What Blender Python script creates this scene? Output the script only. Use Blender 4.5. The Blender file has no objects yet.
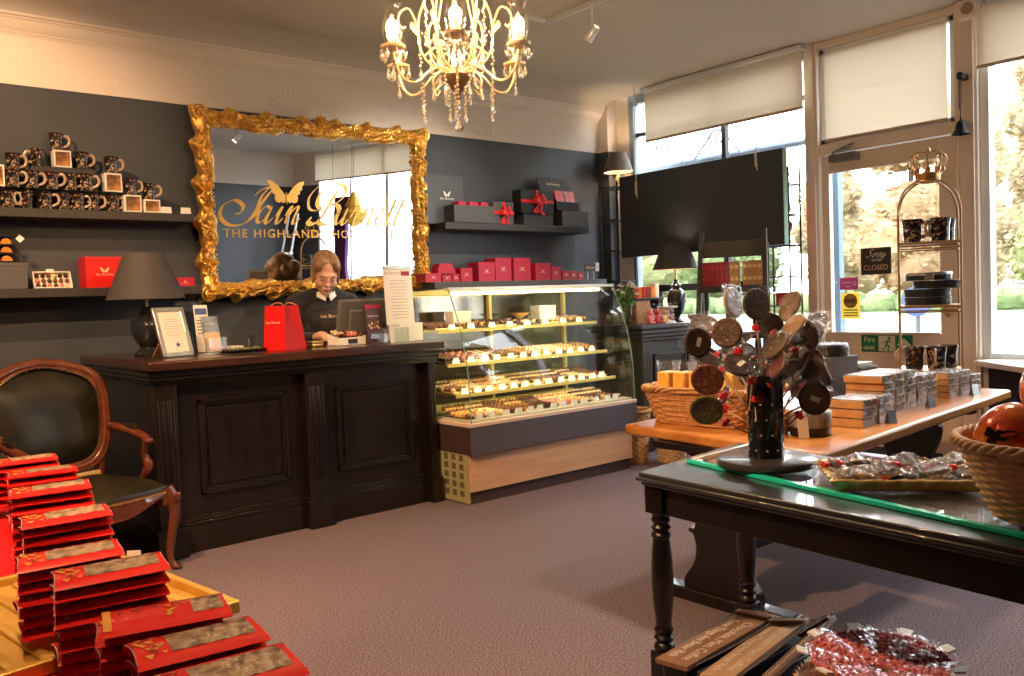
import bpy, math, random
from mathutils import Matrix, Vector, noise
D = bpy.data; SC = bpy.context.scene; COL = SC.collection
PI = math.pi; R = math.radians
rnd = random.Random(7)
# ------------------------------------------------------------------ helpers
def V(*a): return Vector(a)
def RZ(a): return Matrix.Rotation(a, 4, 'Z')
def RX(a): return Matrix.Rotation(a, 4, 'X')
def RY(a): return Matrix.Rotation(a, 4, 'Y')
def TR(x, y, z): return Matrix.Translation((x, y, z))
I4 = Matrix.Identity(4)

class MB:
    """collects shapes into one mesh"""
    def __init__(s): s.v = []; s.f = []; s.m = []
    def add(s, vs, fs, mi=0, M=None):
        o = len(s.v)
        if M is None: s.v += [tuple(p) for p in vs]
        else: s.v += [tuple(M @ Vector(p)) for p in vs]
        s.f += [tuple(i + o for i in f) for f in fs]; s.m += [mi] * len(fs)
        return s
    def box(s, x0, y0, z0, x1, y1, z1, mi=0, M=None):
        vs = [(x0,y0,z0),(x1,y0,z0),(x1,y1,z0),(x0,y1,z0),(x0,y0,z1),(x1,y0,z1),(x1,y1,z1),(x0,y1,z1)]
        return s.add(vs, [(0,3,2,1),(4,5,6,7),(0,1,5,4),(1,2,6,5),(2,3,7,6),(3,0,4,7)], mi, M)
    def cbox(s, c, d, mi=0, M=None):
        return s.box(c[0]-d[0]/2,c[1]-d[1]/2,c[2]-d[2]/2,c[0]+d[0]/2,c[1]+d[1]/2,c[2]+d[2]/2,mi,M)
    def lathe(s, prof, n=24, c=(0,0,0), mi=0, M=None, sx=1, sy=1, cap=True):
        vs = []; fs = []
        for r, z in prof:
            for k in range(n):
                a = 2*PI*k/n; vs.append((c[0]+r*sx*math.cos(a), c[1]+r*sy*math.sin(a), c[2]+z))
        for j in range(len(prof)-1):
            for k in range(n):
                k2 = (k+1) % n
                fs.append((j*n+k, j*n+k2, (j+1)*n+k2, (j+1)*n+k))
        if cap:
            if prof[0][0] > 1e-5: fs.append(tuple(range(n-1,-1,-1)))
            if prof[-1][0] > 1e-5: fs.append(tuple((len(prof)-1)*n+k for k in range(n)))
        return s.add(vs, fs, mi, M)
    def tube(s, pts, r, n=8, closed=False, mi=0, M=None, flat=1.0, cap=True):
        P = [Vector(p) for p in pts]; m = len(P)
        rs = r if isinstance(r, (list, tuple)) else [r]*m
        up = None; vs = []; fs = []
        for i in range(m):
            if closed: t = P[(i+1) % m] - P[i-1]
            else: t = P[min(i+1, m-1)] - P[max(i-1, 0)]
            if t.length < 1e-9: t = Vector((0,0,1))
            t.normalize()
            if up is None:
                a = Vector((0,0,1)) if abs(t.z) < .9 else Vector((1,0,0))
                up = (a - t*a.dot(t)).normalized()
            else:
                up = up - t*up.dot(t)
                if up.length < 1e-6:
                    a = Vector((0,0,1)) if abs(t.z) < .9 else Vector((1,0,0)); up = a - t*a.dot(t)
                up.normalize()
            b = t.cross(up)
            for k in range(n):
                a = 2*PI*k/n
                vs.append(P[i] + (up*math.cos(a)*flat + b*math.sin(a))*rs[i])
        for i in range(m if closed else m-1):
            j = (i+1) % m
            for k in range(n):
                k2 = (k+1) % n; fs.append((i*n+k, i*n+k2, j*n+k2, j*n+k))
        if cap and not closed:
            fs.append(tuple(range(n-1,-1,-1))); fs.append(tuple((m-1)*n+k for k in range(n)))
        return s.add(vs, fs, mi, M)
    def prism(s, poly, z0, z1, mi=0, M=None):
        n = len(poly); vs = [(x,y,z0) for x,y in poly]+[(x,y,z1) for x,y in poly]
        fs = [tuple(range(n-1,-1,-1)), tuple(range(n,2*n))]+[(k,(k+1)%n,n+(k+1)%n,n+k) for k in range(n)]
        return s.add(vs, fs, mi, M)
    def sphere(s, c, r, nu=14, nv=9, mi=0, M=None):
        if not isinstance(r, (tuple, list)): r = (r,r,r)
        vs = [(c[0],c[1],c[2]-r[2])]; fs = []
        for j in range(1, nv):
            a = -PI/2+PI*j/nv
            for k in range(nu):
                b = 2*PI*k/nu
                vs.append((c[0]+r[0]*math.cos(a)*math.cos(b), c[1]+r[1]*math.cos(a)*math.sin(b), c[2]+r[2]*math.sin(a)))
        vs.append((c[0],c[1],c[2]+r[2])); t = len(vs)-1
        for k in range(nu):
            k2 = (k+1) % nu
            fs.append((0, 1+k2, 1+k)); fs.append((t, 1+(nv-2)*nu+k, 1+(nv-2)*nu+k2))
            for j in range(nv-2): fs.append((1+j*nu+k, 1+j*nu+k2, 1+(j+1)*nu+k2, 1+(j+1)*nu+k))
        return s.add(vs, fs, mi, M)
    def grid(s, fn, nu, nv, mi=0, M=None, cu=False, cv=False):
        """fn(i,j)->point for i in range(nu), j in range(nv)"""
        vs = [fn(i, j) for i in range(nu) for j in range(nv)]; fs = []
        for i in range(nu if cu else nu-1):
            for j in range(nv if cv else nv-1):
                i2 = (i+1) % nu; j2 = (j+1) % nv
                fs.append((i*nv+j, i2*nv+j, i2*nv+j2, i*nv+j2))
        return s.add(vs, fs, mi, M)
    def text(s, txt, size, M, mi=0, depth=.0006, align='CENTER', sx=1.0, space=1.0):
        cu = D.curves.new('t', 'FONT'); cu.body = txt; cu.size = size; cu.align_x = align; cu.align_y = 'CENTER'
        cu.extrude = depth; cu.resolution_u = 3; cu.space_character = space
        ob = D.objects.new('t', cu); me = ob.to_mesh()
        vs = [(v.co.x*sx, v.co.y, v.co.z) for v in me.vertices]; fs = [tuple(p.vertices) for p in me.polygons]
        ob.to_mesh_clear(); D.objects.remove(ob); D.curves.remove(cu)
        return s.add(vs, fs, mi, M)
    def mesh(s, name, mats, sharp=38):
        me = D.meshes.new(name); me.from_pydata(s.v, [], s.f); me.update()
        for m in (mats if isinstance(mats, (list, tuple)) else [mats]): me.materials.append(m)
        if any(s.m): me.polygons.foreach_set('material_index', s.m)
        if sharp:
            me.polygons.foreach_set('use_smooth', [True]*len(me.polygons)); me.set_sharp_from_angle(angle=R(sharp))
        return me
    def build(s, name, mats, parent=None, loc=None, rz=0, bevel=0, seg=2, sharp=38, sub=0):
        o = D.objects.new(name, s.mesh(name, mats, sharp)); COL.objects.link(o)
        if parent: o.parent = parent
        if loc is not None: o.location = loc
        if rz: o.rotation_euler = (0,0,rz)
        if bevel:
            b = o.modifiers.new('b', 'BEVEL'); b.width = bevel; b.segments = seg; b.limit_method = 'ANGLE'; b.angle_limit = R(40)
            b.harden_normals = False
        if sub:
            b = o.modifiers.new('s', 'SUBSURF'); b.levels = sub; b.render_levels = sub
        return o

def tag(o, label, cat, group=None, kind=None):
    o['label'] = label; o['category'] = cat
    if group: o['group'] = group
    if kind: o['kind'] = kind
    return o
def thing(name, label, cat, loc=(0,0,0), rz=0, group=None):
    o = D.objects.new(name, None); COL.objects.link(o); o.location = loc; o.rotation_euler = (0,0,rz)
    o.empty_display_size = .05
    return tag(o, label, cat, group)
def struct(o): o['kind'] = 'structure'; return o
def copy_tree(o, parent=None):
    c = o.copy(); COL.objects.link(c)
    if parent: c.parent = parent
    for ch in list(o.children): copy_tree(ch, c)
    return c
def dup(o, loc, rz, label, group=None):
    c = copy_tree(o); c.location = loc; c.rotation_euler = (0,0,rz); c['label'] = label
    if group: c['group'] = group
    return c
def smooth_path(pts, k=6, closed=False):
    P = [Vector(p) for p in pts]; n = len(P); out = []
    for i in range(n if closed else n-1):
        g = (lambda j: P[j % n]) if closed else (lambda j: P[max(0, min(n-1, j))])
        a, b, c, d = g(i-1), g(i), g(i+1), g(i+2)
        for q in range(k):
            t = q/k
            out.append(.5*((2*b)+(c-a)*t+(2*a-5*b+4*c-d)*t*t+(3*b-a-3*c+d)*t**3))
    if not closed: out.append(P[-1])
    return out
ORD = ['first','second','third','fourth','fifth','sixth','seventh','eighth','ninth','tenth','eleventh','twelfth','thirteenth','fourteenth','fifteenth']

# ------------------------------------------------------------------ materials
def nt(m):
    return m.node_tree.nodes, m.node_tree.links
def mat(name, col, rough=.5, metal=0, spec=.5, col2=None, scale=20, stretch=(1,1,1), bump=0, bscale=None, coat=0, detail=4, lo=.35, hi=.65, trans=0, ior=1.45, emit=None, es=0, sheen=0, tex='noise', alpha=1):
    m = D.materials.new(name); m.use_nodes = True; N, L = nt(m); b = N['Principled BSDF']
    b.inputs['Base Color'].default_value = (*col, 1); b.inputs['Roughness'].default_value = rough
    b.inputs['Metallic'].default_value = metal; b.inputs['Specular IOR Level'].default_value = spec
    b.inputs['Coat Weight'].default_value = coat; b.inputs['Transmission Weight'].default_value = trans
    b.inputs['IOR'].default_value = ior; b.inputs['Sheen Weight'].default_value = sheen; b.inputs['Alpha'].default_value = alpha
    if emit: b.inputs['Emission Color'].default_value = (*emit, 1); b.inputs['Emission Strength'].default_value = es
    if col2 or bump:
        tc = N.new('ShaderNodeTexCoord'); mp = N.new('ShaderNodeMapping'); mp.inputs['Scale'].default_value = stretch
        L.new(tc.outputs['Object'], mp.inputs['Vector'])
        def T(sc):
            if tex == 'voronoi':
                t = N.new('ShaderNodeTexVoronoi'); t.inputs['Scale'].default_value = sc; o = t.outputs['Distance']
            elif tex == 'wave':
                t = N.new('ShaderNodeTexWave'); t.inputs['Scale'].default_value = sc; t.inputs['Distortion'].default_value = 4; t.inputs['Detail'].default_value = 3; o = t.outputs['Fac']
            else:
                t = N.new('ShaderNodeTexNoise'); t.inputs['Scale'].default_value = sc; t.inputs['Detail'].default_value = detail; o = t.outputs['Fac']
            L.new(mp.outputs['Vector'], t.inputs['Vector']); return o
        if col2:
            o = T(scale); rp = N.new('ShaderNodeValToRGB')
            rp.color_ramp.elements[0].position = lo; rp.color_ramp.elements[1].position = hi
            rp.color_ramp.elements[0].color = (*col, 1); rp.color_ramp.elements[1].color = (*col2, 1)
            L.new(o, rp.inputs['Fac']); L.new(rp.outputs['Color'], b.inputs['Base Color'])
        if bump:
            o = T(bscale or scale); bp = N.new('ShaderNodeBump'); bp.inputs['Strength'].default_value = bump; bp.inputs['Distance'].default_value = .01
            L.new(o, bp.inputs['Height']); L.new(bp.outputs['Normal'], b.inputs['Normal'])
    return m
def pane_mat(name, tint=(1,1,1), rough=0, refl=1.0, base=.0):
    """thin sheet of glass: lets light straight through, mirrors by fresnel"""
    m = D.materials.new(name); m.use_nodes = True; N, L = nt(m); N.clear()
    out = N.new('ShaderNodeOutputMaterial'); t = N.new('ShaderNodeBsdfTransparent'); t.inputs[0].default_value = (*tint, 1)
    g = N.new('ShaderNodeBsdfGlossy'); g.inputs['Roughness'].default_value = rough; g.inputs['Color'].default_value = (1,1,1,1)
    fr = N.new('ShaderNodeFresnel'); ge = N.new('ShaderNodeNewGeometry'); io = N.new('ShaderNodeMath'); io.operation = 'MULTIPLY_ADD'; io.inputs[1].default_value = 1/1.45-1.45; io.inputs[2].default_value = 1.45
    L.new(ge.outputs['Backfacing'], io.inputs[0]); L.new(io.outputs[0], fr.inputs['IOR'])
    mu = N.new('ShaderNodeMath'); mu.operation = 'MULTIPLY_ADD'; mu.inputs[1].default_value = refl; mu.inputs[2].default_value = base
    mx = N.new('ShaderNodeMixShader')
    L.new(fr.outputs[0], mu.inputs[0]); L.new(mu.outputs[0], mx.inputs[0]); L.new(t.outputs[0], mx.inputs[1]); L.new(g.outputs[0], mx.inputs[2])
    L.new(mx.outputs[0], out.inputs[0]); return m
def film_mat(name, col=(.9,.9,.92), op=.12, rough=.12):
    """crinkled cellophane: mostly clear, glossy folds"""
    m = D.materials.new(name); m.use_nodes = True; N, L = nt(m); N.clear()
    out = N.new('ShaderNodeOutputMaterial'); t = N.new('ShaderNodeBsdfTransparent')
    g = N.new('ShaderNodeBsdfGlossy'); g.inputs['Roughness'].default_value = rough; g.inputs['Color'].default_value = (*col, 1)
    tc = N.new('ShaderNodeTexCoord'); nz = N.new('ShaderNodeTexNoise'); nz.inputs['Scale'].default_value = 45; nz.inputs['Detail'].default_value = 2
    bp = N.new('ShaderNodeBump'); bp.inputs['Strength'].default_value = .9; bp.inputs['Distance'].default_value = .02
    L.new(tc.outputs['Object'], nz.inputs['Vector']); L.new(nz.outputs['Fac'], bp.inputs['Height']); L.new(bp.outputs['Normal'], g.inputs['Normal'])
    mx = N.new('ShaderNodeMixShader'); lw = N.new('ShaderNodeLayerWeight'); lw.inputs['Blend'].default_value = .5; pw = N.new('ShaderNodeMath'); pw.operation = 'POWER'; pw.inputs[1].default_value = 3
    ma = N.new('ShaderNodeMath'); ma.operation = 'MULTIPLY_ADD'; ma.inputs[1].default_value = op*5.5; ma.inputs[2].default_value = op*.32
    L.new(lw.outputs['Facing'], pw.inputs[0]); L.new(pw.outputs[0], ma.inputs[0]); L.new(ma.outputs[0], mx.inputs[0])
    L.new(t.outputs[0], mx.inputs[1]); L.new(g.outputs[0], mx.inputs[2]); L.new(mx.outputs[0], out.inputs[0]); return m
def leaf_mat(name, c1, c2, scale):
    m = D.materials.new(name); m.use_nodes = True; N, L = nt(m); N.clear()
    out = N.new('ShaderNodeOutputMaterial'); d = N.new('ShaderNodeBsdfDiffuse'); t = N.new('ShaderNodeBsdfTranslucent'); mx = N.new('ShaderNodeMixShader'); mx.inputs[0].default_value = .5
    tc = N.new('ShaderNodeTexCoord'); n = N.new('ShaderNodeTexNoise'); n.inputs['Scale'].default_value = scale; rp = N.new('ShaderNodeValToRGB'); rp.color_ramp.elements[0].position = .35; rp.color_ramp.elements[1].position = .65
    rp.color_ramp.elements[0].color = (*c1,1); rp.color_ramp.elements[1].color = (*c2,1); L.new(tc.outputs['Object'], n.inputs['Vector']); L.new(n.outputs['Fac'], rp.inputs[0])
    for q in (d, t): L.new(rp.outputs[0], q.inputs[0])
    L.new(d.outputs[0], mx.inputs[1]); L.new(t.outputs[0], mx.inputs[2]); L.new(mx.outputs[0], out.inputs[0]); return m
def cloth_mat(name, col, tr=.5, emis=0):
    m = D.materials.new(name); m.use_nodes = True; N, L = nt(m); N.clear()
    out = N.new('ShaderNodeOutputMaterial'); d = N.new('ShaderNodeBsdfDiffuse'); d.inputs[0].default_value = (*col, 1)
    t = N.new('ShaderNodeBsdfTranslucent'); t.inputs[0].default_value = (*col, 1); mx = N.new('ShaderNodeMixShader'); mx.inputs[0].default_value = tr
    L.new(d.outputs[0], mx.inputs[1]); L.new(t.outputs[0], mx.inputs[2]); L.new(mx.outputs[0], out.inputs[0]); return m

M = {}
M['carpet'] = mat('carpet', (.075,.058,.067), .95, spec=.1, col2=(.29,.225,.25), scale=130, detail=2, bump=.6, bscale=150, lo=.3, hi=.7)
M['slate'] = mat('slate_paint', (.060,.068,.083), .42, spec=.45, col2=(.069,.077,.093), scale=3)
M['cream'] = mat('cream_paint', (.76,.69,.62), .6, col2=(.79,.72,.65), scale=4)
M['ceil'] = mat('ceiling_paint', (.56,.52,.475), .8)
M['frame'] = mat('window_paint', (.80,.70,.58), .42, col2=(.83,.73,.61), scale=5)
M['blind'] = cloth_mat('blind_cloth', (.74,.62,.45), .22)
M['alu'] = mat('white_alu', (.75,.78,.82), .3, .3)
M['darkwood'] = mat('ebony_wood', (.006,.0035,.003), .30, col2=(.013,.0075,.006), scale=14, stretch=(1,1,.12), bump=.05, coat=.25)
M['topwood'] = mat('mahogany_top', (.022,.008,.005), .28, col2=(.055,.019,.010), scale=16, stretch=(.12,1,1), coat=.4)
M['redwood'] = mat('carved_walnut', (.085,.020,.009), .28, col2=(.145,.038,.015), scale=22, coat=.5)
M['leather'] = mat('olive_leather', (.009,.008,.005), .34, col2=(.021,.017,.008), scale=9, bump=.12, bscale=120)
M['brass'] = mat('brass', (.75,.50,.20), .3, 1)
M['gold'] = mat('gilt', (.80,.43,.075), .30, .88, col2=(1,.66,.19), scale=45, bump=.32, bscale=110)
M['goldtext'] = mat('gold_letter', (.80,.47,.10), .35, .35, spec=.6)
M['black'] = mat('black_satin', (.012,.012,.013), .4)
M['blackgloss'] = mat('black_gloss', (.008,.008,.010), .09, coat=.5)
M['iron'] = mat('black_iron', (.02,.02,.022), .5, .6)
M['charcoal'] = mat('charcoal_card', (.035,.036,.040), .55)
M['grey'] = mat('grey_card', (.09,.09,.095), .6)
M['greywood'] = mat('dark_grey_paint', (.040,.037,.037), .42)
M['red'] = mat('red_card', (.62,.012,.012), .38)
M['redgloss'] = mat('red_gloss', (.58,.008,.010), .5, spec=.3)
M['maroon'] = mat('maroon_card', (.33,.012,.035), .4)
M['crimson'] = mat('crimson_card', (.50,.014,.05), .42)
M['ribbon'] = mat('red_ribbon', (.75,.010,.015), .3, sheen=.3)
M['white'] = mat('white_card', (.82,.80,.76), .55)
M['paper'] = mat('paper', (.78,.72,.64), .7)
M['pink'] = mat('pink_card', (.70,.05,.22), .5)
M['yellow'] = mat('yellow_paint', (.78,.66,.20), .4)
M['shade'] = mat('lamp_shade_cloth', (.055,.050,.050), .7)
M['shadein'] = cloth_mat('shade_lining', (.85,.75,.6), .3)
M['ceramic'] = mat('dark_glaze', (.020,.022,.026), .12, coat=.6)
M['oak'] = mat('orange_wood', (.40,.135,.022), .34, col2=(.58,.25,.060), scale=9, stretch=(.10,1,1), coat=.3)
M['beech'] = mat('beech_laminate', (.53,.30,.17), .4, col2=(.60,.36,.21), scale=25, stretch=(.08,1,1))
M['brown'] = mat('brown_laminate', (.055,.030,.027), .45)
M['mauve'] = mat('mauve_laminate', (.075,.066,.080), .42, col2=(.095,.083,.098), scale=150)
M['wicker'] = mat('wicker', (.42,.20,.07), .55, col2=(.62,.34,.14), scale=60)
M['wickerpale'] = mat('wicker_pale', (.56,.34,.165), .55, col2=(.70,.47,.26), scale=60)
M['glass'] = pane_mat('pane_glass')
M['caseglass'] = pane_mat('case_glass', (.97,.99,.97), 0, 1.1, .01)
M['acrylic'] = pane_mat('acrylic', (.93,.95,.95), .02, 1.2, .03)
M['tumbler'] = mat('tumbler_glass', (1,1,1), .03, trans=1, ior=1.3)
M['crystal'] = mat('crystal', (.95,.88,.75), .08, .0, spec=.9, trans=.75, ior=1.5)
M['film'] = film_mat('cellophane', op=.12)
M['filmthick'] = film_mat('cellophane_folds', op=.20)
M['steel'] = mat('steel', (.55,.55,.55), .3, 1)
M['silver'] = mat('silver_frame', (.72,.68,.60), .28, .9)
M['wood'] = mat('stick_wood', (.66,.45,.26), .6)
# ------------------------------------------------------------------ camera
cam_d = D.cameras.new('camera'); cam = D.objects.new('camera', cam_d); COL.objects.link(cam)
cam_d.sensor_width = 36; cam_d.lens = 852.04/1024*36; cam_d.clip_start = .05; cam_d.clip_end = 400
CAMROT = [[0.7637229, 0.0571623, -0.6430084], [-0.6444477, 0.0094814, -0.7645896], [-0.0376091, 0.9983199, 0.0440793]]
mw = Matrix([list(r)+[0] for r in CAMROT]+[[0,0,0,1]]); mw.translation = (0,0,1.35); cam.matrix_world = mw
SC.camera = cam
vs = SC.view_settings; SC.display_settings.display_device = 'sRGB'; vs.view_transform = 'Standard'; vs.look = 'None'; vs.gamma = 1; vs.use_curve_mapping = False; vs.exposure = 1.3
SC.cycles.use_denoising = True; SC.cycles.max_bounces = 10; SC.cycles.transparent_max_bounces = 24; SC.cycles.caustics_reflective = False; SC.cycles.caustics_refractive = False; SC.cycles.sample_clamp_indirect = 6
# ------------------------------------------------------------------ the world
w = D.worlds.new('sky'); SC.world = w; w.use_nodes = True; N, L = w.node_tree.nodes, w.node_tree.links
bg = N['Background']; tc = N.new('ShaderNodeTexCoord'); sp = N.new('ShaderNodeSeparateXYZ'); rp = N.new('ShaderNodeValToRGB')
L.new(tc.outputs['Generated'], sp.inputs[0]); L.new(sp.outputs['Z'], rp.inputs[0]); L.new(rp.outputs[0], bg.inputs[0])
rp.color_ramp.elements[0].color = (1,1,1,1); rp.color_ramp.elements[0].position = .1
rp.color_ramp.elements[1].color = (.80,.90,1,1); rp.color_ramp.elements[1].position = .8
bg.inputs['Strength'].default_value = 5.6
# ================================================================== THE ROOM
XW, YB, XL, YF, HC = 6.5, 6.1, -2.4, -1.3, 3.34
struct(MB().box(XL-.1, YF-.1, -.1, XW+.1, YB+.1, 0).build('floor', M['carpet']))
struct(MB().box(XL-.1, YF-.1, HC, XW+.25, YB+.1, HC+.12).build('ceiling', M['ceil']))
struct(MB().box(XL, YB, 0, XW, YB+.12, 2.813).build('wall_back', M['slate']))
struct(MB().box(XL-.12, YF, 0, XL, YB, 2.813).build('wall_left', M['slate']))
struct(MB().box(XL, YF-.12, 0, XW, YF, 2.813).build('wall_front', M['slate']))
struct(MB().box(XL-.12, YF, 2.813, XL, YB, HC).box(XL, YF-.12, 2.813, XW, YF, HC).build('wall_left_upper', M['cream']))
# embossed frieze: repeating palmettes and scrolls in low relief
def relief(u, v):
    p = .46; a = ((u/p) % 1)-.5; q = int(math.floor(u/p)) % 2
    x = a*p; y = v-.125
    h = 0
    r = math.hypot(x, y+.06); th = math.atan2(y+.06, x)
    if q == 0:
        if .02 < r < .15 and 0 < th < PI: h = .5+.5*math.cos(th*16); h *= min(1, (r-.02)/.03)*min(1, (.15-r)/.03)
        if r < .03: h = max(h, .8)
    r2 = math.hypot(abs(x)-.10, y); t2 = math.atan2(y, abs(x)-.10)
    if r2 < .085: h = max(h, .8*max(0, math.sin(r2*150+t2))*min(1, (.085-r2)/.02))
    h = max(h, .9*max(0, 1-abs(y-.045*math.sin(u*2*PI/p*1.0+1))/.010)) if q else h
    return h*.9
nu = 900; x0, x1 = -1.2, 6.37
fr = MB(); fr.grid(lambda i, j: (x0+(x1-x0)*i/(nu-1), YB-.012-.007*relief(x0+(x1-x0)*i/(nu-1), .31*j/27) if 0 < j < 27 else YB-.012, 2.813+.31*j/27), nu, 28)
fr.box(XL, YB-.010, 2.813, x1, YB+.12, 3.123)
struct(fr.build('trim_1', M['cream'], sharp=60))
prof = [(0,3.118),(.018,3.118),(.022,3.128),(.032,3.135),(.032,3.142),(.045,3.150),(.062,3.166),(.074,3.186),(.080,3.205),(.092,3.208),(.095,3.216),(.112,3.222),(.112,3.240),(0,3.240)]
cn = MB(); n = len(prof)
cn.add([(x, YB-d, z) for x in (XL, 6.37) for d, z in prof], [(k, (k+1) % n, n+(k+1) % n, n+k) for k in range(n)]+[tuple(range(n)), tuple(range(2*n-1, n-1, -1))])
struct(cn.build('trim_2', M['cream'], sharp=30))
cv = [(YB-.112+0-.36*(1-math.cos(t*PI/2/8)), 3.236+.110*math.sin(t*PI/2/8)) for t in range(9)]
cc = MB(); cc.add([(x, y, z) for x in (XL, 6.37) for y, z in cv], [(k, k+1, 10+k-1+1-1+0, 9+k) for k in range(0)]+[(k, 9+k, 9+k+1, k+1) for k in range(8)])
struct(cc.build('trim_3', M['ceil']))
# pier in the back corner beside the window
struct(MB().box(6.37, YB-.14, 0, XW+.1, YB+.1, 2.813, 0).box(6.37, YB-.14, 2.813, XW+.1, YB+.1, HC, 1).build('wall_pier', [M['slate'], M['cream']]))
struct(MB().box(XW, 5.79, 0, XW+.1, YB, HC, 0).build('wall_right', M['cream']))
# skirting on the back wall
struct(MB().box(XL, YB-.02, 0, 6.37, YB, .14).build('baseboard_back', M['greywood'], bevel=.004))
# --- window front, X = 6.5
def frame_bars(name, bars, m, parent=None, bevel=.004):
    b = MB()
    for q in bars: b.box(*q)
    return b.build(name, m, parent, bevel=bevel)
def window(name, y0, y1, z0, z1, fr_mats, bars, mull=()):
    w = thing(name, 'x', 'window'); del w['label']; del w['category']; w['kind'] = 'structure'
    frame_bars('window_frame', bars, fr_mats, w)
    MB().box(XW+.045, y0, z0, XW+.051, y1, z1).build('pane', M['glass'], w)
    for q in mull: MB().box(*q).build('mullion', M['darkframe'], w, bevel=.003)
    return w
M['darkframe'] = mat('dark_mullion', (.05,.055,.06), .4)
M['bluegrey'] = mat('blue_grey_alu', (.30,.38,.46), .35, .4)
struct(MB().box(XW, 3.83, 0, XW+.1, 5.79, .72).build('wall_right_lower', M['cream']))
struct(MB().box(XW, YF, .80, XW+.1, -.45, 2.813).build('wall_right_dark', M['slate']))
struct(MB().box(XW, YF, 2.813, XW+.1, -.45, HC).build('wall_right_top', M['cream']))
struct(MB().box(XW, YF, 0, XW+.1, 2.49, .80).build('wall_right_under_sill', M['cream']))
window('window_1', 3.83, 5.79, .72, 3.27, M['bluegrey'], [(XW+.01,5.74,.72,XW+.09,5.79,3.27),(XW+.01,3.83,.72,XW+.09,3.865,3.27),(XW+.01,3.83,.72,XW+.09,5.79,.77),(XW+.01,3.83,3.25,XW+.09,5.79,HC)],
       [(XW+.02,4.66,.77,XW+.08,4.705,3.25),(XW+.02,3.865,2.93,XW+.08,5.74,2.965)])
window('window_2', -.40, 2.46, .80, 3.27, M['alu'], [(XW-.01,2.43,.80,XW+.09,2.49,HC),(XW+.01,-.40,.80,XW+.09,2.49,.845),(XW+.01,-.40,3.25,XW+.09,2.49,HC),(XW-.03,1.62,.80,XW+.08,1.70,3.25),(XW+.01,-.45,.80,XW+.09,-.40,HC),(XW+.01,.55,.80,XW+.08,.60,3.25)])
# posts, transom and head of the doorway
struct(frame_bars('trim_4', [(XW-.05,3.715,0,XW+.1,3.83,HC),(XW-.05,2.49,0,XW+.1,2.645,HC),(XW-.04,2.645,2.435,XW+.1,3.715,2.515),(XW-.03,2.645,3.285,XW+.1,3.715,HC),
     (XW-.065,3.735,0,XW-.05,3.75,HC),(XW-.065,2.51,0,XW-.05,2.52,HC),(XW-.065,2.615,0,XW-.05,2.625,2.5)], M['frame']))
fl = thing('window_3', 'x', 'window'); del fl['label']; del fl['category']; fl['kind'] = 'structure'
frame_bars('window_frame', [(XW,3.665,2.515,XW+.06,3.715,3.285),(XW,2.645,2.515,XW+.06,2.695,3.285),(XW,2.645,2.515,XW+.06,3.715,2.56),(XW,2.645,3.24,XW+.06,3.715,3.285)], M['alu'], fl)
MB().box(XW+.03, 2.69, 2.55, XW+.036, 3.67, 3.25).build('pane', M['glass'], fl)
dr = thing('door_1', 'x', 'door'); del dr['label']; del dr['category']; dr['kind'] = 'structure'
lf = MB()
lf.box(XW-.02,3.64,.03,XW+.035,3.705,2.425).box(XW-.02,2.655,.03,XW+.035,2.775,2.425).box(XW-.02,2.775,2.29,XW+.035,3.64,2.425)
lf.box(XW-.02,2.775,.09,XW+.035,3.64,.985)
lf.box(XW-.032,2.775,2.275,XW-.02,3.64,2.30).box(XW-.032,2.775,.975,XW-.02,3.64,.995)
lf.box(XW-.028,2.90,.20,XW-.02,3.52,.22).box(XW-.028,2.90,.86,XW-.02,3.52,.88).box(XW-.028,2.90,.20,XW-.02,2.92,.88).box(XW-.028,3.50,.20,XW-.02,3.52,.88)
lf.build('door_leaf', M['frame'], dr, bevel=.004)
MB().box(XW-.018,2.66,.03,XW+.03,3.70,.09).build('kick_strip', M['darkframe'], dr)
MB().box(XW,2.77,.98,XW+.006,3.645,2.295).build('pane', M['glass'], dr)
dh = MB(); dh.tube(smooth_path([(XW-.02,2.715,1.12),(XW-.075,2.715,1.13),(XW-.085,2.715,1.2),(XW-.075,2.715,1.27),(XW-.02,2.715,1.28)]), .010, 8)
dh.build('door_handle', M['brass'], dr)
# sloping window board and a near-black block painted for the shaded space under it
struct(MB().prism([(6.52,2.46),(6.36,2.50),(5.95,2.05),(5.70,1.2),(5.6,-1.2),(6.52,-1.2)], .765, .805).build('window_sill', M['frame'], bevel=.006))
struct(MB().prism([(6.5,2.40),(6.40,2.42),(6.08,2.02),(5.84,1.2),(5.74,-1.2),(6.5,-1.2)], 0, .765).build('wall_right_shade', mat('painted_dark_space', (.012,.013,.02), .6)))
# door closer
t = thing('door_closer', 'grey metal door closer arm at the top of the glazed door', 'door closer', (XW-.05,3.50,2.385))
M['closer'] = mat('closer_grey', (.16,.16,.17), .4, .3)
MB().box(-.05,-.13,-.03,.03,.10,.03).build('body', M['closer'], t, bevel=.006)
MB().tube([(-.055,.06,.03),(-.12,-.02,.05),(-.02,-.10,.10)], .008, 8).tube([(-.02,-.10,.10),(-.10,-.12,.06),(-.055,.06,.045)], .007, 8).build('arm', M['closer'], t)
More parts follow.
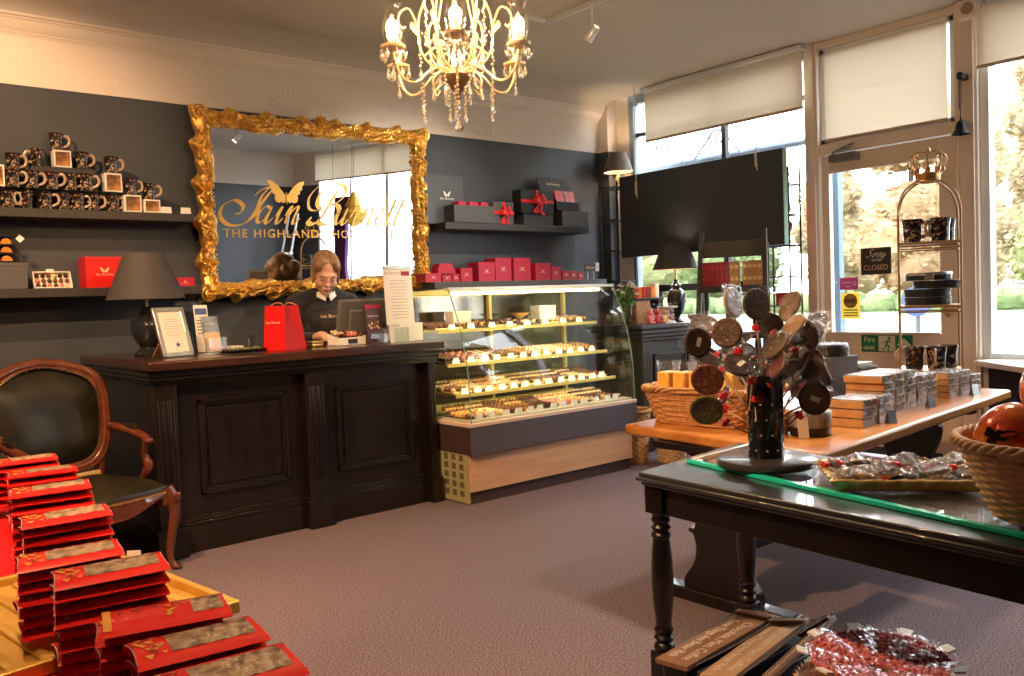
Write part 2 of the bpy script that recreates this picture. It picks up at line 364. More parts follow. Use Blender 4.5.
# blinds
def blind(label, x, y0, y1, z0, z1, headbox, name='roller_blind', wrinkle=False):
    t = thing(name, label, 'blind', (x, (y0+y1)/2, z1)); h = z1-z0; wy = (y1-y0)/2
    def f(i, j):
        y = -wy+2*wy*i/40; z = -h*j/24; d = 0
        if wrinkle:
            for k, (cz, ln) in enumerate([(-.40,.5),(-.47,.36),(-.53,.28)]):
                zz = z-cz+.18*(-(y))*.35; d += .012*math.exp(-(zz/.014)**2)*math.exp(-(y/(ln*.5))**2)
        return (-d, y, z)
    b = MB(); b.grid(f, 41, 25); b.build('blind_cloth', M['blind'], t, sharp=80)
    MB().box(-.008,-wy,-h-.012,.008,wy,-h+.012).build('bottom_bar', mat('blind_bar', (.50,.38,.29), .5), t, bevel=.003)
    if headbox: MB().box(-.045,-wy-.012,.0,.035,wy+.012,.045).build('head_rail', M['alu'], t, bevel=.01)
    else: MB().tube([(0.012,-wy,.0),(.012,wy,.0)], .018, 12).build('roller', M['alu'], t)
    return t
blind('cream roller blind half lowered over the window behind the black panel', 6.38, 3.795, 5.475, 2.83, 3.290, True)
blind('cream creased roller blind filling the fanlight above the door', 6.485, 2.705, 3.665, 2.545, 3.272, False, wrinkle=True)
blind('cream roller blind at the top of the window right of the door', 6.42, -.36, 2.478, 2.853, 3.27, False)
# ================================================================== OUTSIDE
def ground(name, x0, x1, m, z): return struct(MB().box(x0, -40, z-.1, x1, 60, z).build(name, m))
M['lawn'] = mat('lawn_grass', (.085,.125,.05), .9, col2=(.12,.155,.075), scale=.8)
M['road'] = mat('road_tarmac', (.12,.125,.13), .8, col2=(.15,.152,.155), scale=.5)
ground('pavement', 6.62, 11, mat('paving', (.066,.066,.066), .8, col2=(.085,.084,.08), scale=3), -.06)
ground('road', 11, 26.5, M['road'], -.08)
ground('lawn', 26.5, 140, M['lawn'], -.05)
def leafy(b, c, r, n, s, rg, mi=0):
    """leaf sprays scattered over an ellipsoid shell"""
    for k in range(n):
        z = rg.uniform(-.9,1); a = rg.uniform(0,2*PI); q = math.sqrt(max(0,1-z*z)); d = rg.uniform(.72,1.05)
        p = Vector((c[0]+r[0]*q*math.cos(a)*d, c[1]+r[1]*q*math.sin(a)*d, c[2]+r[2]*z*d))
        e = Matrix.Rotation(rg.uniform(0,6.3),4,'Z') @ Matrix.Rotation(rg.uniform(0,3.1),4,'X')
        u = e @ Vector((s,0,0)); v = e @ Vector((0,s*.7,0)); w2 = e @ Vector((0,0,s*.2))
        i = len(b.v); b.v += [tuple(p-u), tuple(p+v+w2), tuple(p+u), tuple(p-v+w2)]; b.f.append((i,i+1,i+2,i+3)); b.m.append(mi)
def blob(b, c, r, rg, mi=0, nu=20, nv=12):
    o = MB(); o.sphere((0,0,0), 1, nu, nv); off = Vector((rg.uniform(0,50), 0, 0))
    vs = []
    for p in o.v:
        p = Vector(p); k = 1+.30*noise.noise(p*1.7+off)+.16*noise.noise(p*4.5+off)
        vs.append((c[0]+p.x*r[0]*k, c[1]+p.y*r[1]*k, c[2]+p.z*r[2]*k))
    b.add(vs, o.f, mi)
def tree(label, x, y, h, w, cols, seed):
    rg = random.Random(seed); t = thing('autumn_tree', label, 'tree', (x, y, -.05))
    MB().tube(smooth_path([(0,0,0),(.1,.1,h*.25),(-.1,.1,h*.5),(0,0,h*.8)]), [.35]*6+[.28]*6+[.12]*7 if False else [max(.08,.34-.26*k/18) for k in range(19)], 9).build('trunk', M['bark'], t)
    b = MB()
    for k in range(14):
        a = rg.uniform(0,6.28); rr = rg.uniform(0,.62)*w; zz = rg.uniform(.10,.92)*h; sc = w*(.62-.28*zz/h)*rg.uniform(.8,1.15)
        cc_ = (rr*math.cos(a)*(1.1-zz/h), rr*math.sin(a)*(1.1-zz/h), zz)
        blob(b, cc_, (sc*.8,sc*.8,sc*.72), rg); leafy(b, cc_, (sc*.95,sc*.95,sc*.85), 420, .26, rg)
    b.build('crown', cols, t)
M['bark'] = mat('bark', (.03,.024,.018), .9, col2=(.05,.04,.03), scale=6)
LO = leaf_mat('orange_foliage', (0.350,0.216,0.114), (0.477,0.350,0.216), 1.2)
LG = leaf_mat('yellow_green_foliage', (0.263,0.278,0.127), (0.398,0.406,0.222), 1.1)
LD = leaf_mat('dull_green_foliage', (0.152,0.207,0.087), (0.270,0.319,0.166), 1.0)
LP = leaf_mat('pale_amber_foliage', (0.398,0.303,0.176), (0.477,0.406,0.270), 1.3)
TREES = [('orange autumn tree seen high through the door glass, beyond the hedge', 58, 26.5, 19, 4.3, LO),
 ('amber tree beyond the hedge, towards the latch side of the door glass', 64, 20.6, 17, 4.3, LP),
 ('yellow-green tree beyond the hedge, just clear of the door post', 56, 15.6, 16, 4.3, LG),
 ('dull green tree beyond the lawn at the edge of the right window', 54, 9.0, 15, 4.3, LD),
 ('pale amber tree beyond the hedge behind the door closer', 64, 35, 16, 4.6, LP),
 ('tall amber tree far beyond the hedge, filling the middle of the door glass', 98, 38, 24, 6.4, LP),
 ('tall orange tree far beyond the hedge, right of the hanging sign', 122, 39, 29, 7.2, LO),
 ('pale yellow-green tree filling the gap between door trees', 80, 22.7, 19, 5.4, LG),
 ('washed orange tree in the gap left of the amber tree', 88, 36, 21, 5.6, LO),
 ('low olive tree behind the lawn, far right of the window', 82, 15.0, 16, 5.4, LG),
 ('nearer olive tree glimpsed in the mirror behind the lantern', 20, -9, 12, 4.6, LG),
 ('nearer orange tree glimpsed in the mirror right of the lantern', 24, -3.5, 13, 4.6, LO),
 ('green tree glimpsed in the mirror through the window behind', 34, -30, 14, 5.0, LG),
 ('amber tree glimpsed in the mirror beyond the purple drape', 30, -16, 12, 4.5, LP),
 ('low green tree beyond the hedge under the black panel', 60, 43, 10.5, 5.5, LD),
 ('yellow-green tree far beyond the tall display rack behind the panel', 62, 53, 10, 5.5, LG)]
for i, (lb, x, y, h, wd, m) in enumerate(TREES): tree(lb, x, y, h, wd, m, 30+i)
hb = MB(); rg = random.Random(5)
for k in range(46):
    blob(hb, (47, -14+k*1.7, .36), (.75,1.15,.72), rg, nu=12, nv=8); leafy(hb, (47,-14+k*1.7,.36), (.85,1.2,.78), 120, .09, rg)
tag(hb.build('hedge', LD), 'long clipped green hedge along the far side of the lawn', 'hedge')
t = thing('street_sign', 'round blue road sign on a dark pole beyond the road', 'sign', (24, 10.9, -.05))
MB().tube([(0,0,0),(0,0,1.15)], .06, 10).build('pole', M['darkframe'], t)
MB().lathe([(.001,-.02),(.42,-.02),(.42,.02),(.001,.02)], 28, M=TR(-.07,0,.95) @ RY(PI/2)).build('sign_disc', mat('blue_sign', (.02,.035,.10), .5), t)
t = thing('street_post', 'dark blue upright post outside the door glass', 'post', (7.6, 4.20, -.06))
MB().box(-.045,-.045,0,.045,.045,3.3).box(-.07,-.07,0,.07,.07,.25).build('shaft', mat('blue_post', (.10,.16,.22), .5), t, bevel=.006)
# scrolled awning bracket outside
t = thing('awning_bracket', 'dark blue awning rail with scrolled brackets outside the window', 'awning frame', (6.9, 5.0, 2.65))
aw = MB(); aw.tube([(0,1.2,.0),(.35,-1.6,.07)], .035, 8); aw.build('rail', M['bluegrey'], t)
for yy in (.72, .05):
    sp_ = [(0.05, yy+.10*math.cos(a)*(1-a/9), .20+.10*math.sin(a)*(1-a/9)) for a in [k*.5 for k in range(16)]]
    b = MB(); b.tube(sp_, .010, 6); b.tube(smooth_path([(.05,yy+.30,.02),(.05,yy+.16,.16),(.05,yy,.28),(.05,yy-.26,.02)]), .012, 6); b.build('scroll_bracket', M['bluegrey'], t)
M['cord0'] = M['darkframe']
# ================================================================== LIGHTS
def light(name, kind, loc, power, col, size=.05, parent=None, target=None, angle=70, blend=.7):
    l = D.lights.new(name, kind); l.energy = power; l.color = col
    if kind in ('POINT','SPOT'): l.shadow_soft_size = size
    if kind == 'SPOT': l.spot_size = R(angle); l.spot_blend = blend
    o = D.objects.new(name, l); COL.objects.link(o); o.location = loc
    if target is not None: o.rotation_euler = (Vector(target)-Vector(loc)).to_track_quat('-Z','Y').to_euler()
    return o
def portal(y0, y1, z0, z1):
    l = D.lights.new('window_portal', 'AREA'); l.shape = 'RECTANGLE'; l.size = z1-z0; l.size_y = y1-y0; l.cycles.is_portal = True
    o = D.objects.new('window_portal', l); COL.objects.link(o); o.location = (XW+.16, (y0+y1)/2, (z0+z1)/2); o.rotation_euler = (0, R(90), 0)
portal(3.83,5.79,.72,3.27); portal(2.66,3.70,.95,3.28); portal(-.40,2.46,.80,3.27)
WARM = (1,.58,.30)
# track lights
def spotlamp(label, loc, target, power, angle=80, colour=None, soft=.03):
    t = thing('track_spotlight', label, 'spotlight', loc)
    d = (Vector(target)-Vector(loc)).normalized(); q = d.to_track_quat('-Z','Y').to_matrix().to_4x4()
    MB().tube([(0,0,HC-.03-loc[2]),(0,0,.0)], .009, 8).build('stem', M['alu'], t)
    MB().lathe([(.022,.05),(.028,.045),(.034,-.045),(.040,-.055),(.034,-.055),(.030,-.035),(.001,-.03)], 20, M=q, cap=False).build('lamp_head', M['alu'], t)
    MB().sphere((0,0,0), (.026,.026,.012), 12, 7, M=q @ TR(0,0,-.038)).build('bulb', M['bulb'], t)
    light('spot', 'SPOT', tuple(Vector(loc)+d*.07), power, colour or WARM, soft, target=target, angle=angle)
M['bulb'] = mat('lit_bulb', (1,.8,.5), .5, emit=(1,.72,.38), es=16)
tr_ = thing('light_track', 'cream ceiling track carrying a small spotlight', 'light track', (4.22,0,HC))
MB().box(-.018,1.0,-.035,.018,4.52,0).box(-.20,4.49,-.03,.018,4.515,0).build('rail', M['alu'], tr_, bevel=.004)
spotlamp('small cream spotlight hanging from the ceiling track', (4.20,4.04,3.12), (4.0,5.9,1.6), 70, 80, (1,.82,.62))
tag(MB().box(.2,.8,HC-.035,.236,4.6,HC).build('light_track', M['alu']), 'second ceiling track above the counter end, near the tall mirror wall', 'light track')
spotlamp('spotlight on the second track aimed at the mug shelf', (.218,4.3,3.12), (.9,6.05,2.2), 100)
spotlamp('spotlight on the second track aimed at the leather chair', (.218,3.3,3.12), (1.3,4.8,.8), 140)
spotlamp('spotlight on the second track aimed at the red bars', (.218,1.4,3.12), (.4,1.8,.8), 55)
spotlamp('added unseen spotlight on the first track brightening the lollipop stand', (4.22,1.9,3.12), (2.5,1.55,.9), 70, 80, (1,.86,.70), .12)  # extra fill lamp, out of view, added to brighten the lollipops
spotlamp('spotlight on the second track aimed across the carpet', (.218,2.4,3.12), (2.2,3.4,0), 200, 95)
spotlamp('added unseen spotlight on the first track brightening the slab table', (4.22,3.0,3.12), (4.0,2.2,.8), 60, 85, (1,.86,.70), .12)  # another added fill lamp, unseen, lifting the goods on the slab table

# window display seen only by way of the mirror
t = thing('window_drape','purple drape hanging in the far window, seen in the mirror','drape',(6.22,.86,1.0))
b = MB(); b.grid(lambda i, j: (.035*math.sin(i*.9)+.01*math.sin(j*.7), -.24+.48*i/40*(1-.25*math.sin(PI*j/20)), 1.55*j/20), 41, 21); o = b.build('cloth', mat('purple_cloth', (.09,.02,.13), .7), t, sharp=80); so = o.modifiers.new('t','SOLIDIFY'); so.thickness = .004
MB().tube([(0,-.30,1.55),(0,.30,1.55)], .010, 8).tube([(0,-.28,1.55),(0,-.28,HC-1.0)], .003, 5).tube([(0,.28,1.55),(0,.28,HC-1.0)], .003, 5).build('rail', M['iron'], t)
t = thing('paper_lantern','golden star-topped lantern hanging in the far window, seen in the mirror','lantern',(6.2,1.22,2.12))
MB().lathe([(.001,0),(.06,.02),(.15,.10),(.16,.20),(.10,.28),(.13,.29),(.03,.48),(.001,.50)], 10, cap=False).build('lantern', mat('gold_paper', (.80,.50,.06), .5), t, sharp=20); MB().tube([(0,0,.49),(0,0,HC-2.12)], .003, 5).build('cord', M['cord0'], t)
t = thing('stepladder','pale folding ladder leaning in the far corner, seen in the mirror','ladder',(6.0,-.72,0))
for s_ in (-1,1): MB().tube([(-.30,.19*s_,0),(.22,.15*s_,2.35)], .020, 8).build('rail', M['alu'], t)
for k in range(7): z = .28+.29*k; MB().box(-.30+.52*z/2.35-.03,-.18,z-.012,-.30+.52*z/2.35+.03,.18,z+.012).build('rung', M['alu'], t)
def bw(mb, name, mats, parent, **k):
    """vertices given in room coordinates, linked under an unrotated parent"""
    o = mb.build(name, mats, parent, **k); o.location = -Vector(parent.location); return o
# ================================================================== COUNTER
t = thing('counter', 'dark carved wooden shop counter with panelled front and mahogany top', 'counter', (2.37, 5.0, 0))
b = MB(); b.box(1.46,4.84,.14,3.31,5.33,1.0).box(1.46,5.33,.14,1.98,6.06,1.0)
bw(b, 'body', M['darkwood'], t)
b = MB(); b.box(1.45,4.80,0,3.315,5.33,.155).box(1.45,5.33,0,1.99,6.07,.155).box(1.44,4.735,0,1.60,4.85,.155).box(2.335,4.735,0,2.50,4.85,.155).box(3.24,4.735,0,3.32,4.85,.155)
for z0, z1, d in ((.155,.172,.004),(.172,.185,-.012),(.185,.200,-.02)):
    b.box(1.45-d,4.80-d,z0,3.315+d,5.3,z1)
    for xa, xb in ((1.44,1.60),(2.335,2.50),(3.24,3.32)): b.box(xa-d,4.735-d,z0,xb+d,4.86,z1)
bw(b, 'plinth', M['darkwood'], t, bevel=.003)
for xa, xb in ((1.46,1.585),(2.355,2.482),(3.255,3.312)):
    b = MB(); b.box(xa,4.765,.19,xb,4.85,.97); nfl = 3 if xb-xa > .1 else 1
    for k in range(nfl):
        xc = xa+(xb-xa)*(k+1)/(nfl+1); b.tube([(xc-.010,4.764,.30),(xc-.010,4.764,.87)], .0075, 8); b.tube([(xc+.010,4.764,.30),(xc+.010,4.764,.87)], .0055, 8)
    bw(b, 'pilaster', M['darkwood'], t, bevel=.002)
for xa, xb, za, zb in ((1.72,2.257,.312,.852),(2.59,3.148,.308,.846)):
    b = MB(); b.box(xa+.05,4.826,za+.05,xb-.05,4.85,zb-.05)
    for o, d, wd in ((0,.816,.018),(.018,.824,.012),(.030,.831,.010)):
        x0_, x1_, z0_, z1_ = xa+o, xb-o, za+o, zb-o; y = 4+d
        b.box(x0_,y,z0_,x1_,4.845,z0_+wd).box(x0_,y,z1_-wd,x1_,4.845,z1_).box(x0_,y,z0_,x0_+wd,4.845,z1_).box(x1_-wd,y,z0_,x1_,4.845,z1_)
    bw(b, 'panel', M['darkwood'], t, bevel=.002)
b = MB()
for z0, z1, d in ((.955,.970,.012),(.970,.985,.028),(.985,1.010,.045),(1.010,1.040,.062)):
    b.box(1.455-.45*d,4.80-d-.03,z0,3.31+.4*d,5.33,z1).box(1.455-.45*d,5.30,z0,1.98,6.06,z1)
bw(b, 'cornice_moulding', M['darkwood'], t, bevel=.005)
b = MB(); b.prism([(1.415,4.675),(3.345,4.675),(3.345,5.38),(2.02,5.38),(2.02,6.07),(1.415,6.07)], 1.040, 1.095)
bw(b, 'worktop', M['topwood'], t, bevel=.012, seg=3)
# ================================================================== PASTRY CASE
t = thing('display_case', 'curved glass confectionery case on a wood-panelled base beside the counter', 'display case', (4.15, 4.85, 0))
CX0, CX1 = 3.365, 4.965
bw(MB().box(CX0+.01,4.505,0,CX1-.02,5.2,.085), 'base', M['brown'], t)
bw(MB().box(CX0+.002,4.483,.085,CX1-.01,4.51,.338).box(CX0+.03,4.52,.085,CX1-.02,5.18,.338), 'front_panel', M['beech'], t, bevel=.002)
M['olivegrey'] = mat('olive_vent_panel', (.33,.30,.15), .5)
b = MB(); b.box(CX0-.012,4.495,.01,CX0+.004,5.19,.345)
for i in range(3):
    for j in range(5):
        b.box(CX0-.0135,4.54+i*.085,.05+j*.06,CX0-.011,4.585+i*.085,.09+j*.06,1)
bw(b, 'vent_panel', [M['olivegrey'], mat('vent_slot', (.10,.09,.05), .7)], t)
bw(MB().box(CX0-.012,4.443,.335,CX1+.012,5.2,.522).box(CX0-.0135,4.445,.337,CX0-.0115,5.2,.520,1), 'bumper_band', [M['mauve'], M['brown']], t, bevel=.002)
bw(MB().box(CX0-.014,4.438,.522,CX1+.014,5.2,.548), 'ledge', mat('pale_ledge', (.66,.50,.40), .4), t, bevel=.004)
M['deck'] = mat('case_deck', (.70,.66,.52), .3, .2)
bw(MB().box(CX0+.01,4.475,.548,CX1-.01,5.16,.562), 'deck', M['deck'], t)
CURVE = smooth_path([(4.450,.548),(4.453,.70),(4.466,.88),(4.502,1.07),(4.560,1.25),(4.648,1.438)], 5)
pc = [(p[0], p[1]) for p in CURVE] if len(CURVE[0]) == 2 else [(p.x, p.y) for p in CURVE]
b = MB(); np_ = len(pc)
b.grid(lambda i, j: ([CX0+.004, CX1-.004][i], pc[j][0], pc[j][1]), 2, np_)
bw(b, 'front_glass', M['caseglass'], t, sharp=0 or 80)
M['edgeglass'] = mat('glass_edge', (.35,.62,.50), .1, trans=.5, coat=.5)
for x in (CX0, CX1):
    b = MB(); poly = pc+[(5.16,1.438),(5.16,.548)]; n = len(poly)
    b.add([(x, y, z) for y, z in poly], [tuple(range(n))]); bw(b, 'side_glass', M['caseglass'], t)
    b = MB(); b.tube([(x, y, z) for y, z in pc], .0042, 6); bw(b, 'glass_edge', M['edgeglass'], t)
bw(MB().box(CX0,4.645,1.438,CX1,5.2,1.446), 'top_glass', M['caseglass'], t)
bw(MB().box(CX0-.004,4.638,1.430,CX1+.004,4.690,1.452), 'top_rail', mat('pale_rail', (.72,.72,.66), .3, .4), t, bevel=.004)
bw(MB().tube([(CX0+.08,4.72,1.412),(CX1-.08,4.72,1.412)], .011, 10), 'light_tube', mat('lit_tube', (1,.9,.6), .5, emit=(1,.82,.45), es=5), t)
for x in (CX0+.02, 4.11, 4.895):
    bw(MB().box(x-.014,5.13,.56,x+.014,5.165,1.44), 'back_post', M['yellow'], t, bevel=.003)
bw(MB().box(CX0,5.12,1.405,CX1,5.165,1.44).box(CX0,5.12,.56,CX1,5.165,.60), 'back_rail', M['yellow'], t, bevel=.003)
bw(MB().box(CX0+.02,5.166,.58,CX1-.02,5.170,1.43), 'back_glass', pane_mat('back_door_glass', (.78,.66,.42), .08, .5, .06), t)
SHELF = [(.725,4.625,5.11),(.930,4.710,5.11),(1.160,4.815,5.11)]
for z, y0, y1 in SHELF:
    s_ = bw(MB().box(CX0+.02,y0,z-.008,CX1-.02,y1,z), 'glass_shelf', M['caseglass'], t)
    e = MB().box(CX0+.02,y0-.004,z-.022,CX1-.02,y0+.012,z+.001).build('shelf_edge', M['yellow'], s_, bevel=.002); e.location = (0,0,0)
    l_ = MB().box(CX0+.06,y0+.014,z-.0165,CX1-.06,y0+.034,z-.0095).build('added_glow_strip', mat('added_glow', (1,.9,.6), .5, emit=(1,.82,.42), es=12), s_)  # unseen glowing strip added behind each shelf edge to brighten the case
# ================================================================== CHAIR
ch = thing('armchair', 'carved walnut armchair upholstered in olive leather with brass studs', 'armchair', (1.080, 4.785, 0), R(16))
# local: +x viewer's right, -y is where it faces
seat = MB()
def seat_pt(i, j):
    u = i/20*2-1; v = j/16
    wx = .31-.045*v; y = -.29+.54*v - .035*(1-u*u)*(1-v)
    zz = .448+.050*(1-u**8)*(1-(2*v-1)**8)
    return (u*wx, y, zz)
seat.grid(seat_pt, 21, 17); seat.grid(lambda i, j: (seat_pt(i,0)[0], seat_pt(i,0)[1]-[0,.008,.006][j], [.448,.434,.414][j]), 21, 3)
for e_ in (0,20): seat.grid(lambda i, j: (seat_pt(e_,i)[0]*[1,1.02,1.015][j], seat_pt(e_,i)[1], [.448,.434,.414][j]), 17, 3)
seat.build('seat', M['leather'], ch, sharp=80)
rail = MB()
def rail_pts(u):
    x = u*.315; y = -.295-.037*(1-u*u); return x, y
rail.grid(lambda i, j: (rail_pts(i/24*2-1)[0], rail_pts(i/24*2-1)[1]-[0,.012,.012,0][j], [.425,.415,.365-.035*math.cos((i/24*2-1)*PI*1.0)*(1) - .0,.362-.035*math.cos((i/24*2-1)*PI)][j]), 25, 4)
for s_ in (-1,1):
    rail.grid(lambda i, j: (s_*(.315-.045*i/12+[0,.012,.012,0][j]), -.295+.54*i/12, [.425,.415,.345+.02*math.cos(i/12*2*PI),.342][j]), 13, 4)
rail.box(-.26,.22,.34,.26,.25,.43)
for s_ in (-1,1): rail.cbox((s_*.292,-.285,.388), (.056,.056,.080))
rail.build('seat_rail', M['redwood'], ch, sharp=50)
studs = MB()
for k in range(44):
    u = k/43*2-1; x, y = rail_pts(u); studs.sphere((x, y-.013, .418), .0055, 6, 4)
for s_ in (-1,1):
    for k in range(34): studs.sphere((s_*(.327-.045*k/33), -.29+.52*k/33, .418), .0055, 6, 4)
studs.build('stud_trimming', M['brass'], ch)
for s_ in (-1,1):   # cabriole front legs
    p = [(s_*.300,-.285,.43),(s_*.318,-.305,.38),(s_*.325,-.315,.30),(s_*.312,-.300,.20),(s_*.300,-.288,.10),(s_*.305,-.296,.04),(s_*.318,-.312,.012)]
    q = smooth_path(p, 5); n_ = len(q); rr = [.040-.024*min(1, k/(n_*.75)) + (.006 if k > n_*.88 else 0) for k in range(n_)]
    b = MB(); b.tube(q, rr, 10); b.sphere((s_*.320,-.315,.014), (.024,.028,.014), 10, 6)
    for a in (-.6,0,.6): b.sphere((s_*.325+.016*math.sin(a)*1.4,-.348+.010*abs(a),.385), (.010,.008,.028), 8, 6)
    b.build('leg', M['redwood'], ch, sharp=60)
    p = [(s_*.255,.235,.44),(s_*.255,.245,.28),(s_*.255,.275,.12),(s_*.258,.315,.0)]
    MB().tube(smooth_path(p, 5), [.022]*10+[.019]*6, 8).build('leg', M['redwood'], ch, sharp=60)
# back: shaped frame round an upholstered oval-shouldered panel, leaning
def back_outline(k, n=64, g=0.0):
    # cartouche: bottom 0.53, top 1.13, serpentine top
    a = 2*PI*k/n; c, s_ = math.cos(a), math.sin(a)
    x = (abs(c)**.44)*(1 if c > 0 else -1)*(.298-g); z = (abs(s_)**.54)*(1 if s_ > 0 else -1)
    x *= 1+.05*z if z > 0 else 1+.12*z
    zz = .80+z*(.27-g)
    if s_ > 0: zz += .040*(math.cos(min(1, abs(x)/.26)*PI)+1)/2*s_**3
    return x, zz
def lean(x, z, d=0): 
    t_ = (z-.5); return (x, .235+.20*t_+.05*(x/.31)**2*-1 - d, z)
fr_ = MB(); nb = 64
fr_.tube([lean(*back_outline(k, nb, .0)) for k in range(nb)], .027, 9, closed=True)
fr_.tube([lean(*back_outline(k, nb, -.012), d=.012) for k in range(nb)], .013, 7, closed=True)
fr_.tube([lean(*back_outline(k, nb, .022), d=.018) for k in range(nb)], .008, 6, closed=True)
for s_ in (-1,1): fr_.tube([lean(s_*.245,.56), (s_*.25,.235,.44)], [.024,.024], 8)
for k in (): fr_.sphere(lean(k*.022, 1.135-.006*abs(k), .02), (.014,.012,.022-.003*abs(k)), 8, 6)
fr_.build('back_frame', M['redwood'], ch, sharp=60)
pad = MB(); nr = 10
pts = [lean(0, .82, .055)]; fs_ = []
for r_ in range(1, nr+1):
    q = r_/nr
    for k in range(nb):
        x, z = back_outline(k, nb, .030); x *= q; z = .82+(z-.82)*q
        pts.append(lean(x, z, .055*(1-q**4)+.012*math.sin(x*14)*0))
for k in range(nb): fs_.append((0, 1+(k+1) % nb, 1+k))
for r_ in range(nr-1):
    for k in range(nb):
        k2 = (k+1) % nb; fs_.append((1+r_*nb+k, 1+r_*nb+k2, 1+(r_+1)*nb+k2, 1+(r_+1)*nb+k))
pad.add(pts, fs_); pad.build('backrest', M['leather'], ch, sharp=80)
st = MB()
for k in range(132):
    x, z = back_outline(k/132*nb, nb, .030); st.sphere(lean(x, z, .022), .0052, 6, 4)
st.build('stud_trimming', M['brass'], ch)
MB().box(-.20,.195,.47,.23,.225,.505).build('light_gap_strip', mat('painted_gap_light', (.50,.36,.16), .5), ch, bevel=.004)  # pale strip stands in for light showing through the gap under the backrest
for s_ in (-1,1):
    b = MB()
    p = smooth_path([(s_*.300,.255,.74),(s_*.310,.17,.735),(s_*.320,.03,.715),(s_*.317,-.09,.690),(s_*.307,-.135,.672)], 5)
    b.tube(p, [.018+.008*math.sin(k/len(p)*PI) for k in range(len(p))], 9)
    b.sphere((s_*.310,-.135,.674), (.026,.030,.022), 10, 7)
    b.tube(smooth_path([(s_*.309,-.12,.67),(s_*.315,-.085,.60),(s_*.327,-.10,.53),(s_*.322,-.05,.46),(s_*.318,-.01,.40)], 5), [.020]*8+[.026]*6+[.022]*7, 9)
    a_ = b.build('arm', M['redwood'], ch, sharp=60)
    MB().tube([(s_*.315,.10,.742),(s_*.321,.0,.738),(s_*.320,-.03,.728)], [.012,.022,.012], 8).build('arm_pad', M['leather'], a_)
# ================================================================== MIRROR
mr = thing('wall_mirror', 'huge gilt baroque mirror with gold shop lettering on the dark wall', 'mirror', (3.185, 6.035, 1.455))
mr.rotation_euler = (R(2.2), R(-.8), 0)
A_, H_ = .865, 1.30     # glass half width, frame height
iw, ih0, ih1 = .845, .12, 1.205
corn_i = [(-iw, ih0), (iw, ih0), (iw, ih1), (-iw, ih1)]; ow = .128
corn_o = [(-iw-ow, ih0-ow), (iw+ow, ih0-ow), (iw+ow, ih1+ow), (-iw-ow, ih1+ow)]
NS = [210, 140, 210, 140]; NT = 26
def frame_pt(side, q, tt):
    a0, a1 = corn_i[side], corn_i[(side+1) % 4]; b0, b1 = corn_o[side], corn_o[(side+1) % 4]
    ln = (a1[0]-a0[0])+(a1[1]-a0[1]); ln = abs(ln)
    nrep = 7 if side % 2 == 0 else 5
    ph = q*nrep*2*PI
    outer = .020*math.cos(ph)+.010*math.cos(2*ph+.8)
    inner = .014*math.sin(ph*.5+.6)+.008*math.cos(ph*1.5)
    edge = min(q, 1-q)*ln; cornerlobe = .020*math.exp(-(edge/.09)**2)
    fade = 1-math.exp(-(edge/.06)**2)
    to = 1+(outer*fade+cornerlobe)/ow; ti = 0+inner*fade/ow
    t_ = ti+(to-ti)*tt
    ia = (a0[0]+(a1[0]-a0[0])*q, a0[1]+(a1[1]-a0[1])*q); ob = (b0[0]+(b1[0]-b0[0])*q, b0[1]+(b1[1]-b0[1])*q)
    x = ia[0]+(ob[0]-ia[0])*t_; z = ia[1]+(ob[1]-ia[1])*t_
    d = .062*math.sin(PI*min(1, max(0, tt))**.8)**.7
    # carved flow: ribs sweeping along the frame
    d += (.010*math.sin(tt*17+ph*1.0+3*math.sin(ph*.5))+.007*math.sin(tt*9-ph*2)+.007*math.sin(tt*26+ph*3.0+2*math.sin(ph)))*math.sin(PI*tt)
    nz = noise.noise(Vector((x*16, z*16, side*3.1))); d += (.008*nz+.007*noise.noise(Vector((x*48, z*48, side*1.7))))*math.sin(PI*tt)
    return (x, -d-.004, z)
fm = MB()
for side in range(4):
    fm.grid(lambda i, j: frame_pt(side, i/(NS[side]-1), j/(NT-1)), NS[side], NT)
# scrolls, shells and acanthus leaves
def scroll(cx, cz, r0, turns, sgn, rot, dep=.05, th=.011):
    pts_ = []; rr = []
    for k in range(int(turns*14)+1):
        a = k/14*2*PI; r_ = r0*(1-.80*k/(turns*14)); aa = sgn*a+rot
        pts_.append((cx+r_*math.cos(aa), -dep-.018*k/(turns*14), cz+r_*math.sin(aa))); rr.append(th*(1-.35*k/(turns*14)))
    fm.tube(pts_, rr, 7); fm.sphere((cx, -dep-.02, cz), th*1.25, 8, 6)
def leaf(cx, cz, ln_, wd, ang, dep=.055):
    n1, n2 = 9, 5
    def g(i, j):
        u = i/(n1-1); v = j/(n2-1)*2-1
        ww = wd*math.sin(PI*min(1, u*1.02+.02))**.6*(1+.22*math.cos(u*26))
        px, pz = u*ln_, v*ww
        return (cx+px*math.cos(ang)-pz*math.sin(ang), -dep-.022*math.sin(PI*u)*(1-.6*v*v)-.004*math.cos(v*9), cz+px*math.sin(ang)+pz*math.cos(ang))
    fm.grid(g, n1, n2)
rg = random.Random(3)
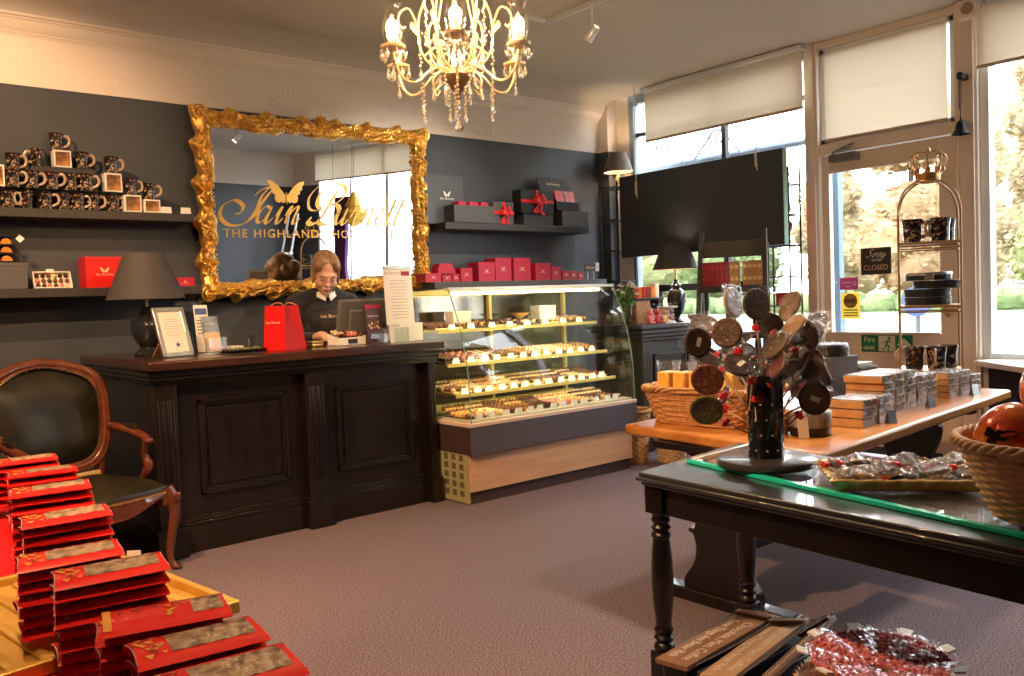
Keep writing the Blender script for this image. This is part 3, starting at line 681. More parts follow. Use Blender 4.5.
for side in range(4):
    a0, a1 = corn_i[side], corn_i[(side+1) % 4]; dx, dz = (a1[0]-a0[0]), (a1[1]-a0[1]); ln_ = math.hypot(dx, dz); ux, uz = dx/ln_, dz/ln_; nx, nz_ = uz, -ux
    cnt = 11 if side % 2 == 0 else 8; ang = math.atan2(uz, ux)
    for k in range(cnt):
        q = (k+.5)/cnt*ln_; cx, cz = a0[0]+ux*q+nx*ow*.55, a0[1]+uz*q+nz_*ow*.55; sg = 1 if k % 2 else -1
        scroll(cx, cz, .036+rg.uniform(-.005,.007), 1.9, sg, rg.uniform(0,6), .056, .0085)
        scroll(cx+ux*.070-nx*.040, cz+uz*.070-nz_*.040, .022, 1.5, -sg, rg.uniform(0,6), .054, .0065)
        leaf(cx-ux*.03, cz-uz*.03, .10, .020, ang+.35*sg, .06); leaf(cx+ux*.02, cz+uz*.02, .085, .018, ang+PI-.45*sg, .06); leaf(cx, cz, .050, .022, ang+PI/2*(-1)+.5*sg, .045)
        for m_ in range(4): fm.sphere((cx+ux*(.03*m_-.05)-nx*.055, -.045, cz+uz*(.03*m_-.05)-nz_*.055), .0085, 7, 5)
for cx, cz, a in ((corn_o[0][0],corn_o[0][1],PI/4),(corn_o[1][0],corn_o[1][1],PI*3/4),(corn_o[2][0],corn_o[2][1],-PI*3/4),(corn_o[3][0],corn_o[3][1],-PI/4)):
    mx, mz = cx+.055*math.cos(a), cz+.055*math.sin(a)
    scroll(mx, mz, .060, 1.8, 1, a, .055, .014)
    for k in range(5): leaf(mx, mz, .12, .024, a+(k-2)*.42, .05)
    for s_ in (-1,1): leaf(mx, mz, .15, .03, a+s_*PI/4, .06)
for k in range(5): leaf(0, corn_o[2][1]-.05, .085, .020, PI/2+(k-2)*.45, .05)
fm.build('frame', M['gold'], mr, sharp=50)
M['mirror'] = mat('silvered_glass', (.86,.88,.88), .0, 1)
MB().box(-iw-.05, -.004, ih0-.05, iw+.05, .0, ih1+.05).build('mirror_glass', M['mirror'], mr)
MB().box(-iw-.08, .0, ih0-.08, iw+.08, .018, ih1+.08).build('backing', M['black'], mr)
# lettering: copperplate strokes as tapered ribbons
lt = MB()
def pen(pts, w0, M4, k=8, nib=R(38), thin=.24):
    P = smooth_path([(x, y, 0) for x, y in pts], k); n = len(P); vs_ = []
    for i, p in enumerate(P):
        t_ = (P[min(i+1, n-1)]-P[max(i-1, 0)]); a = math.atan2(t_.y, t_.x)
        wgt = w0*(thin+(1-thin)*abs(math.sin(a-nib))**1.6)*min(1, .35+min(i, n-1-i)/5)
        nx_, ny_ = -math.sin(a), math.cos(a)
        vs_ += [(p.x+nx_*wgt/2, p.y+ny_*wgt/2, 0), (p.x-nx_*wgt/2, p.y-ny_*wgt/2, 0)]
    lt.add(vs_, [(2*i, 2*i+1, 2*i+3, 2*i+2) for i in range(n-1)], 0, M4)
SHR = Matrix(((1,.42,0,0),(0,1,0,0),(0,0,1,0),(0,0,0,1)))
def at(x, z, s): return TR(x, -.0075, z) @ RX(PI/2) @ Matrix.Scale(s, 4) @ SHR
W_ = .19
def g_a(x, M4):
    pen([(x+.62,.86),(x+.38,1.0),(x+.10,.72),(x+.05,.25),(x+.25,.02),(x+.50,.25),(x+.66,.80)], W_, M4); pen([(x+.70,1.0),(x+.62,.45),(x+.62,.10),(x+.76,.02),(x+1.0,.35)], W_*1.15, M4)
def g_i(x, M4, dot=True):
    pen([(x+.0,.40),(x+.22,.98),(x+.16,.4),(x+.18,.06),(x+.32,.03),(x+.52,.35)], W_*1.1, M4)
    if dot: pen([(x+.20,1.42),(x+.27,1.50),(x+.24,1.40),(x+.20,1.44)], W_*1.2, M4)
def g_n(x, M4):
    pen([(x,.45),(x+.16,.98),(x+.22,.92),(x+.16,.4),(x+.14,.0)], W_*1.1, M4); pen([(x+.14,.15),(x+.30,.65),(x+.52,1.0),(x+.66,.90),(x+.60,.45),(x+.60,.10),(x+.74,.02),(x+.98,.35)], W_*1.1, M4)
def g_u(x, M4):
    pen([(x,.45),(x+.20,1.0),(x+.14,.4),(x+.22,.03),(x+.42,.12),(x+.64,.62)], W_*1.1, M4); pen([(x+.70,1.0),(x+.62,.45),(x+.62,.10),(x+.76,.02),(x+.98,.35)], W_*1.1, M4)
def g_r(x, M4):
    pen([(x,.40),(x+.18,.92),(x+.20,1.1),(x+.30,.98),(x+.46,.95),(x+.36,.45),(x+.38,.06),(x+.50,.02),(x+.72,.38)], W_*1.05, M4)
def g_e(x, M4):
    pen([(x,.35),(x+.30,.55),(x+.42,.85),(x+.28,1.0),(x+.08,.70),(x+.06,.25),(x+.26,.0),(x+.50,.14),(x+.68,.40)], W_, M4)
def g_t(x, M4):
    pen([(x,.40),(x+.25,1.10),(x+.30,1.75),(x+.20,.8),(x+.16,.15),(x+.28,.02),(x+.52,.36)], W_*1.1, M4); pen([(x-.04,1.12),(x+.50,1.16)], W_*.6, M4)
def cap_I(x, M4):
    pen([(x+1.70,2.25),(x+1.25,2.05),(x+.95,1.55),(x+.90,.75),(x+.50,.0),(x-.35,-.12),(x-1.05,.35),(x-1.10,.95),(x-.55,1.28),(x+.05,.98),(x+.05,.62),(x-.25,.50)], W_*1.15, M4)
    pen([(x+1.72,2.25),(x+1.35,1.75),(x+1.05,1.0),(x+.95,.45),(x+.55,-.02)], W_*1.7, M4); pen([(x+.50,1.55),(x+.85,1.95),(x+1.35,2.12),(x+1.75,2.28)], W_*1.2, M4)
def cap_B(x, M4):
    pen([(x+.95,2.05),(x+.70,1.2),(x+.45,.35),(x+.05,.0),(x-.30,.12),(x-.20,.42)], W_*1.7, M4)
    pen([(x+.30,.85),(x-.15,1.25),(x-.10,1.95),(x+.55,2.45),(x+1.30,2.35),(x+1.55,1.85),(x+1.20,1.35),(x+.78,1.22)], W_*1.2, M4)
    pen([(x+.78,1.22),(x+1.35,1.10),(x+1.50,.55),(x+1.10,.05),(x+.55,.02),(x+.25,.25)], W_*1.5, M4)
    pen([(x+1.0,2.6),(x-.10,2.5),(x-.75,1.7),(x-.55,.95),(x+.05,.85),(x+.60,1.40),(x+.90,2.05)], W_*.8, M4)
s1 = .128
Mi = at(-.735, .540, s1)
cap_I(.35, Mi); g_a(1.45, Mi); g_i(2.55, Mi); g_n(3.15, Mi)
cap_B(5.05, Mi)
for x, g in ((6.45, g_u), (7.50, g_r), (8.30, g_n), (9.35, g_e), (10.10, g_t), (10.70, g_t)): g(x-.05, Mi)
lt.text('THE HIGHLAND CHOCOLATIER', .089, TR(-.035, -.0075, .462) @ RX(PI/2), depth=.0005, sx=1.0, space=1.22)
# moth emblem above the name
wing = [(0,.02),(.03,.06),(.07,.11),(.12,.150),(.175,.165),(.170,.135),(.150,.115),(.155,.090),(.130,.075),(.128,.048),(.105,.040),(.110,.010),(.098,-.022),(.070,-.032),(.045,-.022),(.032,-.036),(.014,-.022),(.004,-.01)]
for s_ in (-1,1):
    pl = [(s_*x*.86, y*.86) for x, y in wing]; pl = pl if s_ < 0 else pl[::-1]
    lt.prism(pl[::-1], -.0005, .0005, 0, TR(-.290, -.0075, .722) @ RX(PI/2))
lt.lathe([(.001,-.04),(.008,-.02),(.008,.04),(.001,.055)], 8, (-.290,-.009,.722))
o = lt.build('lettering', M['goldtext'], mr, sharp=0); o['label'] = 'gold script name with a winged emblem and capital line below'
# ================================================================== CHANDELIER
cd = thing('chandelier', 'cream and gold chandelier with glass storm shades and hanging crystals', 'chandelier', (2.17, 2.87, 2.277))
M['chgold'] = mat('cream_gilt', (.80,.62,.34), .35, .55, col2=(.86,.72,.46), scale=20)
M['shadeglass'] = pane_mat('storm_glass', (1,.97,.90), .05, 1.3, .05)
M['flame'] = mat('flame_bulb', (1,.8,.5), .5, emit=(1,.66,.28), es=22)
MB().lathe([(.001,-.075),(.012,-.070),(.010,-.055),(.018,-.045),(.030,-.035),(.038,-.015),(.058,.0),(.062,.012),(.040,.020),(.020,.030),(.014,.06),(.022,.09),(.012,.12),(.010,.22),(.020,.26),(.012,.30),(.009,.52),(.022,.56),(.008,.62),(.008,.99),(.05,1.01),(.06,1.055)], 20).build('column', M['chgold'], cd, sharp=50)
MB().lathe([(.006,-.085),(.013,-.072),(.011,-.057),(.019,-.047),(.031,-.037),(.040,-.016),(.060,-.001),(.064,.013),(.050,.016)], 22, cap=False).build('hub_cup', mat('dark_bronze', (.16,.10,.055), .4, .6), cd, sharp=50)
def drop(b, x, y, z, s=1, kind=0):
    if kind == 0:   # pear drop
        b.lathe([(.0005,0),(.003*s,-.006*s),(.0085*s,-.026*s),(.007*s,-.034*s),(.0005,-.042*s)], 6, (x,y,z))
    else:           # faceted bead
        b.lathe([(.0005,0),(.006*s,-.005*s),(.006*s,-.009*s),(.0005,-.014*s)], 6, (x,y,z))
def strand(b, x, y, z, n, end=True, s=1):
    for k in range(n): drop(b, x+.004*math.sin(k*2.1), y, z-.015*s*k, s, 1)
    if end: drop(b, x, y, z-.015*s*n, s*1.1, 0)
rg = random.Random(2)
for k in range(6):
    a = R(53)+k*PI/3; ca, sa = math.cos(a), math.sin(a); q = lambda r, z: (r*ca, r*sa, z)
    b = MB(); b.tube(smooth_path([q(.030,.015),q(.075,.045),(q(.13,.02)),q(.19,-.03),q(.245,-.025),q(.28,.03),q(.29,.085)], 6), .0052, 8)
    b.tube(smooth_path([q(.04,.05),q(.10,.075),q(.125,.13),q(.085,.155),q(.070,.115),q(.095,.10)], 5), .0042, 7)
    b.tube(smooth_path([q(.08,.025),q(.115,-.015),q(.105,-.055),q(.085,-.035)], 5), .0038, 7)
    arm = b.build('arm', M['chgold'], cd)
    MB().lathe([(.006,.0),(.020,.006),(.046,.016),(.050,.026),(.047,.026),(.020,.020),(.018,.05),(.011,.052),(.011,.075),(.001,.075)], 18, q(.29,.075), cap=False).build('candle_cup', M['chgold'], arm)
    MB().lathe([(.022,.0),(.033,.015),(.042,.045),(.041,.070),(.031,.105),(.026,.125),(.033,.150),(.040,.160)], 20, q(.29,.105), cap=False).build('storm_shade', M['shadeglass'], arm, sharp=80)
    MB().lathe([(.001,0),(.010,.010),(.014,.028),(.009,.050),(.001,.072)], 12, q(.29,.150)).build('bulb', M['flame'], arm)
    l = light('candle_light', 'POINT', Vector((2.17,2.87,2.277))+Vector(q(.29,.185)), 7.5, (1,.66,.34), .03)
    b = MB()
    for j in range(7):
        aa = j/7*2*PI; drop(b, .29*ca+.045*math.cos(aa), .29*sa+.045*math.sin(aa), .088, 1.15, 0)
    b.build('crystal_drops', M['crystal'], arm)
    for pt_, n_ in ((q(.29,.065),4),(q(.165,-.015),7)):
        b = MB(); strand(b, *pt_, n_, True, 1.0); b.build('crystal_strand', M['crystal'], arm)
    # upper scrolls
    a2 = a+PI/6; c2, s2 = math.cos(a2), math.sin(a2); q2 = lambda r, z: (r*c2, r*s2, z)
    b = MB(); b.tube(smooth_path([q2(.02,.04),q2(.09,.05),q2(.145,.12),q2(.150,.25),q2(.11,.36),q2(.09,.44),q2(.13,.49),q2(.165,.45),q2(.145,.41)], 6), .0048, 8)
    b.tube(smooth_path([q2(.150,.20),q2(.185,.29),q2(.225,.28),q2(.235,.235),q2(.215,.215)], 5), .0045, 7)
    b.tube(smooth_path([q2(.13,.10),q2(.09,.13),q2(.06,.11),q2(.075,.08)], 5), .0042, 7)
    for j in range(3): b.sphere(q2(.158+.01*j,.20+.012*j), (.010,.010,.016), 8, 6)
    us = b.build('upper_scroll', M['chgold'], cd)
    for pt_, n_ in ((q2(.228,.212),6),(q2(.150,.185),9),(q2(.10,.045),6)):
        b = MB(); strand(b, *pt_, n_, True, 1.0); b.build('crystal_strand', M['crystal'], us)
    b = MB()
    for j in range(11):     # swag between scroll and column
        u = j/10; drop(b, c2*(.14*(1-u)+.012*u), s2*(.14*(1-u)+.012*u), .20-.07*math.sin(PI*u)+.06*u, .9, 1)
    b.build('crystal_swag', M['crystal'], us)
for j in range(5):
    aa = j/5*2*PI; b = MB(); strand(b, .035*math.cos(aa), .035*math.sin(aa), -.03, 7, True, 1); b.build('crystal_strand', M['crystal'], cd)
b = MB(); strand(b, 0, 0, -.075, 7, False, 1.05)
b.build('crystal_strand', M['crystal'], cd)
MB().sphere((0,0,-.200), .019, 14, 9).build('crystal_ball', M['crystal'], cd)
# ================================================================== WALL SHELVES
def shelf(label, x0, x1, ytop, z, th, m):
    b = MB(); b.box(x0, ytop, z-th, x1, YB, z); return tag(b.build('wall_shelf', m, bevel=.004), label, 'shelf')
shelf('dark floating shelf on the left wall carrying patterned mugs', -.6, 2.13, 5.85, 2.02, .055, M['greywood'])
shelf('dark floating shelf on the left wall below the mugs, holding red boxes', -.6, 2.16, 5.85, 1.53, .055, M['greywood'])
shelf('dark floating shelf right of the mirror carrying ribboned gift boxes', 4.20, 5.90, 5.80, 2.025, .058, M['greywood'])
shelf('low dark floating shelf right of the mirror with crimson boxes', 4.05, 6.10, 5.78, 1.525, .055, M['grey'])
# patterned mug material: near-black glaze with rust, cream and gold flecks
def pattern_mat(name, base, cs, scale, thr):
    m = D.materials.new(name); m.use_nodes = True; N, L = nt(m); b = N['Principled BSDF']; b.inputs['Roughness'].default_value = .25; b.inputs['Coat Weight'].default_value = .3
    tc = N.new('ShaderNodeTexCoord'); v = N.new('ShaderNodeTexVoronoi'); v.inputs['Scale'].default_value = scale; L.new(tc.outputs['Object'], v.inputs['Vector'])
    rp = N.new('ShaderNodeValToRGB'); rp.color_ramp.interpolation = 'CONSTANT'; rp.color_ramp.elements[0].color = (*base, 1); rp.color_ramp.elements[1].position = thr; rp.color_ramp.elements[1].color = (*cs[0], 1)
    for i, c in enumerate(cs[1:]): e = rp.color_ramp.elements.new(thr+(1-thr)*(i+1)/len(cs)); e.color = (*c, 1)
    sp = N.new('ShaderNodeSeparateColor'); L.new(v.outputs['Color'], sp.inputs[0]); L.new(sp.outputs[0], rp.inputs[0])
    ns = N.new('ShaderNodeTexNoise'); ns.inputs['Scale'].default_value = scale*1.3; L.new(tc.outputs['Object'], ns.inputs['Vector'])
    mx = N.new('ShaderNodeMix'); mx.data_type = 'RGBA'; mx.inputs[6].default_value = (*base, 1)
    mt = N.new('ShaderNodeMath'); mt.operation = 'GREATER_THAN'; mt.inputs[1].default_value = .47; L.new(ns.outputs['Fac'], mt.inputs[0]); L.new(mt.outputs[0], mx.inputs[0])
    L.new(rp.outputs[0], mx.inputs[7]); L.new(mx.outputs[2], b.inputs['Base Color']); return m
M['mug'] = pattern_mat('mug_glaze', (.010,.009,.010), [(.16,.05,.02),(.34,.20,.07),(.36,.29,.22)], 75, .66)
M['muglip'] = mat('mug_handle_glaze', (.42,.33,.24), .2, coat=.4)
mug0 = thing('mug', 'x', 'mug', (0,0,0))
mb_ = MB(); mb_.lathe([(.030,0),(.037,.003),(.038,.03),(.039,.07),(.043,.100),(.045,.108),(.042,.108),(.039,.098),(.035,.065),(.034,.010),(.001,.008)], 24, cap=False)
mb_.build('mug_body', M['mug'], mug0, sharp=50)
MB().tube(smooth_path([(.036,0,.088),(.060,0,.094),(.074,0,.070),(.066,0,.038),(.037,0,.024)], 5), .0055, 8, flat=1.5).build('handle', M['muglip'], mug0)
used_mug = [False]
def mug(x, y, z, rz, label, group='patterned mugs'):
    if not used_mug[0]:
        used_mug[0] = True; mug0.location = (x,y,z); mug0.rotation_euler = (0,0,rz); mug0['label'] = label; mug0['group'] = group; return mug0
    return dup(mug0, (x,y,z), rz, label, group)
sc_m = 1.0
for k, x in enumerate((1.034,1.135,1.240,1.340,1.425,1.512,1.632)):
    mug(x, 5.925, 2.021, R(rnd.uniform(-25,5)) if k != 1 else R(200), f'dark patterned mug on the wall shelf, {ORD[k]} from left in the lowest row')
st_ = tag(MB().box(.90,5.865,2.142,1.70,5.985,2.147).box(.90,5.865,2.0205,.905,5.985,2.142).box(1.695,5.865,2.0205,1.70,5.985,2.142).build('riser', M['acrylic']), 'clear acrylic step over the lowest row of mugs', 'display riser')
for k, x in enumerate((1.070,1.170,1.283,1.388,1.480)):
    mug(x, 5.925, 2.148, R(rnd.uniform(-25,5)), f'dark patterned mug on the clear step, {ORD[k]} from left in the middle row')
tag(MB().box(1.185,5.99,2.021,1.560,6.085,2.302).build('plinth', M['greywood'], bevel=.004), 'grey display plinth standing behind the rows of mugs', 'plinth')
tag(MB().box(1.03,6.0,2.021,1.17,6.085,2.266).build('plinth', M['greywood'], bevel=.004), 'narrow grey plinth under the lone mug left of the larger plinth', 'plinth')
mug(1.095, 6.04, 2.267, R(-10), 'dark patterned mug alone on the narrow plinth, above the rows')
mug(1.235, 6.035, 2.303, R(170), 'dark patterned mug on the plinth, left of the framed box')
mug(1.487, 6.035, 2.303, R(-10), 'dark patterned mug on the plinth, right of the framed box')
# white-edged window boxes under mugs
M['amber'] = mat('amber_picture', (.10,.035,.010), .4, col2=(.50,.25,.07), scale=14)
def winbox(x, y, z, w, h, label, d=.075):
    t = thing('mug_box', label, 'gift box', (x,y,z), 0, 'white-edged mug boxes')
    MB().box(-w/2,-d/2,0,w/2,d/2,h).build('box', M['white'], t, bevel=.002)
    MB().box(-w/2+.010,-d/2-.001,.010,w/2-.010,-d/2+.002,h-.010).build('picture_panel', M['amber'], t)
    return t
winbox(1.368,6.035,2.303,.103,.108,'white-edged picture box on the plinth under the topmost mug')
mug(1.345, 6.035, 2.412, R(-10), 'dark patterned mug highest on the wall shelf, on a white-edged box')
winbox(1.635,5.925,2.148,.105,.120,'white-edged box on the clear step at its right end')
mug(1.635, 5.925, 2.269, R(-5), 'dark patterned mug on the white-edged box at the step end')
winbox(1.745,5.915,2.021,.108,.112,'white-edged box on the shelf board, first right of the clear step')
mug(1.745, 5.915, 2.134, R(-5), 'dark patterned mug on the first white-edged box right of the step')
winbox(1.866,5.915,2.021,.105,.088,'low white-edged box at the right end of the mug display')
mug(1.862, 5.915, 2.110, R(-15), 'dark patterned mug on the low white-edged box at the right end')
winbox(.985,5.925,2.148,.07,.130,'white-edged box at the left end of the clear step')
def card(x, y, z, label, w=.06, h=.042, rz=0, m='white', group=None, name='price_card'):
    b = MB(); b.add([(-w/2,0,0),(w/2,0,0),(w/2,.012,h),(-w/2,.012,h),(-w/2,.03,0),(w/2,.03,0)], [(0,1,2,3),(3,2,5,4),(0,4,5,1),(0,3,4),(1,5,2)])
    o = b.build(name, M[m], loc=(x,y,z), rz=rz); return tag(o, label, 'price card', group)
card(1.955,5.87,2.0205,'white price card beside the low white-edged mug box',.068,.044)
card(2.085,5.87,2.0205,'white price card at the shelf end against the gilt mirror frame',.064,.044)
# emblem: a moth and a line of lettering, on boxes and bags
def emblem(b, x, y, z, s, mi, rz=0):
    M4 = TR(x,y,z) @ RZ(rz) @ RX(PI/2)
    for sg in (-1,1):
        pl = [(sg*q[0]*.11*s, q[1]*.11*s+.003*s) for q in wing]; b.prism(pl[::-1] if sg < 0 else pl, -.0004, .0004, mi, M4)
    b.text('Iain Burnett', .015*s, M4 @ TR(0,-.009*s,0) , mi, .0003)
M['goldprint'] = mat('gold_print', (.80,.58,.32), .4, .3)
def carton(name, label, x0, y0, z0, x1, y1, z1, m, cat='gift box', emb=0, group=None, bev=.003, rz=0, lid=True):
    cx, cy = (x0+x1)/2, (y0+y1)/2; w, d, h = x1-x0, y1-y0, z1-z0
    t = thing(name, label, cat, (cx,cy,z0), rz, group)
    b = MB(); b.box(-w/2,-d/2,0,w/2,d/2,h)
    if emb: emblem(b, 0, -d/2-.0006, h*.5, emb, 1)
    b.build('box', [M[m], M['goldprint']], t, bevel=bev if not emb else 0)
    if lid: MB().box(-w/2-.0015,-d/2-.0015,h-.35*h if h < .05 else h-.022,w/2+.0015,d/2+.0015,h+.0015).build('lid', M[m], t, bevel=.002)
    return t
# --- lower left shelf
carton('gift_box','dark grey gift box at the left end of the low shelf',.86,5.88,1.531,1.108,6.06,1.690,'grey',lid=True)
t = thing('sweet_tower','x','sweets',(1.0,5.96,1.693)); t['label'] = 'black tiered box of orange slices standing on the grey box'
b = MB()
for k in range(4): b.box(-.12,-.05,.052*k,.055,.05,.052*k+.010)
b.box(-.12,.045,0,.055,.052,.166)
b.build('tiers', M['black'], t, bevel=.002)
M['orangeslice'] = mat('candied_orange', (.75,.16,.02), .3, col2=(.85,.30,.04), scale=40, coat=.5)
for k in range(3):
    for j in range(2):
        MB().lathe([(.001,-.02),(.030,-.018),(.032,0),(.030,.018),(.001,.02)], 18, M=TR(-.065+.075*j,-.02,.052*k+.011) @ RX(PI/2)).build('orange_slice', M['orangeslice'], t) if False else MB().prism([(.030*math.cos(a/8*PI), .034*math.sin(a/8*PI)) for a in range(9)], -.02, .02, 0, TR(-.065+.075*j,-.02,.052*k+.010) @ RX(PI/2)).build('orange_slice', M['orangeslice'], t, bevel=.002)
MB().box(-.018,-.003,-.018,.018,.001,.018,0,TR(.082,-.055,.145) @ RY(PI/4)).build('tag', M['white'], t)
t = thing('chocolate_box','open tilted box of assorted chocolates on the low shelf','chocolates',(1.255,5.93,1.531))
q = RX(R(-28))
MB().box(-.105,-.03,.0,.105,.03,.012,0,TR(0,0,.02) @ RX(R(58))).build('box', M['white'], t) if False else None
b = MB(); Q = TR(0,-.02,.002) @ RX(R(62))
b.box(-.108,.0,-.03,.108,.120,-.022,0,Q)
for a in ((-.108,0,-.03,-.100,.12,.004),(.100,0,-.03,.108,.12,.004),(-.108,0,-.03,.108,.008,.004),(-.108,.112,-.03,.108,.12,.004)): b.box(*a,0,Q)
b.build('box', M['paper'], t, bevel=.001)
M['chocmix'] = mat('mixed_chocolates', (.10,.035,.016), .35, col2=(.50,.26,.13), scale=50)
M['chocdark'] = mat('dark_chocolate', (.045,.016,.008), .3)
M['chocmilk'] = mat('milk_chocolate', (.16,.060,.022), .35)
M['chocwhite'] = mat('white_chocolate', (.72,.55,.32), .35)
M['chocgold'] = mat('gold_dusted_chocolate', (.58,.33,.10), .35, .2)
M['chocpink'] = mat('pink_chocolate', (.62,.20,.18), .4)
cm = [M['chocdark'],M['chocmilk'],M['chocwhite'],M['chocpink']]
for i in range(6):
    for j in range(3): MB().sphere((-.083+.033*i,.024+.036*j,-.012), (.014,.015,.013), 8, 6, 0, Q).build('chocolate', cm[rnd.randrange(4)], t)
card(1.262,6.02,1.531,'small grey-white card behind the open chocolate box',.045,.128)
carton('gift_box','large bright red gift box with gold emblem beside the lamp shade',1.435,5.88,1.531,1.660,6.06,1.727,'red',emb=1.5)
carton('gift_box','red gift box half hidden behind the lamp shade',1.675,5.95,1.531,1.86,6.07,1.70,'red')
carton('gift_box','small crimson box between the lamp shade and the mirror frame',2.0,5.90,1.531,2.125,6.0,1.588,'crimson',emb=.8)
# dark unit standing on the floor left of the counter
t = thing('wall_cabinet','low dark cabinet with a red-brown rail on the back wall behind the armchair','cabinet',(.42,5.9,0))
MB().box(-.85,-.14,0,.50,.18,1.02).build('body', M['black'], t, bevel=.005)
MB().box(-.86,-.155,.66,.51,-.14,.71).build('rail', M['redwood'], t, bevel=.004)
for k in (.25,.48,.86): MB().box(-.82,-.150,k,.47,-.14,k+.012).build('drawer_edge', M['greywood'], t)
# --- right upper shelf
def bow(b, x, y, z, s, tails=True, mi=0, seed=0):
    rg = random.Random(seed)
    def loop(a, l, w):
        def f(i, j):
            u = i/14; th = u*2*PI; r_ = l*math.sin(u*PI)
            px, pz = r_*math.cos(a), r_*math.sin(a); py = -.028*s*math.sin(th)*1.0-.01*s
            ww = (j/3-.5)*w*(.35+.65*math.sin(u*PI))
            return (x+px-ww*math.sin(a), y+py-.012*s, z+pz+ww*math.cos(a))
        b.grid(f, 15, 4, mi)
    for a in (R(20),R(160),R(-12),R(192),R(60),R(118)): loop(a+rg.uniform(-.1,.1), .062*s, .028*s)
    b.sphere((x,y-.02*s,z), (.014*s,.014*s,.013*s), 8, 6, mi)
    if tails:
        for a, l in ((R(-62),.125),(R(-112),.10)):
            def g(i, j):
                u = i/10; w = (j/2-.5)*.024*s; dx = l*s*u*math.cos(a)+.008*s*math.sin(u*7); dz = l*s*u*math.sin(a)
                return (x+dx+w, y-.016*s-.014*s*math.sin(u*6), z+dz+w*.3)
            b.grid(g, 11, 3, mi)
def ribboned(label, x0, x1, z0, z1, y0, y1, m, seed, s=1.1):
    t = carton('ribboned_box', label, x0, y0, z0, x1, y1, z1, m, group=None); w, d, h = x1-x0, y1-y0, z1-z0
    b = MB(); b.box(-.014,-d/2-.004,-.0,.014,-d/2-.001,h+.003).box(-.014,-d/2-.003,h+.001,.014,d/2,h+.003); b.box(-w/2-.003,-d/2-.005,h*.52-.014,w/2+.003,-d/2-.002,h*.52+.014)
    bow(b, 0, -d/2-.004, h*.52, s, True, 0, seed); b.build('ribbon', M['ribbon'], t, sharp=70); return t
t = thing('display_box','open charcoal box of red packets with a tall dark lid','gift box',(4.50,5.88,2.026))
b = MB(); b.box(-.20,-.07,0,.235,.07,.006)
for a in ((-.20,-.07,0,.235,-.064,.150),(-.20,.064,0,.235,.07,.150),(-.20,-.07,0,-.194,.07,.150),(.229,-.07,0,.235,.07,.150)): b.box(*a)
b.build('box', M['grey'], t, bevel=.002)
b = MB(); b.box(-.385,.075,.0,.02,.082,.415); emblem(b, -.16, .074, .235, 2.1, 1); b.build('lid', [mat('smoked_lid', (.075,.085,.10), .3), M['white']], t)
MB().box(.02,.06,0,.026,.085,.40).build('lid_edge', M['acrylic'], t)
for k, (x, w) in enumerate(((-.125,.10),(.0,.12),(.12,.11))):
    MB().prism([(-w/2,0),(w/2,0),(w*.36,.055),(-w*.30,.062)], -.05, .05, 0, TR(x+.03,0,.125) @ RX(PI/2)).build('red_packet', M['crimson'], t, bevel=.004)
ribboned('grey gift box with a long-tailed red bow, second along the shelf', 4.755, 4.985, 2.026, 2.222, 5.84, 5.98, 'grey', 1, 1.0)
carton('gift_box','grey carton under the black ribboned box on the right shelf',5.08,5.81,2.026,5.435,5.97,2.128,'charcoal')
ribboned('black gift box with red bow standing on a grey carton', 5.04, 5.435, 2.131, 2.340, 5.795, 5.92, 'black', 2, 1.12)
carton('gift_box','grey carton at the right end of the shelf under the red packets',5.545,5.80,2.026,5.895,5.98,2.170,'grey')
t = thing('display_box','black box with propped gable lid full of red packets','gift box',(5.63,5.90,2.174))
b = MB(); b.box(-.13,-.075,0,.17,.07,.008)
for a in ((-.13,-.075,0,.17,-.068,.085),(-.13,.063,0,.17,.07,.10),(-.13,-.075,0,-.122,.07,.10),(.162,-.075,0,.17,.07,.085)): b.box(*a)
b.build('box', M['black'], t, bevel=.002)
b = MB(); b.add([(-.29,.06,.31),(-.06,.06,.335),(.10,-.06,.165),(-.12,-.075,.135),(-.29,.066,.31),(-.06,.066,.335),(.10,-.054,.165),(-.12,-.069,.135)], [(0,1,2,3),(7,6,5,4),(0,4,5,1),(1,5,6,2),(2,6,7,3),(3,7,4,0)]) if False else None
b = MB(); L4 = TR(-.02,.05,.19) @ RX(R(-22)); b.box(-.19,-.004,-.03,.16,.004,.15,0,L4); b.text('Iain Burnett', .035, L4 @ TR(.0,-.0048,.08) @ RX(PI/2), 1, .0004); b.build('lid', [M['charcoal'], M['goldprint']], t)
for k in range(2): MB().box(-.10+.135*k,-.06,.04,.02+.135*k,-.02,.185,0,RX(R(-14))).build('red_packet', M['red'], t, bevel=.004)
MB().box(.032,-.064,.05,.045,-.03,.18,0,RX(R(-14))).build('pale_divider', M['white'], t)
# --- right lower shelf: crimson cartons
CRX = [ (4.00,4.155,1.526,1.60,'low crimson carton at the left end of the row beside the mirror frame'),
 (4.17,4.265,1.526,1.585,'small crimson carton, first right of the low carton by the mirror'),
 (4.275,4.345,1.526,1.590,'small crimson carton under the peaked carton'),
 (4.36,4.485,1.526,1.640,'crimson carton, fourth from the mirror'),
 (4.555,4.735,1.526,1.690,'crimson carton, front half of the tallest pair in the row'),
 (4.745,4.925,1.526,1.728,'tall crimson carton in the middle of the row, left of the gap'),
 (4.955,5.155,1.526,1.728,'tall crimson carton in the middle of the row, right of the gap'),
 (5.215,5.40,1.526,1.682,'crimson carton right of the tall pair'),
 (5.41,5.535,1.526,1.652,'crimson carton stepping down right of the tall pair'),
 (5.55,5.645,1.526,1.612,'first of three tiny crimson cartons near the dark sign'),
 (5.653,5.748,1.526,1.608,'second of three tiny crimson cartons near the dark sign'),
 (5.756,5.835,1.526,1.600,'third of three tiny crimson cartons, touching the dark sign')]
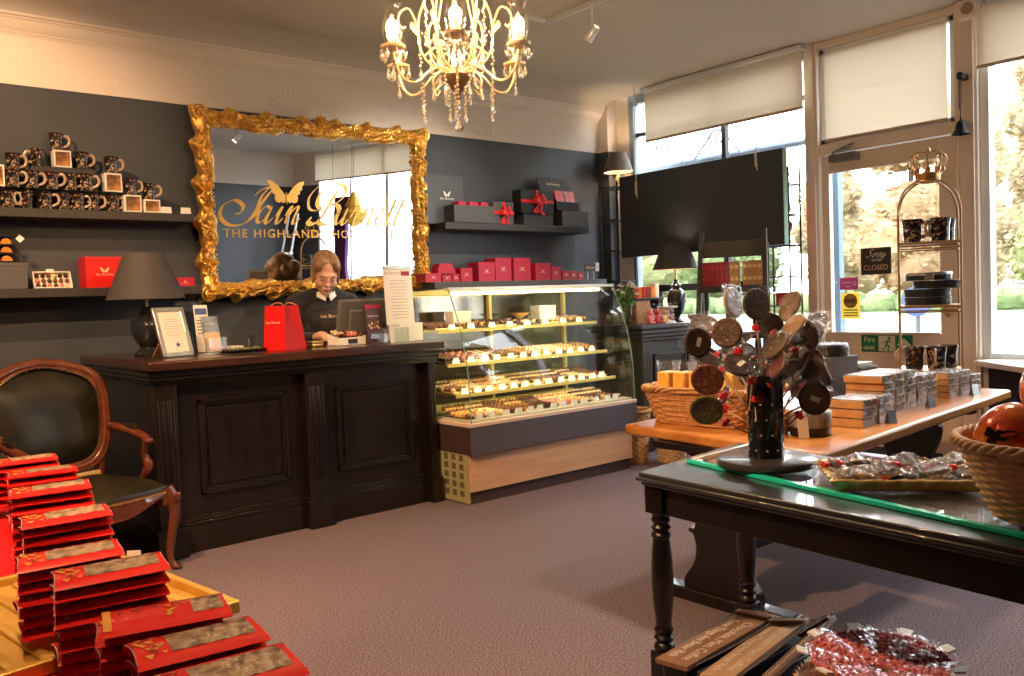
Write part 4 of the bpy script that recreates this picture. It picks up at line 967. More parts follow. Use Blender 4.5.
for k, (a, b_, z0, z1, lb) in enumerate(CRX): carton('carton', lb, a, 5.83, z0, b_, 5.98, z1, 'crimson', emb=.55+2.2*(z1-z0), group='crimson cartons on the low right shelf', lid=z1-z0 > .1)
t = thing('carton','peaked crimson carton riding on the small cartons','gift box',(4.20,5.92,1.603),0,'crimson cartons on the low right shelf')
t.location = (4.255,5.925,1.606)
MB().box(-.095,-.05,-.013,.09,.05,-.010).prism([(-.095,0),(.09,0),(.085,.03),(.045,.085),(-.075,.085),(-.095,.045)], -.05, .05, 0, TR(0,0,-.010) @ RX(PI/2)).build('box', M['crimson'], t, bevel=.003)
t = thing('shelf_sign','small dark sign with gold print on the low shelf end','sign',(5.93,5.83,1.526))
b = MB(); b.box(-.08,-.004,.075,.065,.004,.150); b.text('Iain Burnett', .026, TR(-.007,-.0048,.113) @ RX(PI/2), 1, .0003); b.build('plate', [M['brown'], M['goldprint']], t)
MB().box(.066,-.004,.078,.115,.004,.160).build('white_card', M['white'], t)
for x in (-.04,.04): MB().tube([(x,0,0),(x,0,.08)], .004, 6).build('post', M['alu'], t)
# ================================================================== ON THE COUNTER, z = 1.095
ZC = 1.096
def table_lamp(label, loc, rb, rt, h, zb, base_prof, m_base, lit=0, shade_m='shade', rz=0):
    t = thing('table_lamp', label, 'lamp', loc, rz)
    s = MB(); s.lathe([(rb,zb),(rt,zb+h),(rt-.004,zb+h),(rb-.004,zb),(rb,zb)], 40, cap=False); s.build('lamp_shade', M[shade_m], t, sharp=60)
    s = MB(); s.lathe([(rb-.006,zb+.002),(rt-.006,zb+h-.002)], 40, cap=False); s.build('shade_lining', M['shadein'], t, sharp=60)
    s = MB(); s.lathe(base_prof, 28); s.build('base', M[m_base], t, sharp=45)
    s = MB(); s.tube([(0,0,base_prof[-1][1]-.005),(0,0,zb+h*.45)], .008, 8)
    for k in range(3): a = k*2*PI/3; s.tube([(0,0,zb+h-.02),((rt-.006)*math.cos(a),(rt-.006)*math.sin(a),zb+h-.006)], .002, 5)
    s.build('stem', M['brass'], t)
    s = MB(); s.sphere((0,0,zb+h*.45), (.026,.026,.035), 12, 8); s.build('bulb', M['bulb'] if lit else M['white'], t)
    if lit: light('lamp_light', 'POINT', (loc[0],loc[1],loc[2]+zb+h*.45), lit, (1,.66,.36), .03)
    return t
table_lamp('large dark-shaded table lamp on the left end of the counter', (1.66,5.44,ZC), .228, .118, .275, .345,
   [(.085,0),(.09,.012),(.06,.03),(.045,.05),(.075,.09),(.100,.15),(.092,.21),(.050,.26),(.028,.285),(.030,.30)], 'ceramic')
# silver photo frame with a printed certificate
t = thing('photo_frame','silver frame holding a printed certificate with a blue star, on the counter','picture frame',(1.70,5.03,ZC)); t.rotation_euler = (0,0,R(18))
Q = RX(R(-17)); w, h = .105, .30
b = MB()
for a in ((-w,-.008,0,w,.012,.028),(-w,-.008,h-.028,w,.012,h),(-w,-.008,0,-w+.028,.012,h),(w-.028,-.008,0,w,.012,h)): b.box(*a,0,Q)
b.build('frame', M['silver'], t, bevel=.004)
b = MB(); b.box(-w+.025,-.003,.025,w-.025,.006,h-.025,0,Q)
for k in range(9): ww = (.045,.055,.04,.05,.055,.03,.05,.045,.035)[k]; b.box(-ww,-.0036,.225-.014*k,ww,-.003,.228-.014*k,1,Q)
for k in range(5): b.prism([(.020*math.cos(a*PI/5+PI/2)*(1 if a % 2 == 0 else .45),.020*math.sin(a*PI/5+PI/2)*(1 if a % 2 == 0 else .45)) for a in range(10)], .003, .0037, 2, Q @ TR(.012,0,.072) @ RX(PI/2)) if k == 0 else None
b.build('certificate', [M['paper'], mat('grey_print', (.40,.34,.30), .7), mat('blue_print', (.03,.08,.30), .6)], t)
MB().add([(-.02,.075,.17),(.02,.075,.17),(.03,.20,0),(-.03,.20,0),(-.02,.085,.17),(.02,.085,.17),(.03,.21,0),(-.03,.21,0)], [(0,1,2,3),(7,6,5,4),(0,4,5,1),(1,5,6,2),(2,6,7,3),(3,7,4,0)]).build('easel_back', mat('tan_board', (.30,.15,.06), .6), t)
# leaflet holders
M['leafblue'] = mat('leaflet_print', (.30,.40,.52), .5, col2=(.10,.12,.16), scale=12)
M['leaforange'] = mat('leaflet_lower', (.78,.50,.32), .6)
def holder(label, loc, rz, w, h, leaf, leaf2=None, text=None, d=.045):
    t = thing('leaflet_holder', label, 'leaflet holder', loc, rz); Q = RX(R(-12))
    b = MB(); b.box(-w/2,-.002,.004,w/2,.002,h,0,Q).box(-w/2,-d,.0,w/2,d*.9,.004).box(-w/2,-d,.004,w/2,-d+.003,h*.42).box(-w/2,-d,.004,-w/2+.003,.0,h*.42).box(w/2-.003,-d,.004,w/2,.0,h*.42)
    b.build('holder', M['acrylic'], t)
    b = MB(); b.box(-w/2+.008,-.010,.008,w/2-.008,-.004,h*.97,0,Q)
    if leaf2: b.box(-w/2+.010,-.0108,.012,w/2-.010,-.010,h*.55,1,Q)
    if text:
        b.text(text[0], text[1], Q @ TR(0,-.0112,h*.78) @ RX(PI/2), 2, .0002)
    b.build('leaflet', [M[leaf], M[leaf2 or leaf], M['white']], t); return t
holder('acrylic holder with blue-grey and orange leaflets right of the silver frame', (1.93,5.09,ZC), R(10), .12, .235, 'leafblue', 'leaforange', ('Iain Burnett', .014))
holder('tall acrylic holder with blue-printed papers behind the silver frame', (1.93,5.40,ZC), R(5), .19, .335, 'acrylic', None)
t = thing('notice','printed blue and white notice in front of the tall acrylic holder','notice',(1.965,5.335,ZC+.0)); t.rotation_euler = (0,0,R(5))
b = MB(); Q = RX(R(-8)); b.box(-.045,-.002,.004,.045,.002,.30,0,Q); b.box(-.038,-.003,.24,.038,-.002,.28,1,Q)
for k in range(5): b.box(-.035,-.003,.12+.02*k,.03,-.002,.126+.02*k,2,Q)
b.build('sheet', [M['white'], mat('notice_blue', (.08,.14,.40), .5), M['grey']], t)
# tray of samples, tumbler, napkins
t = thing('sample_tray','black tray of green-topped samples beside the red bag','tray',(2.12,5.08,ZC),R(12))
b = MB(); b.prism([(-.13,-.075),(.13,-.075),(.13,.075),(-.13,.075)], 0, .006).box(-.135,-.08,.006,.135,-.070,.020).box(-.135,.070,.006,.135,.08,.020).box(-.135,-.07,.006,-.125,.07,.020).box(.125,-.07,.006,.135,.07,.020)
b.build('tray', M['blackgloss'], t, bevel=.003)
M['greenbit'] = mat('green_pistachio', (.10,.13,.03), .6, col2=(.18,.20,.06), scale=90)
b = MB(); rg = random.Random(8)
for k in range(60): b.sphere((rg.uniform(-.115,.115),rg.uniform(-.06,.06),.012+rg.uniform(0,.008)), rg.uniform(.007,.012), 6, 4)
o = b.build('samples', M['greenbit'], t); o['kind'] = 'stuff'
t = thing('tumbler','small clear glass tumbler behind the sample tray','glass',(2.245,5.26,ZC))
MB().lathe([(.001,0),(.026,0),(.034,.095),(.0315,.095),(.025,.008),(.001,.008)], 22).build('glass', M['acrylic'], t, sharp=60)
t = thing('napkin_pile','low pile of white napkins behind the sample tray','napkins',(2.10,5.30,ZC),R(6))
for k in range(4): MB().box(-.085+.003*k,-.05,.008*k,.08,.05+.003*k,.008*k+.0072).build('napkin', M['white'], t, bevel=.002)
# red paper bag, gusset towards the till
t = thing('paper_bag','glossy red paper carrier bag standing on the counter','bag',(2.36,5.02,ZC),R(-62))
def bagpt(x, y, z): return (x, y, z)
w, d, h = .078, .108, .275
b = MB()
P_ = [(-w*1.12,-d,0),(w,-d,0),(w,d,0),(-w*1.12,d,0),(-w,-d*.80,h),(w*.72,-d*.65,h*1.0),(w*.72,d*.65,h*1.0),(-w,d*.8,h)]
crease_top = (w*.50,0,h*1.0); crease_mid = (w*.62,0,h*.52); 
b.add(P_+[crease_top, crease_mid], [(3,2,1,0),(0,1,5,4),(2,3,7,6),(3,0,4,7),(1,9,5),(5,9,8),(1,2,9),(2,6,9),(6,8,9)])
b.box(.0,-d*.99,h*.55,.0,-d*.98,h*.56)
b.build('bag', M['redgloss'], t, sharp=15)
b = MB(); b.text('Iain Burnett', .022, TR(-.01,-d*.90-.004,h*.62) @ RX(R(85)), 0, .0003); b.build('print', M['goldprint'], t)
for sg in (-1,1):
    MB().tube(smooth_path([(-.05,sg*d*.7,h-.004),(-.03,sg*d*.6,h+.012),(.0,sg*d*.5,h+.018),(.035,sg*d*.55,h+.008),(.05,sg*d*.65,h-.006)], 4), .003, 6).build('handle', mat('twist_cord', (.62,.25,.12), .7), t)
# till, card reader, chocolate box, leaflet stands
M['tillgrey'] = mat('till_plastic', (.115,.11,.105), .45)
t = thing('till_screen','grey till monitor seen from behind in front of the shop assistant','monitor',(2.955,5.095,ZC),R(6))
b = MB(); Q = TR(0,0,.04) @ RX(R(12)); b.box(-.215,-.012,.0,.215,.022,.265,0,Q); b.box(-.14,-.035,.03,.14,-.010,.20,0,Q); b.build('screen_housing', M['tillgrey'], t, bevel=.012, seg=3)
b = MB(); b.box(-.075,-.10,.0,.075,.09,.022).box(-.045,-.03,.02,.045,.012,.14); b.build('stand', M['tillgrey'], t, bevel=.006)
t = thing('card_reader','small brass-coloured tin lying between red bag and till','tin',(2.60,5.10,ZC),R(10))
MB().box(-.045,-.035,0,.045,.035,.022).build('tin', M['brass'], t, bevel=.006); MB().box(-.047,-.037,.022,.047,.037,.040).build('lid', M['brass'], t, bevel=.006)
t = thing('chocolate_tray','white box of assorted chocolates in front of the till','chocolates',(2.80,5.035,ZC),R(4))
b = MB(); b.box(-.11,-.06,0,.11,.06,.006)
for a in ((-.11,-.06,0,.11,-.054,.05),(-.11,.054,0,.11,.06,.075),(-.11,-.06,0,-.104,.06,.06),(.104,-.06,0,.11,.06,.06)): b.box(*a)
b.box(-.03,-.062,.01,.045,-.0605,.04,1); b.build('box', [M['white'], M['black']], t, bevel=.001)
for k in range(24):
    i, j = k % 8, k//8; MB().sphere((-.09+.0257*i,-.036+.034*j,.066+.012*j), (.013,.015,.012), 8, 6).build('chocolate', cm[rnd.randrange(4)] if rnd.random() < .9 else M['chocgold'], t)
t = thing('menu_stand','dark red-topped leaflet stand leaning in front of the till','leaflet holder',(2.965,4.940,ZC),R(4))
b = MB(); Q = RX(R(-7)); b.box(-.062,-.006,0,.062,.006,.262,0,Q); b.box(-.062,-.0068,.236,.062,-.0060,.262,1,Q); b.text('Iain Burnett', .019, Q @ TR(0,-.0066,.185) @ RX(PI/2), 2, .0002)
rg = random.Random(4)
for k in range(16): b.sphere((rg.uniform(-.045,.045),-.006,.10+rg.uniform(0,.055)), (.009,.004,.009), 7, 5, 3 if k % 2 else 4, Q)
b.build('board', [mat('plum_print', (.060,.022,.022), .35), M['maroon'], M['white'], M['chocmilk'], M['chocwhite']], t)
b = MB(); b.box(-.07,-.05,0,.07,.05,.004).box(-.07,-.052,0,.07,-.049,.07); b.build('foot', M['acrylic'], t)
t = thing('leaflet','small pale leaflet card right of the dark leaflet stand','leaflet',(3.062,4.985,ZC),R(8))
MB().box(-.026,-.002,0,.026,.002,.10,0,RX(R(-10))).build('card', M['paper'], t)
t = thing('leaflet_holder','short acrylic holder of brown leaflets beside the white box','leaflet holder',(3.155,4.965,ZC),R(8))
b = MB(); Q = RX(R(-10)); b.box(-.06,-.002,.0,.06,.002,.18,0,Q).box(-.06,-.045,0,.06,.02,.004).box(-.06,-.045,.0,.06,-.042,.10).box(-.06,-.045,0,-.057,0,.10).box(.057,-.045,0,.06,0,.10); b.build('holder', M['acrylic'], t)
MB().box(-.05,-.014,.006,.05,-.006,.175,0,Q).build('leaflet', mat('brown_print', (.20,.11,.08), .5, col2=(.45,.30,.24), scale=30), t)
t = thing('till_box','white box carrying the tall printed notice at the counter end','box',(3.255,5.02,ZC),R(9))
MB().box(-.12,-.075,0,.095,.10,.125).build('box', M['white'], t, bevel=.004)
t = thing('standing_notice','tall white printed notice propped against the white box','notice',(3.165,4.925,ZC),R(9))
b = MB(); Q = RX(R(-3)); b.box(-.125,-.003,.12,.125,.003,.50,0,Q); b.box(-.10,.003,.0,.10,.008,.14,0,Q)
b.text('Iain Burnett', .030, Q @ TR(-.055,-.0036,.470) @ RX(PI/2), 1, .0002); b.box(.03,-.0036,.452,.105,-.003,.482,2,Q)
rg = random.Random(6)
for k in range(13):
    ww = rg.uniform(.05,.095) if k not in (0,8) else .07; z = .415-.021*k; b.box(-ww,-.0034,z,ww,-.003,z+.004,1,Q)
b.build('sheet', [M['white'], mat('faint_print', (.45,.38,.36), .7), M['maroon']], t)
MB().box(-.12,-.008,.495,.12,.012,.520,0,Q).build('clip', M['steel'], t, bevel=.003)
# ================================================================== SHOP ASSISTANT
def skin_body(name, shapes, m, parent, vox, smooth_it=6, loc=None):
    """closed lumps joined into one continuous surface"""
    b = MB()
    for s_ in shapes:
        if s_[0] == 'e': b.sphere(s_[1], s_[2], 18, 12, M=s_[3] if len(s_) > 3 else None)
        else:
            pts, rr = s_[1], s_[2]; P = smooth_path(pts, 5); n = len(P); k = len(rr)-1
            rad = [rr[min(k, int(i/(n-1)*k))]*(1-(i/(n-1)*k-min(k, int(i/(n-1)*k))))+rr[min(k, int(i/(n-1)*k)+1)]*(i/(n-1)*k-min(k, int(i/(n-1)*k))) for i in range(n)]
            b.tube(P, rad, 12)
            b.sphere(P[0], rad[0], 12, 8); b.sphere(P[-1], rad[-1], 12, 8)
    o = b.build(name, m, parent, sharp=0)
    r_ = o.modifiers.new('r', 'REMESH'); r_.mode = 'VOXEL'; r_.voxel_size = vox; r_.use_smooth_shade = True
    s_ = o.modifiers.new('s', 'SMOOTH'); s_.factor = .5; s_.iterations = smooth_it
    return o
def mskin():
    m = mat('skin', (.66,.37,.26), .5, col2=(.72,.42,.31), scale=18); b = m.node_tree.nodes['Principled BSDF']
    b.inputs['Subsurface Weight'].default_value = .12; b.inputs['Subsurface Radius'].default_value = (.02,.008,.004); return m
M['skin'] = mskin()
pr = thing('person', 'woman in dark jumper and brown apron with hair tied back, looking down behind the counter', 'person', (3.01,5.74,0))
pr.rotation_euler = (0,0,R(-8))
S_ = 1.06
# local: faces -y; z up. head pitched forward
hc = (0,-.075,1.595)
HM = TR(*hc) @ RX(R(24)) @ RZ(R(-10)) @ Matrix.Scale(1.15, 4)       # head frame, origin at the ear line
def hp(x, y, z): return tuple(HM @ Vector((x,y,z)))
def he(c, r): return ('e', c, r, HM)
head = [he((0,.012,.045),(.082,.100,.096)), he((0,-.022,.0),(.072,.080,.085)), he((0,-.050,-.070),(.050,.045,.052)), he((0,-.072,-.098),(.028,.024,.020)),
        he((.038,-.070,-.035),(.030,.026,.030)), he((-.038,-.070,-.035),(.030,.026,.030)), he((0,-.092,.020),(.052,.014,.014)),
        he((0,-.104,-.016),(.010,.012,.030)), he((0,-.116,-.034),(.015,.014,.012)), he((.012,-.106,-.038),(.009,.009,.008)), he((-.012,-.106,-.038),(.009,.009,.008)),
        he((0,-.098,-.064),(.022,.010,.007)), he((0,-.094,-.075),(.018,.010,.007)),
        he((.030,-.088,-.003),(.016,.010,.010)), he((-.030,-.088,-.003),(.016,.010,.010)),
        he((.080,.012,-.012),(.010,.018,.030)), he((-.080,.012,-.012),(.010,.018,.030))]
neck = ('t', [(0,.0,1.40),(0,-.015,1.47),(0,-.05,1.56)], [.062,.054,.052])
torso = [('e',(0,.01,1.30),(.185,.105,.145)), ('e',(0,.02,1.12),(.150,.100,.17)), ('e',(0,.02,.95),(.175,.115,.14)), ('e',(.062,-.065,1.24),(.075,.065,.075)), ('e',(-.062,-.065,1.24),(.075,.065,.075)),
         ('t',[(-.19,.01,1.385),(0,.01,1.425),(.19,.01,1.385)],[.062,.072,.062])]
armL = ('t', [(.205,.01,1.38),(.265,.005,1.24),(.255,-.06,1.12),(.16,-.20,1.125),(.075,-.36,1.145)], [.064,.054,.047,.042,.030])
armR = ('t', [(-.205,.01,1.38),(-.270,.000,1.24),(-.275,-.08,1.125),(-.235,-.22,1.130),(-.190,-.37,1.145)], [.064,.054,.047,.042,.030])
legs = [('t',[(s*.09,.02,.92),(s*.10,.02,.50),(s*.10,.04,.09)],[.095,.068,.045]) for s in (-1,1)]+[('e',(s*.10,-.03,.045),(.045,.12,.043)) for s in (-1,1)]
def hand(wx, wy, wz, sx, ang):
    H = TR(wx,wy,wz) @ RZ(ang); f = lambda x,y,z: tuple(H @ Vector((x,y,z)))
    out = [('t',[f(0,.02,0),f(0,-.03,.004),f(0,-.075,.0)],[.028,.034,.036]), ('t',[f(.012*sx,-.02,0),f(.02*sx,-.07,-.002)],[.022,.020]), ('t',[f(-.016*sx,-.02,0),f(-.024*sx,-.065,-.002)],[.020,.018])]
    for k, (x, ln) in enumerate(((-.030,.066),(-.011,.080),(.010,.076),(.029,.058))):
        out.append(('t',[f(x,-.080,.004),f(x*1.12,-.080-ln*.5,.008),f(x*1.15,-.080-ln*.85,-.010),f(x*1.12,-.080-ln*.98,-.028)],[.0105,.0095,.0085,.0072]))
    out.append(('t',[f(-.028*sx,-.020,0),f(-.056*sx,-.055,-.006),f(-.058*sx,-.092,-.014)],[.014,.0115,.0085]))
    return out
hands = hand(.06,-.385,1.150,1,R(-14)) + hand(-.185,-.395,1.150,-1,R(6))
pb = skin_body('body', head+[neck]+torso+[armL,armR]+legs+hands, M['skin'], pr, .0062, 4)
M['knit'] = mat('black_knit', (.012,.012,.014), .85, bump=.15, bscale=180, sheen=.2)
inf = lambda sh, d: [(s_[0], s_[1], tuple(r+d for r in s_[2])) if s_[0] == 'e' else (s_[0], s_[1], [r+d for r in s_[2]]) for s_ in sh]
skin_body('jumper', inf(torso, .012)+[('t', armL[1][:-1]+[(.088,-.335,1.142)], [.077,.067,.059,.053,.040]), ('t', armR[1][:-1]+[(-.195,-.345,1.142)], [.077,.067,.059,.053,.040])], M['knit'], pr, .011, 5)
skin_body('trousers', inf(legs[:2], .012)+[('e',(0,.02,.88),(.19,.13,.12))], mat('dark_trousers', (.015,.015,.018), .8), pr, .014, 4)
MBsh = MB()
for s in (-1,1): MBsh.sphere((s*.10,-.03,.045), (.052,.130,.044), 14, 9)
MBsh.build('shoes', M['black'], pr)
# apron bib, its strap and print
def bib(i, j):
    u = i/16*2-1; v = j/16; z = .72+.62*v; w_ = .150 if v < .6 else .150-.035*(v-.6)/.4
    x = u*w_; base = -.128-.035*math.exp(-((z-1.24)/.09)**2)
    return (x, base+.085*abs(u)**2.2+.006*math.cos(u*9)*(1-v), z)
ap = MB(); ap.grid(bib, 17, 17); apo = ap.build('apron', mat('apron_cloth', (.020,.013,.012), .7, bump=.1, bscale=90), pr, sharp=80)
so = apo.modifiers.new('t', 'SOLIDIFY'); so.thickness = .004
MB().tube(smooth_path([(.11,-.085,1.335),(.10,-.05,1.40),(.085,.02,1.452),(0,.085,1.44),(-.085,.02,1.452),(-.10,-.05,1.40),(-.11,-.085,1.335)], 5), .011, 6, flat=.4).build('neck_strap', M['black'], apo)
b = MB(); b.text('Iain Burnett', .036, TR(0,-.172,1.285) @ RX(R(84)), 0, .0006); b.build('apron_print', M['goldprint'], apo)
# collar: a band round the neck and two pointed wings
b = MB()
b.grid(lambda i, j: ((.066+.004*j)*math.sin(2*PI*i/24), -.012-(.064+.004*j)*math.cos(2*PI*i/24), 1.475-.012*math.cos(2*PI*i/24)-.020*j), 24, 3, cu=True)
for s in (-1,1):
    b.grid(lambda i, j: (s*(.006+.075*i/6+.012*j/3), -.092+.055*(i/6)**1.6-.022*j/3*(1-i/9), 1.448+.022*i/6-(.052-.022*i/6)*j/3), 7, 4)
c_ = b.build('collar', M['white'], pr, sharp=80); so = c_.modifiers.new('t', 'SOLIDIFY'); so.thickness = .004
# face details
b = MB()
for s in (-1,1): b.tube([hp(s*x, -.1025+.010*abs(x-.03)/.02, .022-.12*abs(x-.028)) for x in (.012,.022,.032,.042,.050)], [.0022,.0036,.0034,.0028,.0012], 6)
b.build('eyebrows', mat('brow_hair', (.10,.05,.025), .8), pr)
b = MB()
for s in (-1,1): b.tube([hp(s*x, -.0985+.012*abs(x-.03)/.02, -.009+.10*abs(x-.03)) for x in (.016,.024,.031,.038,.046)], [.0010,.0022,.0024,.0022,.0010], 6)
b.build('eyelashes', mat('lash', (.03,.018,.012), .8), pr)
b = MB(); b.tube([hp(x, -.1045+.25*abs(x)*.9, -.0655-.06*abs(x)) for x in (-.022,-.012,0,.012,.022)], [.0012,.0042,.0046,.0042,.0012], 7); b.tube([hp(x, -.1015+.25*abs(x)*.9, -.0745) for x in (-.018,-.009,0,.009,.018)], [.0012,.0046,.0052,.0046,.0012], 7)
b.build('lips', mat('lip', (.42,.13,.11), .45), pr)
hair = [he((0,.026,.060),(.088,.100,.092)), he((.062,.004,.052),(.028,.070,.056)), he((-.062,.004,.052),(.028,.070,.056)), he((.074,.030,.0),(.016,.040,.050)), he((-.074,.030,.0),(.016,.040,.050)),
        he((0,.088,-.01),(.078,.050,.085)), he((0,.135,.005),(.045,.045,.048)), he((.030,-.020,.098),(.048,.060,.030)), he((-.030,-.020,.098),(.048,.060,.030)), he((.052,-.060,.070),(.030,.026,.034)), he((-.052,-.060,.070),(.030,.026,.034)), he((.076,-.020,-.012),(.012,.036,.050)), he((-.076,-.020,-.012),(.012,.036,.050)), he((.073,-.020,.030),(.012,.030,.040)), he((-.073,-.020,.030),(.012,.030,.040))]
M['hair'] = mat('brown_hair', (.20,.10,.045), .42, col2=(.42,.25,.13), scale=26, stretch=(1,.25,.25), bump=.3, bscale=60)
ho = skin_body('hair', hair, M['hair'], pr, .007, 9)
# ================================================================== IN THE CASE
ZD = .562
M['traydark'] = mat('dark_tray', (.05,.035,.03), .4); M['traygold'] = mat('gold_board', (.60,.42,.16), .35, .5)
def lathe_choc(b, kind):
    if kind == 0: b.lathe([(.016,0),(.0175,.005),(.015,.018),(.008,.0235),(.0005,.024)], 10)
    elif kind == 1: b.box(-.016,-.016,0,.016,.016,.020)
    elif kind == 2: b.sphere((0,0,.016), .0165, 10, 7)
    else: b.lathe([(.016,0),(.019,.014),(.015,.018),(.012,.028),(.0005,.031)], 8)
chm = ['chocdark','chocmilk','chocwhite','chocgold','chocpink']
protos = {}
def choc(kind, mi, loc, label, group):
    key = (kind, mi)
    if key not in protos:
        b = MB(); lathe_choc(b, kind); protos[key] = b.mesh('chocolate', M[chm[mi]], 40)
    o = D.objects.new('chocolate', protos[key]); COL.objects.link(o); o.location = loc; o.rotation_euler = (0,0,rnd.uniform(0,.6))
    return tag(o, label, 'chocolate', group)
levels = [(ZD, 4.50, 'on the bottom deck'), (.725+.001, 4.65, 'on the lowest glass shelf'), (.931, 4.735, 'on the middle glass shelf'), (1.161, 4.84, 'on the top glass shelf')]
total = 0
rg = random.Random(12)
for li, (z, yf, where) in enumerate(levels):
    nt_ = 9 if li < 3 else 6; x = CX0+.04; wtot = CX1-CX0-.08
    for k in range(nt_):
        wd = wtot/nt_; xc = x+wd*(k+.5); dp = min(.40, 5.09-yf-.02)
        tr = tag(MB().box(-wd/2+.006,0,0,wd/2-.006,dp,.006).box(-wd/2+.006,0,.006,wd/2-.006,.004,.012).build('chocolate_tray', M['traygold'] if (k+li) % 2 else M['traydark'], loc=(xc,yf+.045,z+.001), bevel=.001),
            f'tray of chocolates {where} of the case, {ORD[k]} from the counter end', 'tray')
        kind = rg.randrange(4); mi = rg.choice([0,1,1,2,3,1,0,2,4]); mi2 = rg.choice([2,3,1])
        if li in (0, 1):
            cols = 4; rows = 4
            for i in range(cols):
                for j in range(rows):
                    choc(kind, mi if (i+j) % 3 or rg.random() < .5 else mi2, (xc-wd/2+.022+(wd-.044)*i/(cols-1), yf+.072+.042*j, z+.0075), f'small chocolate lying on its tray {where} of the glass case', f'chocolates {where} of the glass case'); total += 1
            b = MB()
            for i in range(5):
                for j in range(4): b.sphere((xc-wd/2+.02+(wd-.04)*i/4, yf+.072+.042*4+.034*j, z+.007+.016+.010*j), (.017,.018,.017), 7, 5, (i*2+j) % 2)
        else:
            b = MB()
            for i in range(5):
                for j in range(7 if li == 2 else 5): b.sphere((xc-wd/2+.02+(wd-.04)*i/4, yf+.072+.036*j, z+.007+.016+.004*j), (.016,.017,.017), 7, 5, (i+j*k) % 2)
        tag(b.build('chocolates', [M[chm[mi]], M[chm[mi2]]]), f'mass of chocolates at the back of the {ORD[k]} tray {where}' if li < 2 else f'chocolates filling the {ORD[k]} tray {where}', 'chocolates', kind='stuff')
    # cards along the front
    nc = [13,13,12,8][li]
    for k in range(nc):
        xx = CX0+.07+(CX1-CX0-.14)*(k+.5)/nc+rg.uniform(-.015,.015)
        card(xx, yf+.012, z+.0005, f'white price card {where} of the case, {ORD[k]} from the counter', .050, .036, rz=R(rg.uniform(-5,5)))
# a few boxes and a cake stand on the top shelf
carton('gift_box','white ribbonless box on the top shelf in the middle of the case',4.43,4.92,1.169+.02,4.60,5.03,1.30,'white')
carton('gift_box','pale brown box on the top shelf at the counter end of the case',3.62,4.95,1.169+.02,3.78,5.05,1.285,'paper')
t = thing('cake_stand','shallow gold dish tilted on the top shelf of the case','dish',(4.27,4.98,1.19)); MB().lathe([(.02,0),(.03,.03),(.075,.055),(.082,.062),(.07,.060),(.001,.045)], 22).build('dish', M['chocgold'], t)
# ================================================================== SIDEBOARD AND WINDOW CORNER
SB = (-.165,-.160)
t = thing('sideboard','dark panelled sideboard in the window corner beyond the glass case','sideboard',(6.0,5.27,0))
bw(MB().box(5.675,5.02,.02,6.44,5.55,.96), 'body', M['greywood'], t, bevel=.003)
for xa, xb in ((5.68,5.80),(6.30,6.42)):
    b = MB()
    b.box(xa,4.995,.0,xb,5.05,.955)
    for k in range(3): xc = xa+.03+.03*k; b.box(xc-.006,4.991,.15,xc+.006,4.996,.86)
    bw(b, 'pilaster', M['greywood'], t, bevel=.003)
b = MB(); xa, xb, za, zb = 5.84,6.27,.18,.84
for o, y in ((0,4.996),(.022,5.006)):
    b.box(xa+o,y,za+o,xb-o,5.03,za+o+.02).box(xa+o,y,zb-o-.02,xb-o,5.03,zb-o).box(xa+o,y,za+o,xa+o+.02,5.03,zb-o).box(xb-o-.02,y,za+o,xb-o,5.03,zb-o)
bw(b, 'door', M['greywood'], t, bevel=.002)
b = MB()
for z0, z1, d in ((.955,.985,.015),(.985,1.02,.035),(1.02,1.06,.06)): b.box(5.675-d,5.00-d,z0,6.44,5.56,z1)
bw(b, 'moulding', M['greywood'], t, bevel=.008)
bw(MB().box(5.58,4.915,1.06,6.44,5.57,1.10), 'worktop', M['greywood'], t, bevel=.010)
t.location = (6.0+SB[0], 5.27+SB[1], 0)
ZS = 1.101
table_lamp('dark-shaded lamp with urn base standing on the sideboard', (6.035,4.875,ZS), .205,.115,.225,.47,
   [(.06,0),(.062,.012),(.035,.03),(.030,.05),(.062,.10),(.082,.18),(.085,.24),(.060,.285),(.035,.30),(.045,.33),(.022,.35),(.018,.38)], 'ceramic', lit=9)
# etageres
def etagere(label, x0, x1, y0, y1, zs, h, m='iron'):
    t = thing('etagere', label, 'display rack', ((x0+x1)/2,(y0+y1)/2,0)); 
    for x in (x0,x1):
        for y in (y0,y1): bw(MB().tube([(x,y,0),(x,y,h)], .008, 8), 'post', M[m], t)
    for z in zs:
        b = MB(); b.tube([(x0,y0,z),(x1,y0,z),(x1,y1,z),(x0,y1,z)], .006, 6, closed=True)
        for k in range(1, 6): yy = y0+(y1-y0)*k/6; b.tube([(x0,yy,z),(x1,yy,z)], .0035, 5)
        bw(b, 'shelf', M[m], t)
    b = MB()
    for y in (y0,y1):
        for s in (-1,1):
            b.tube([(x0+.03+.0,y+s*.0+.035*s*(1-a/10)*math.cos(a)*.8+0,h-.05+.04*(1-a/10)*math.sin(a)) for a in [q*.5 for q in range(14)]], .0035, 5)
    bw(b, 'scrolls', M[m], t); return t
etagere('black iron rack in the window corner with a lit lamp on top', 6.20,6.44, 5.70,5.93, (1.50,1.80,2.10,2.42), 2.47)
table_lamp('lit table lamp on top of the corner rack, brown shade by the window', (6.29,5.73,2.427), .145,.085,.185,.135, [(.05,0),(.05,.012),(.022,.022),(.03,.05),(.035,.075),(.018,.10),(.012,.12)], 'chocwhite', lit=10, shade_m='shadetan') if False else None
M['shadetan'] = mat('tan_lamp_shade', (.16,.125,.10), .7)
table_lamp('lit table lamp on top of the corner rack, tan shade by the window', (6.335,5.80,2.427), .150,.085,.190,.150, [(.05,0),(.05,.012),(.022,.022),(.03,.05),(.035,.085),(.018,.115),(.012,.13)], 'chocwhite', lit=14, shade_m='shadetan')
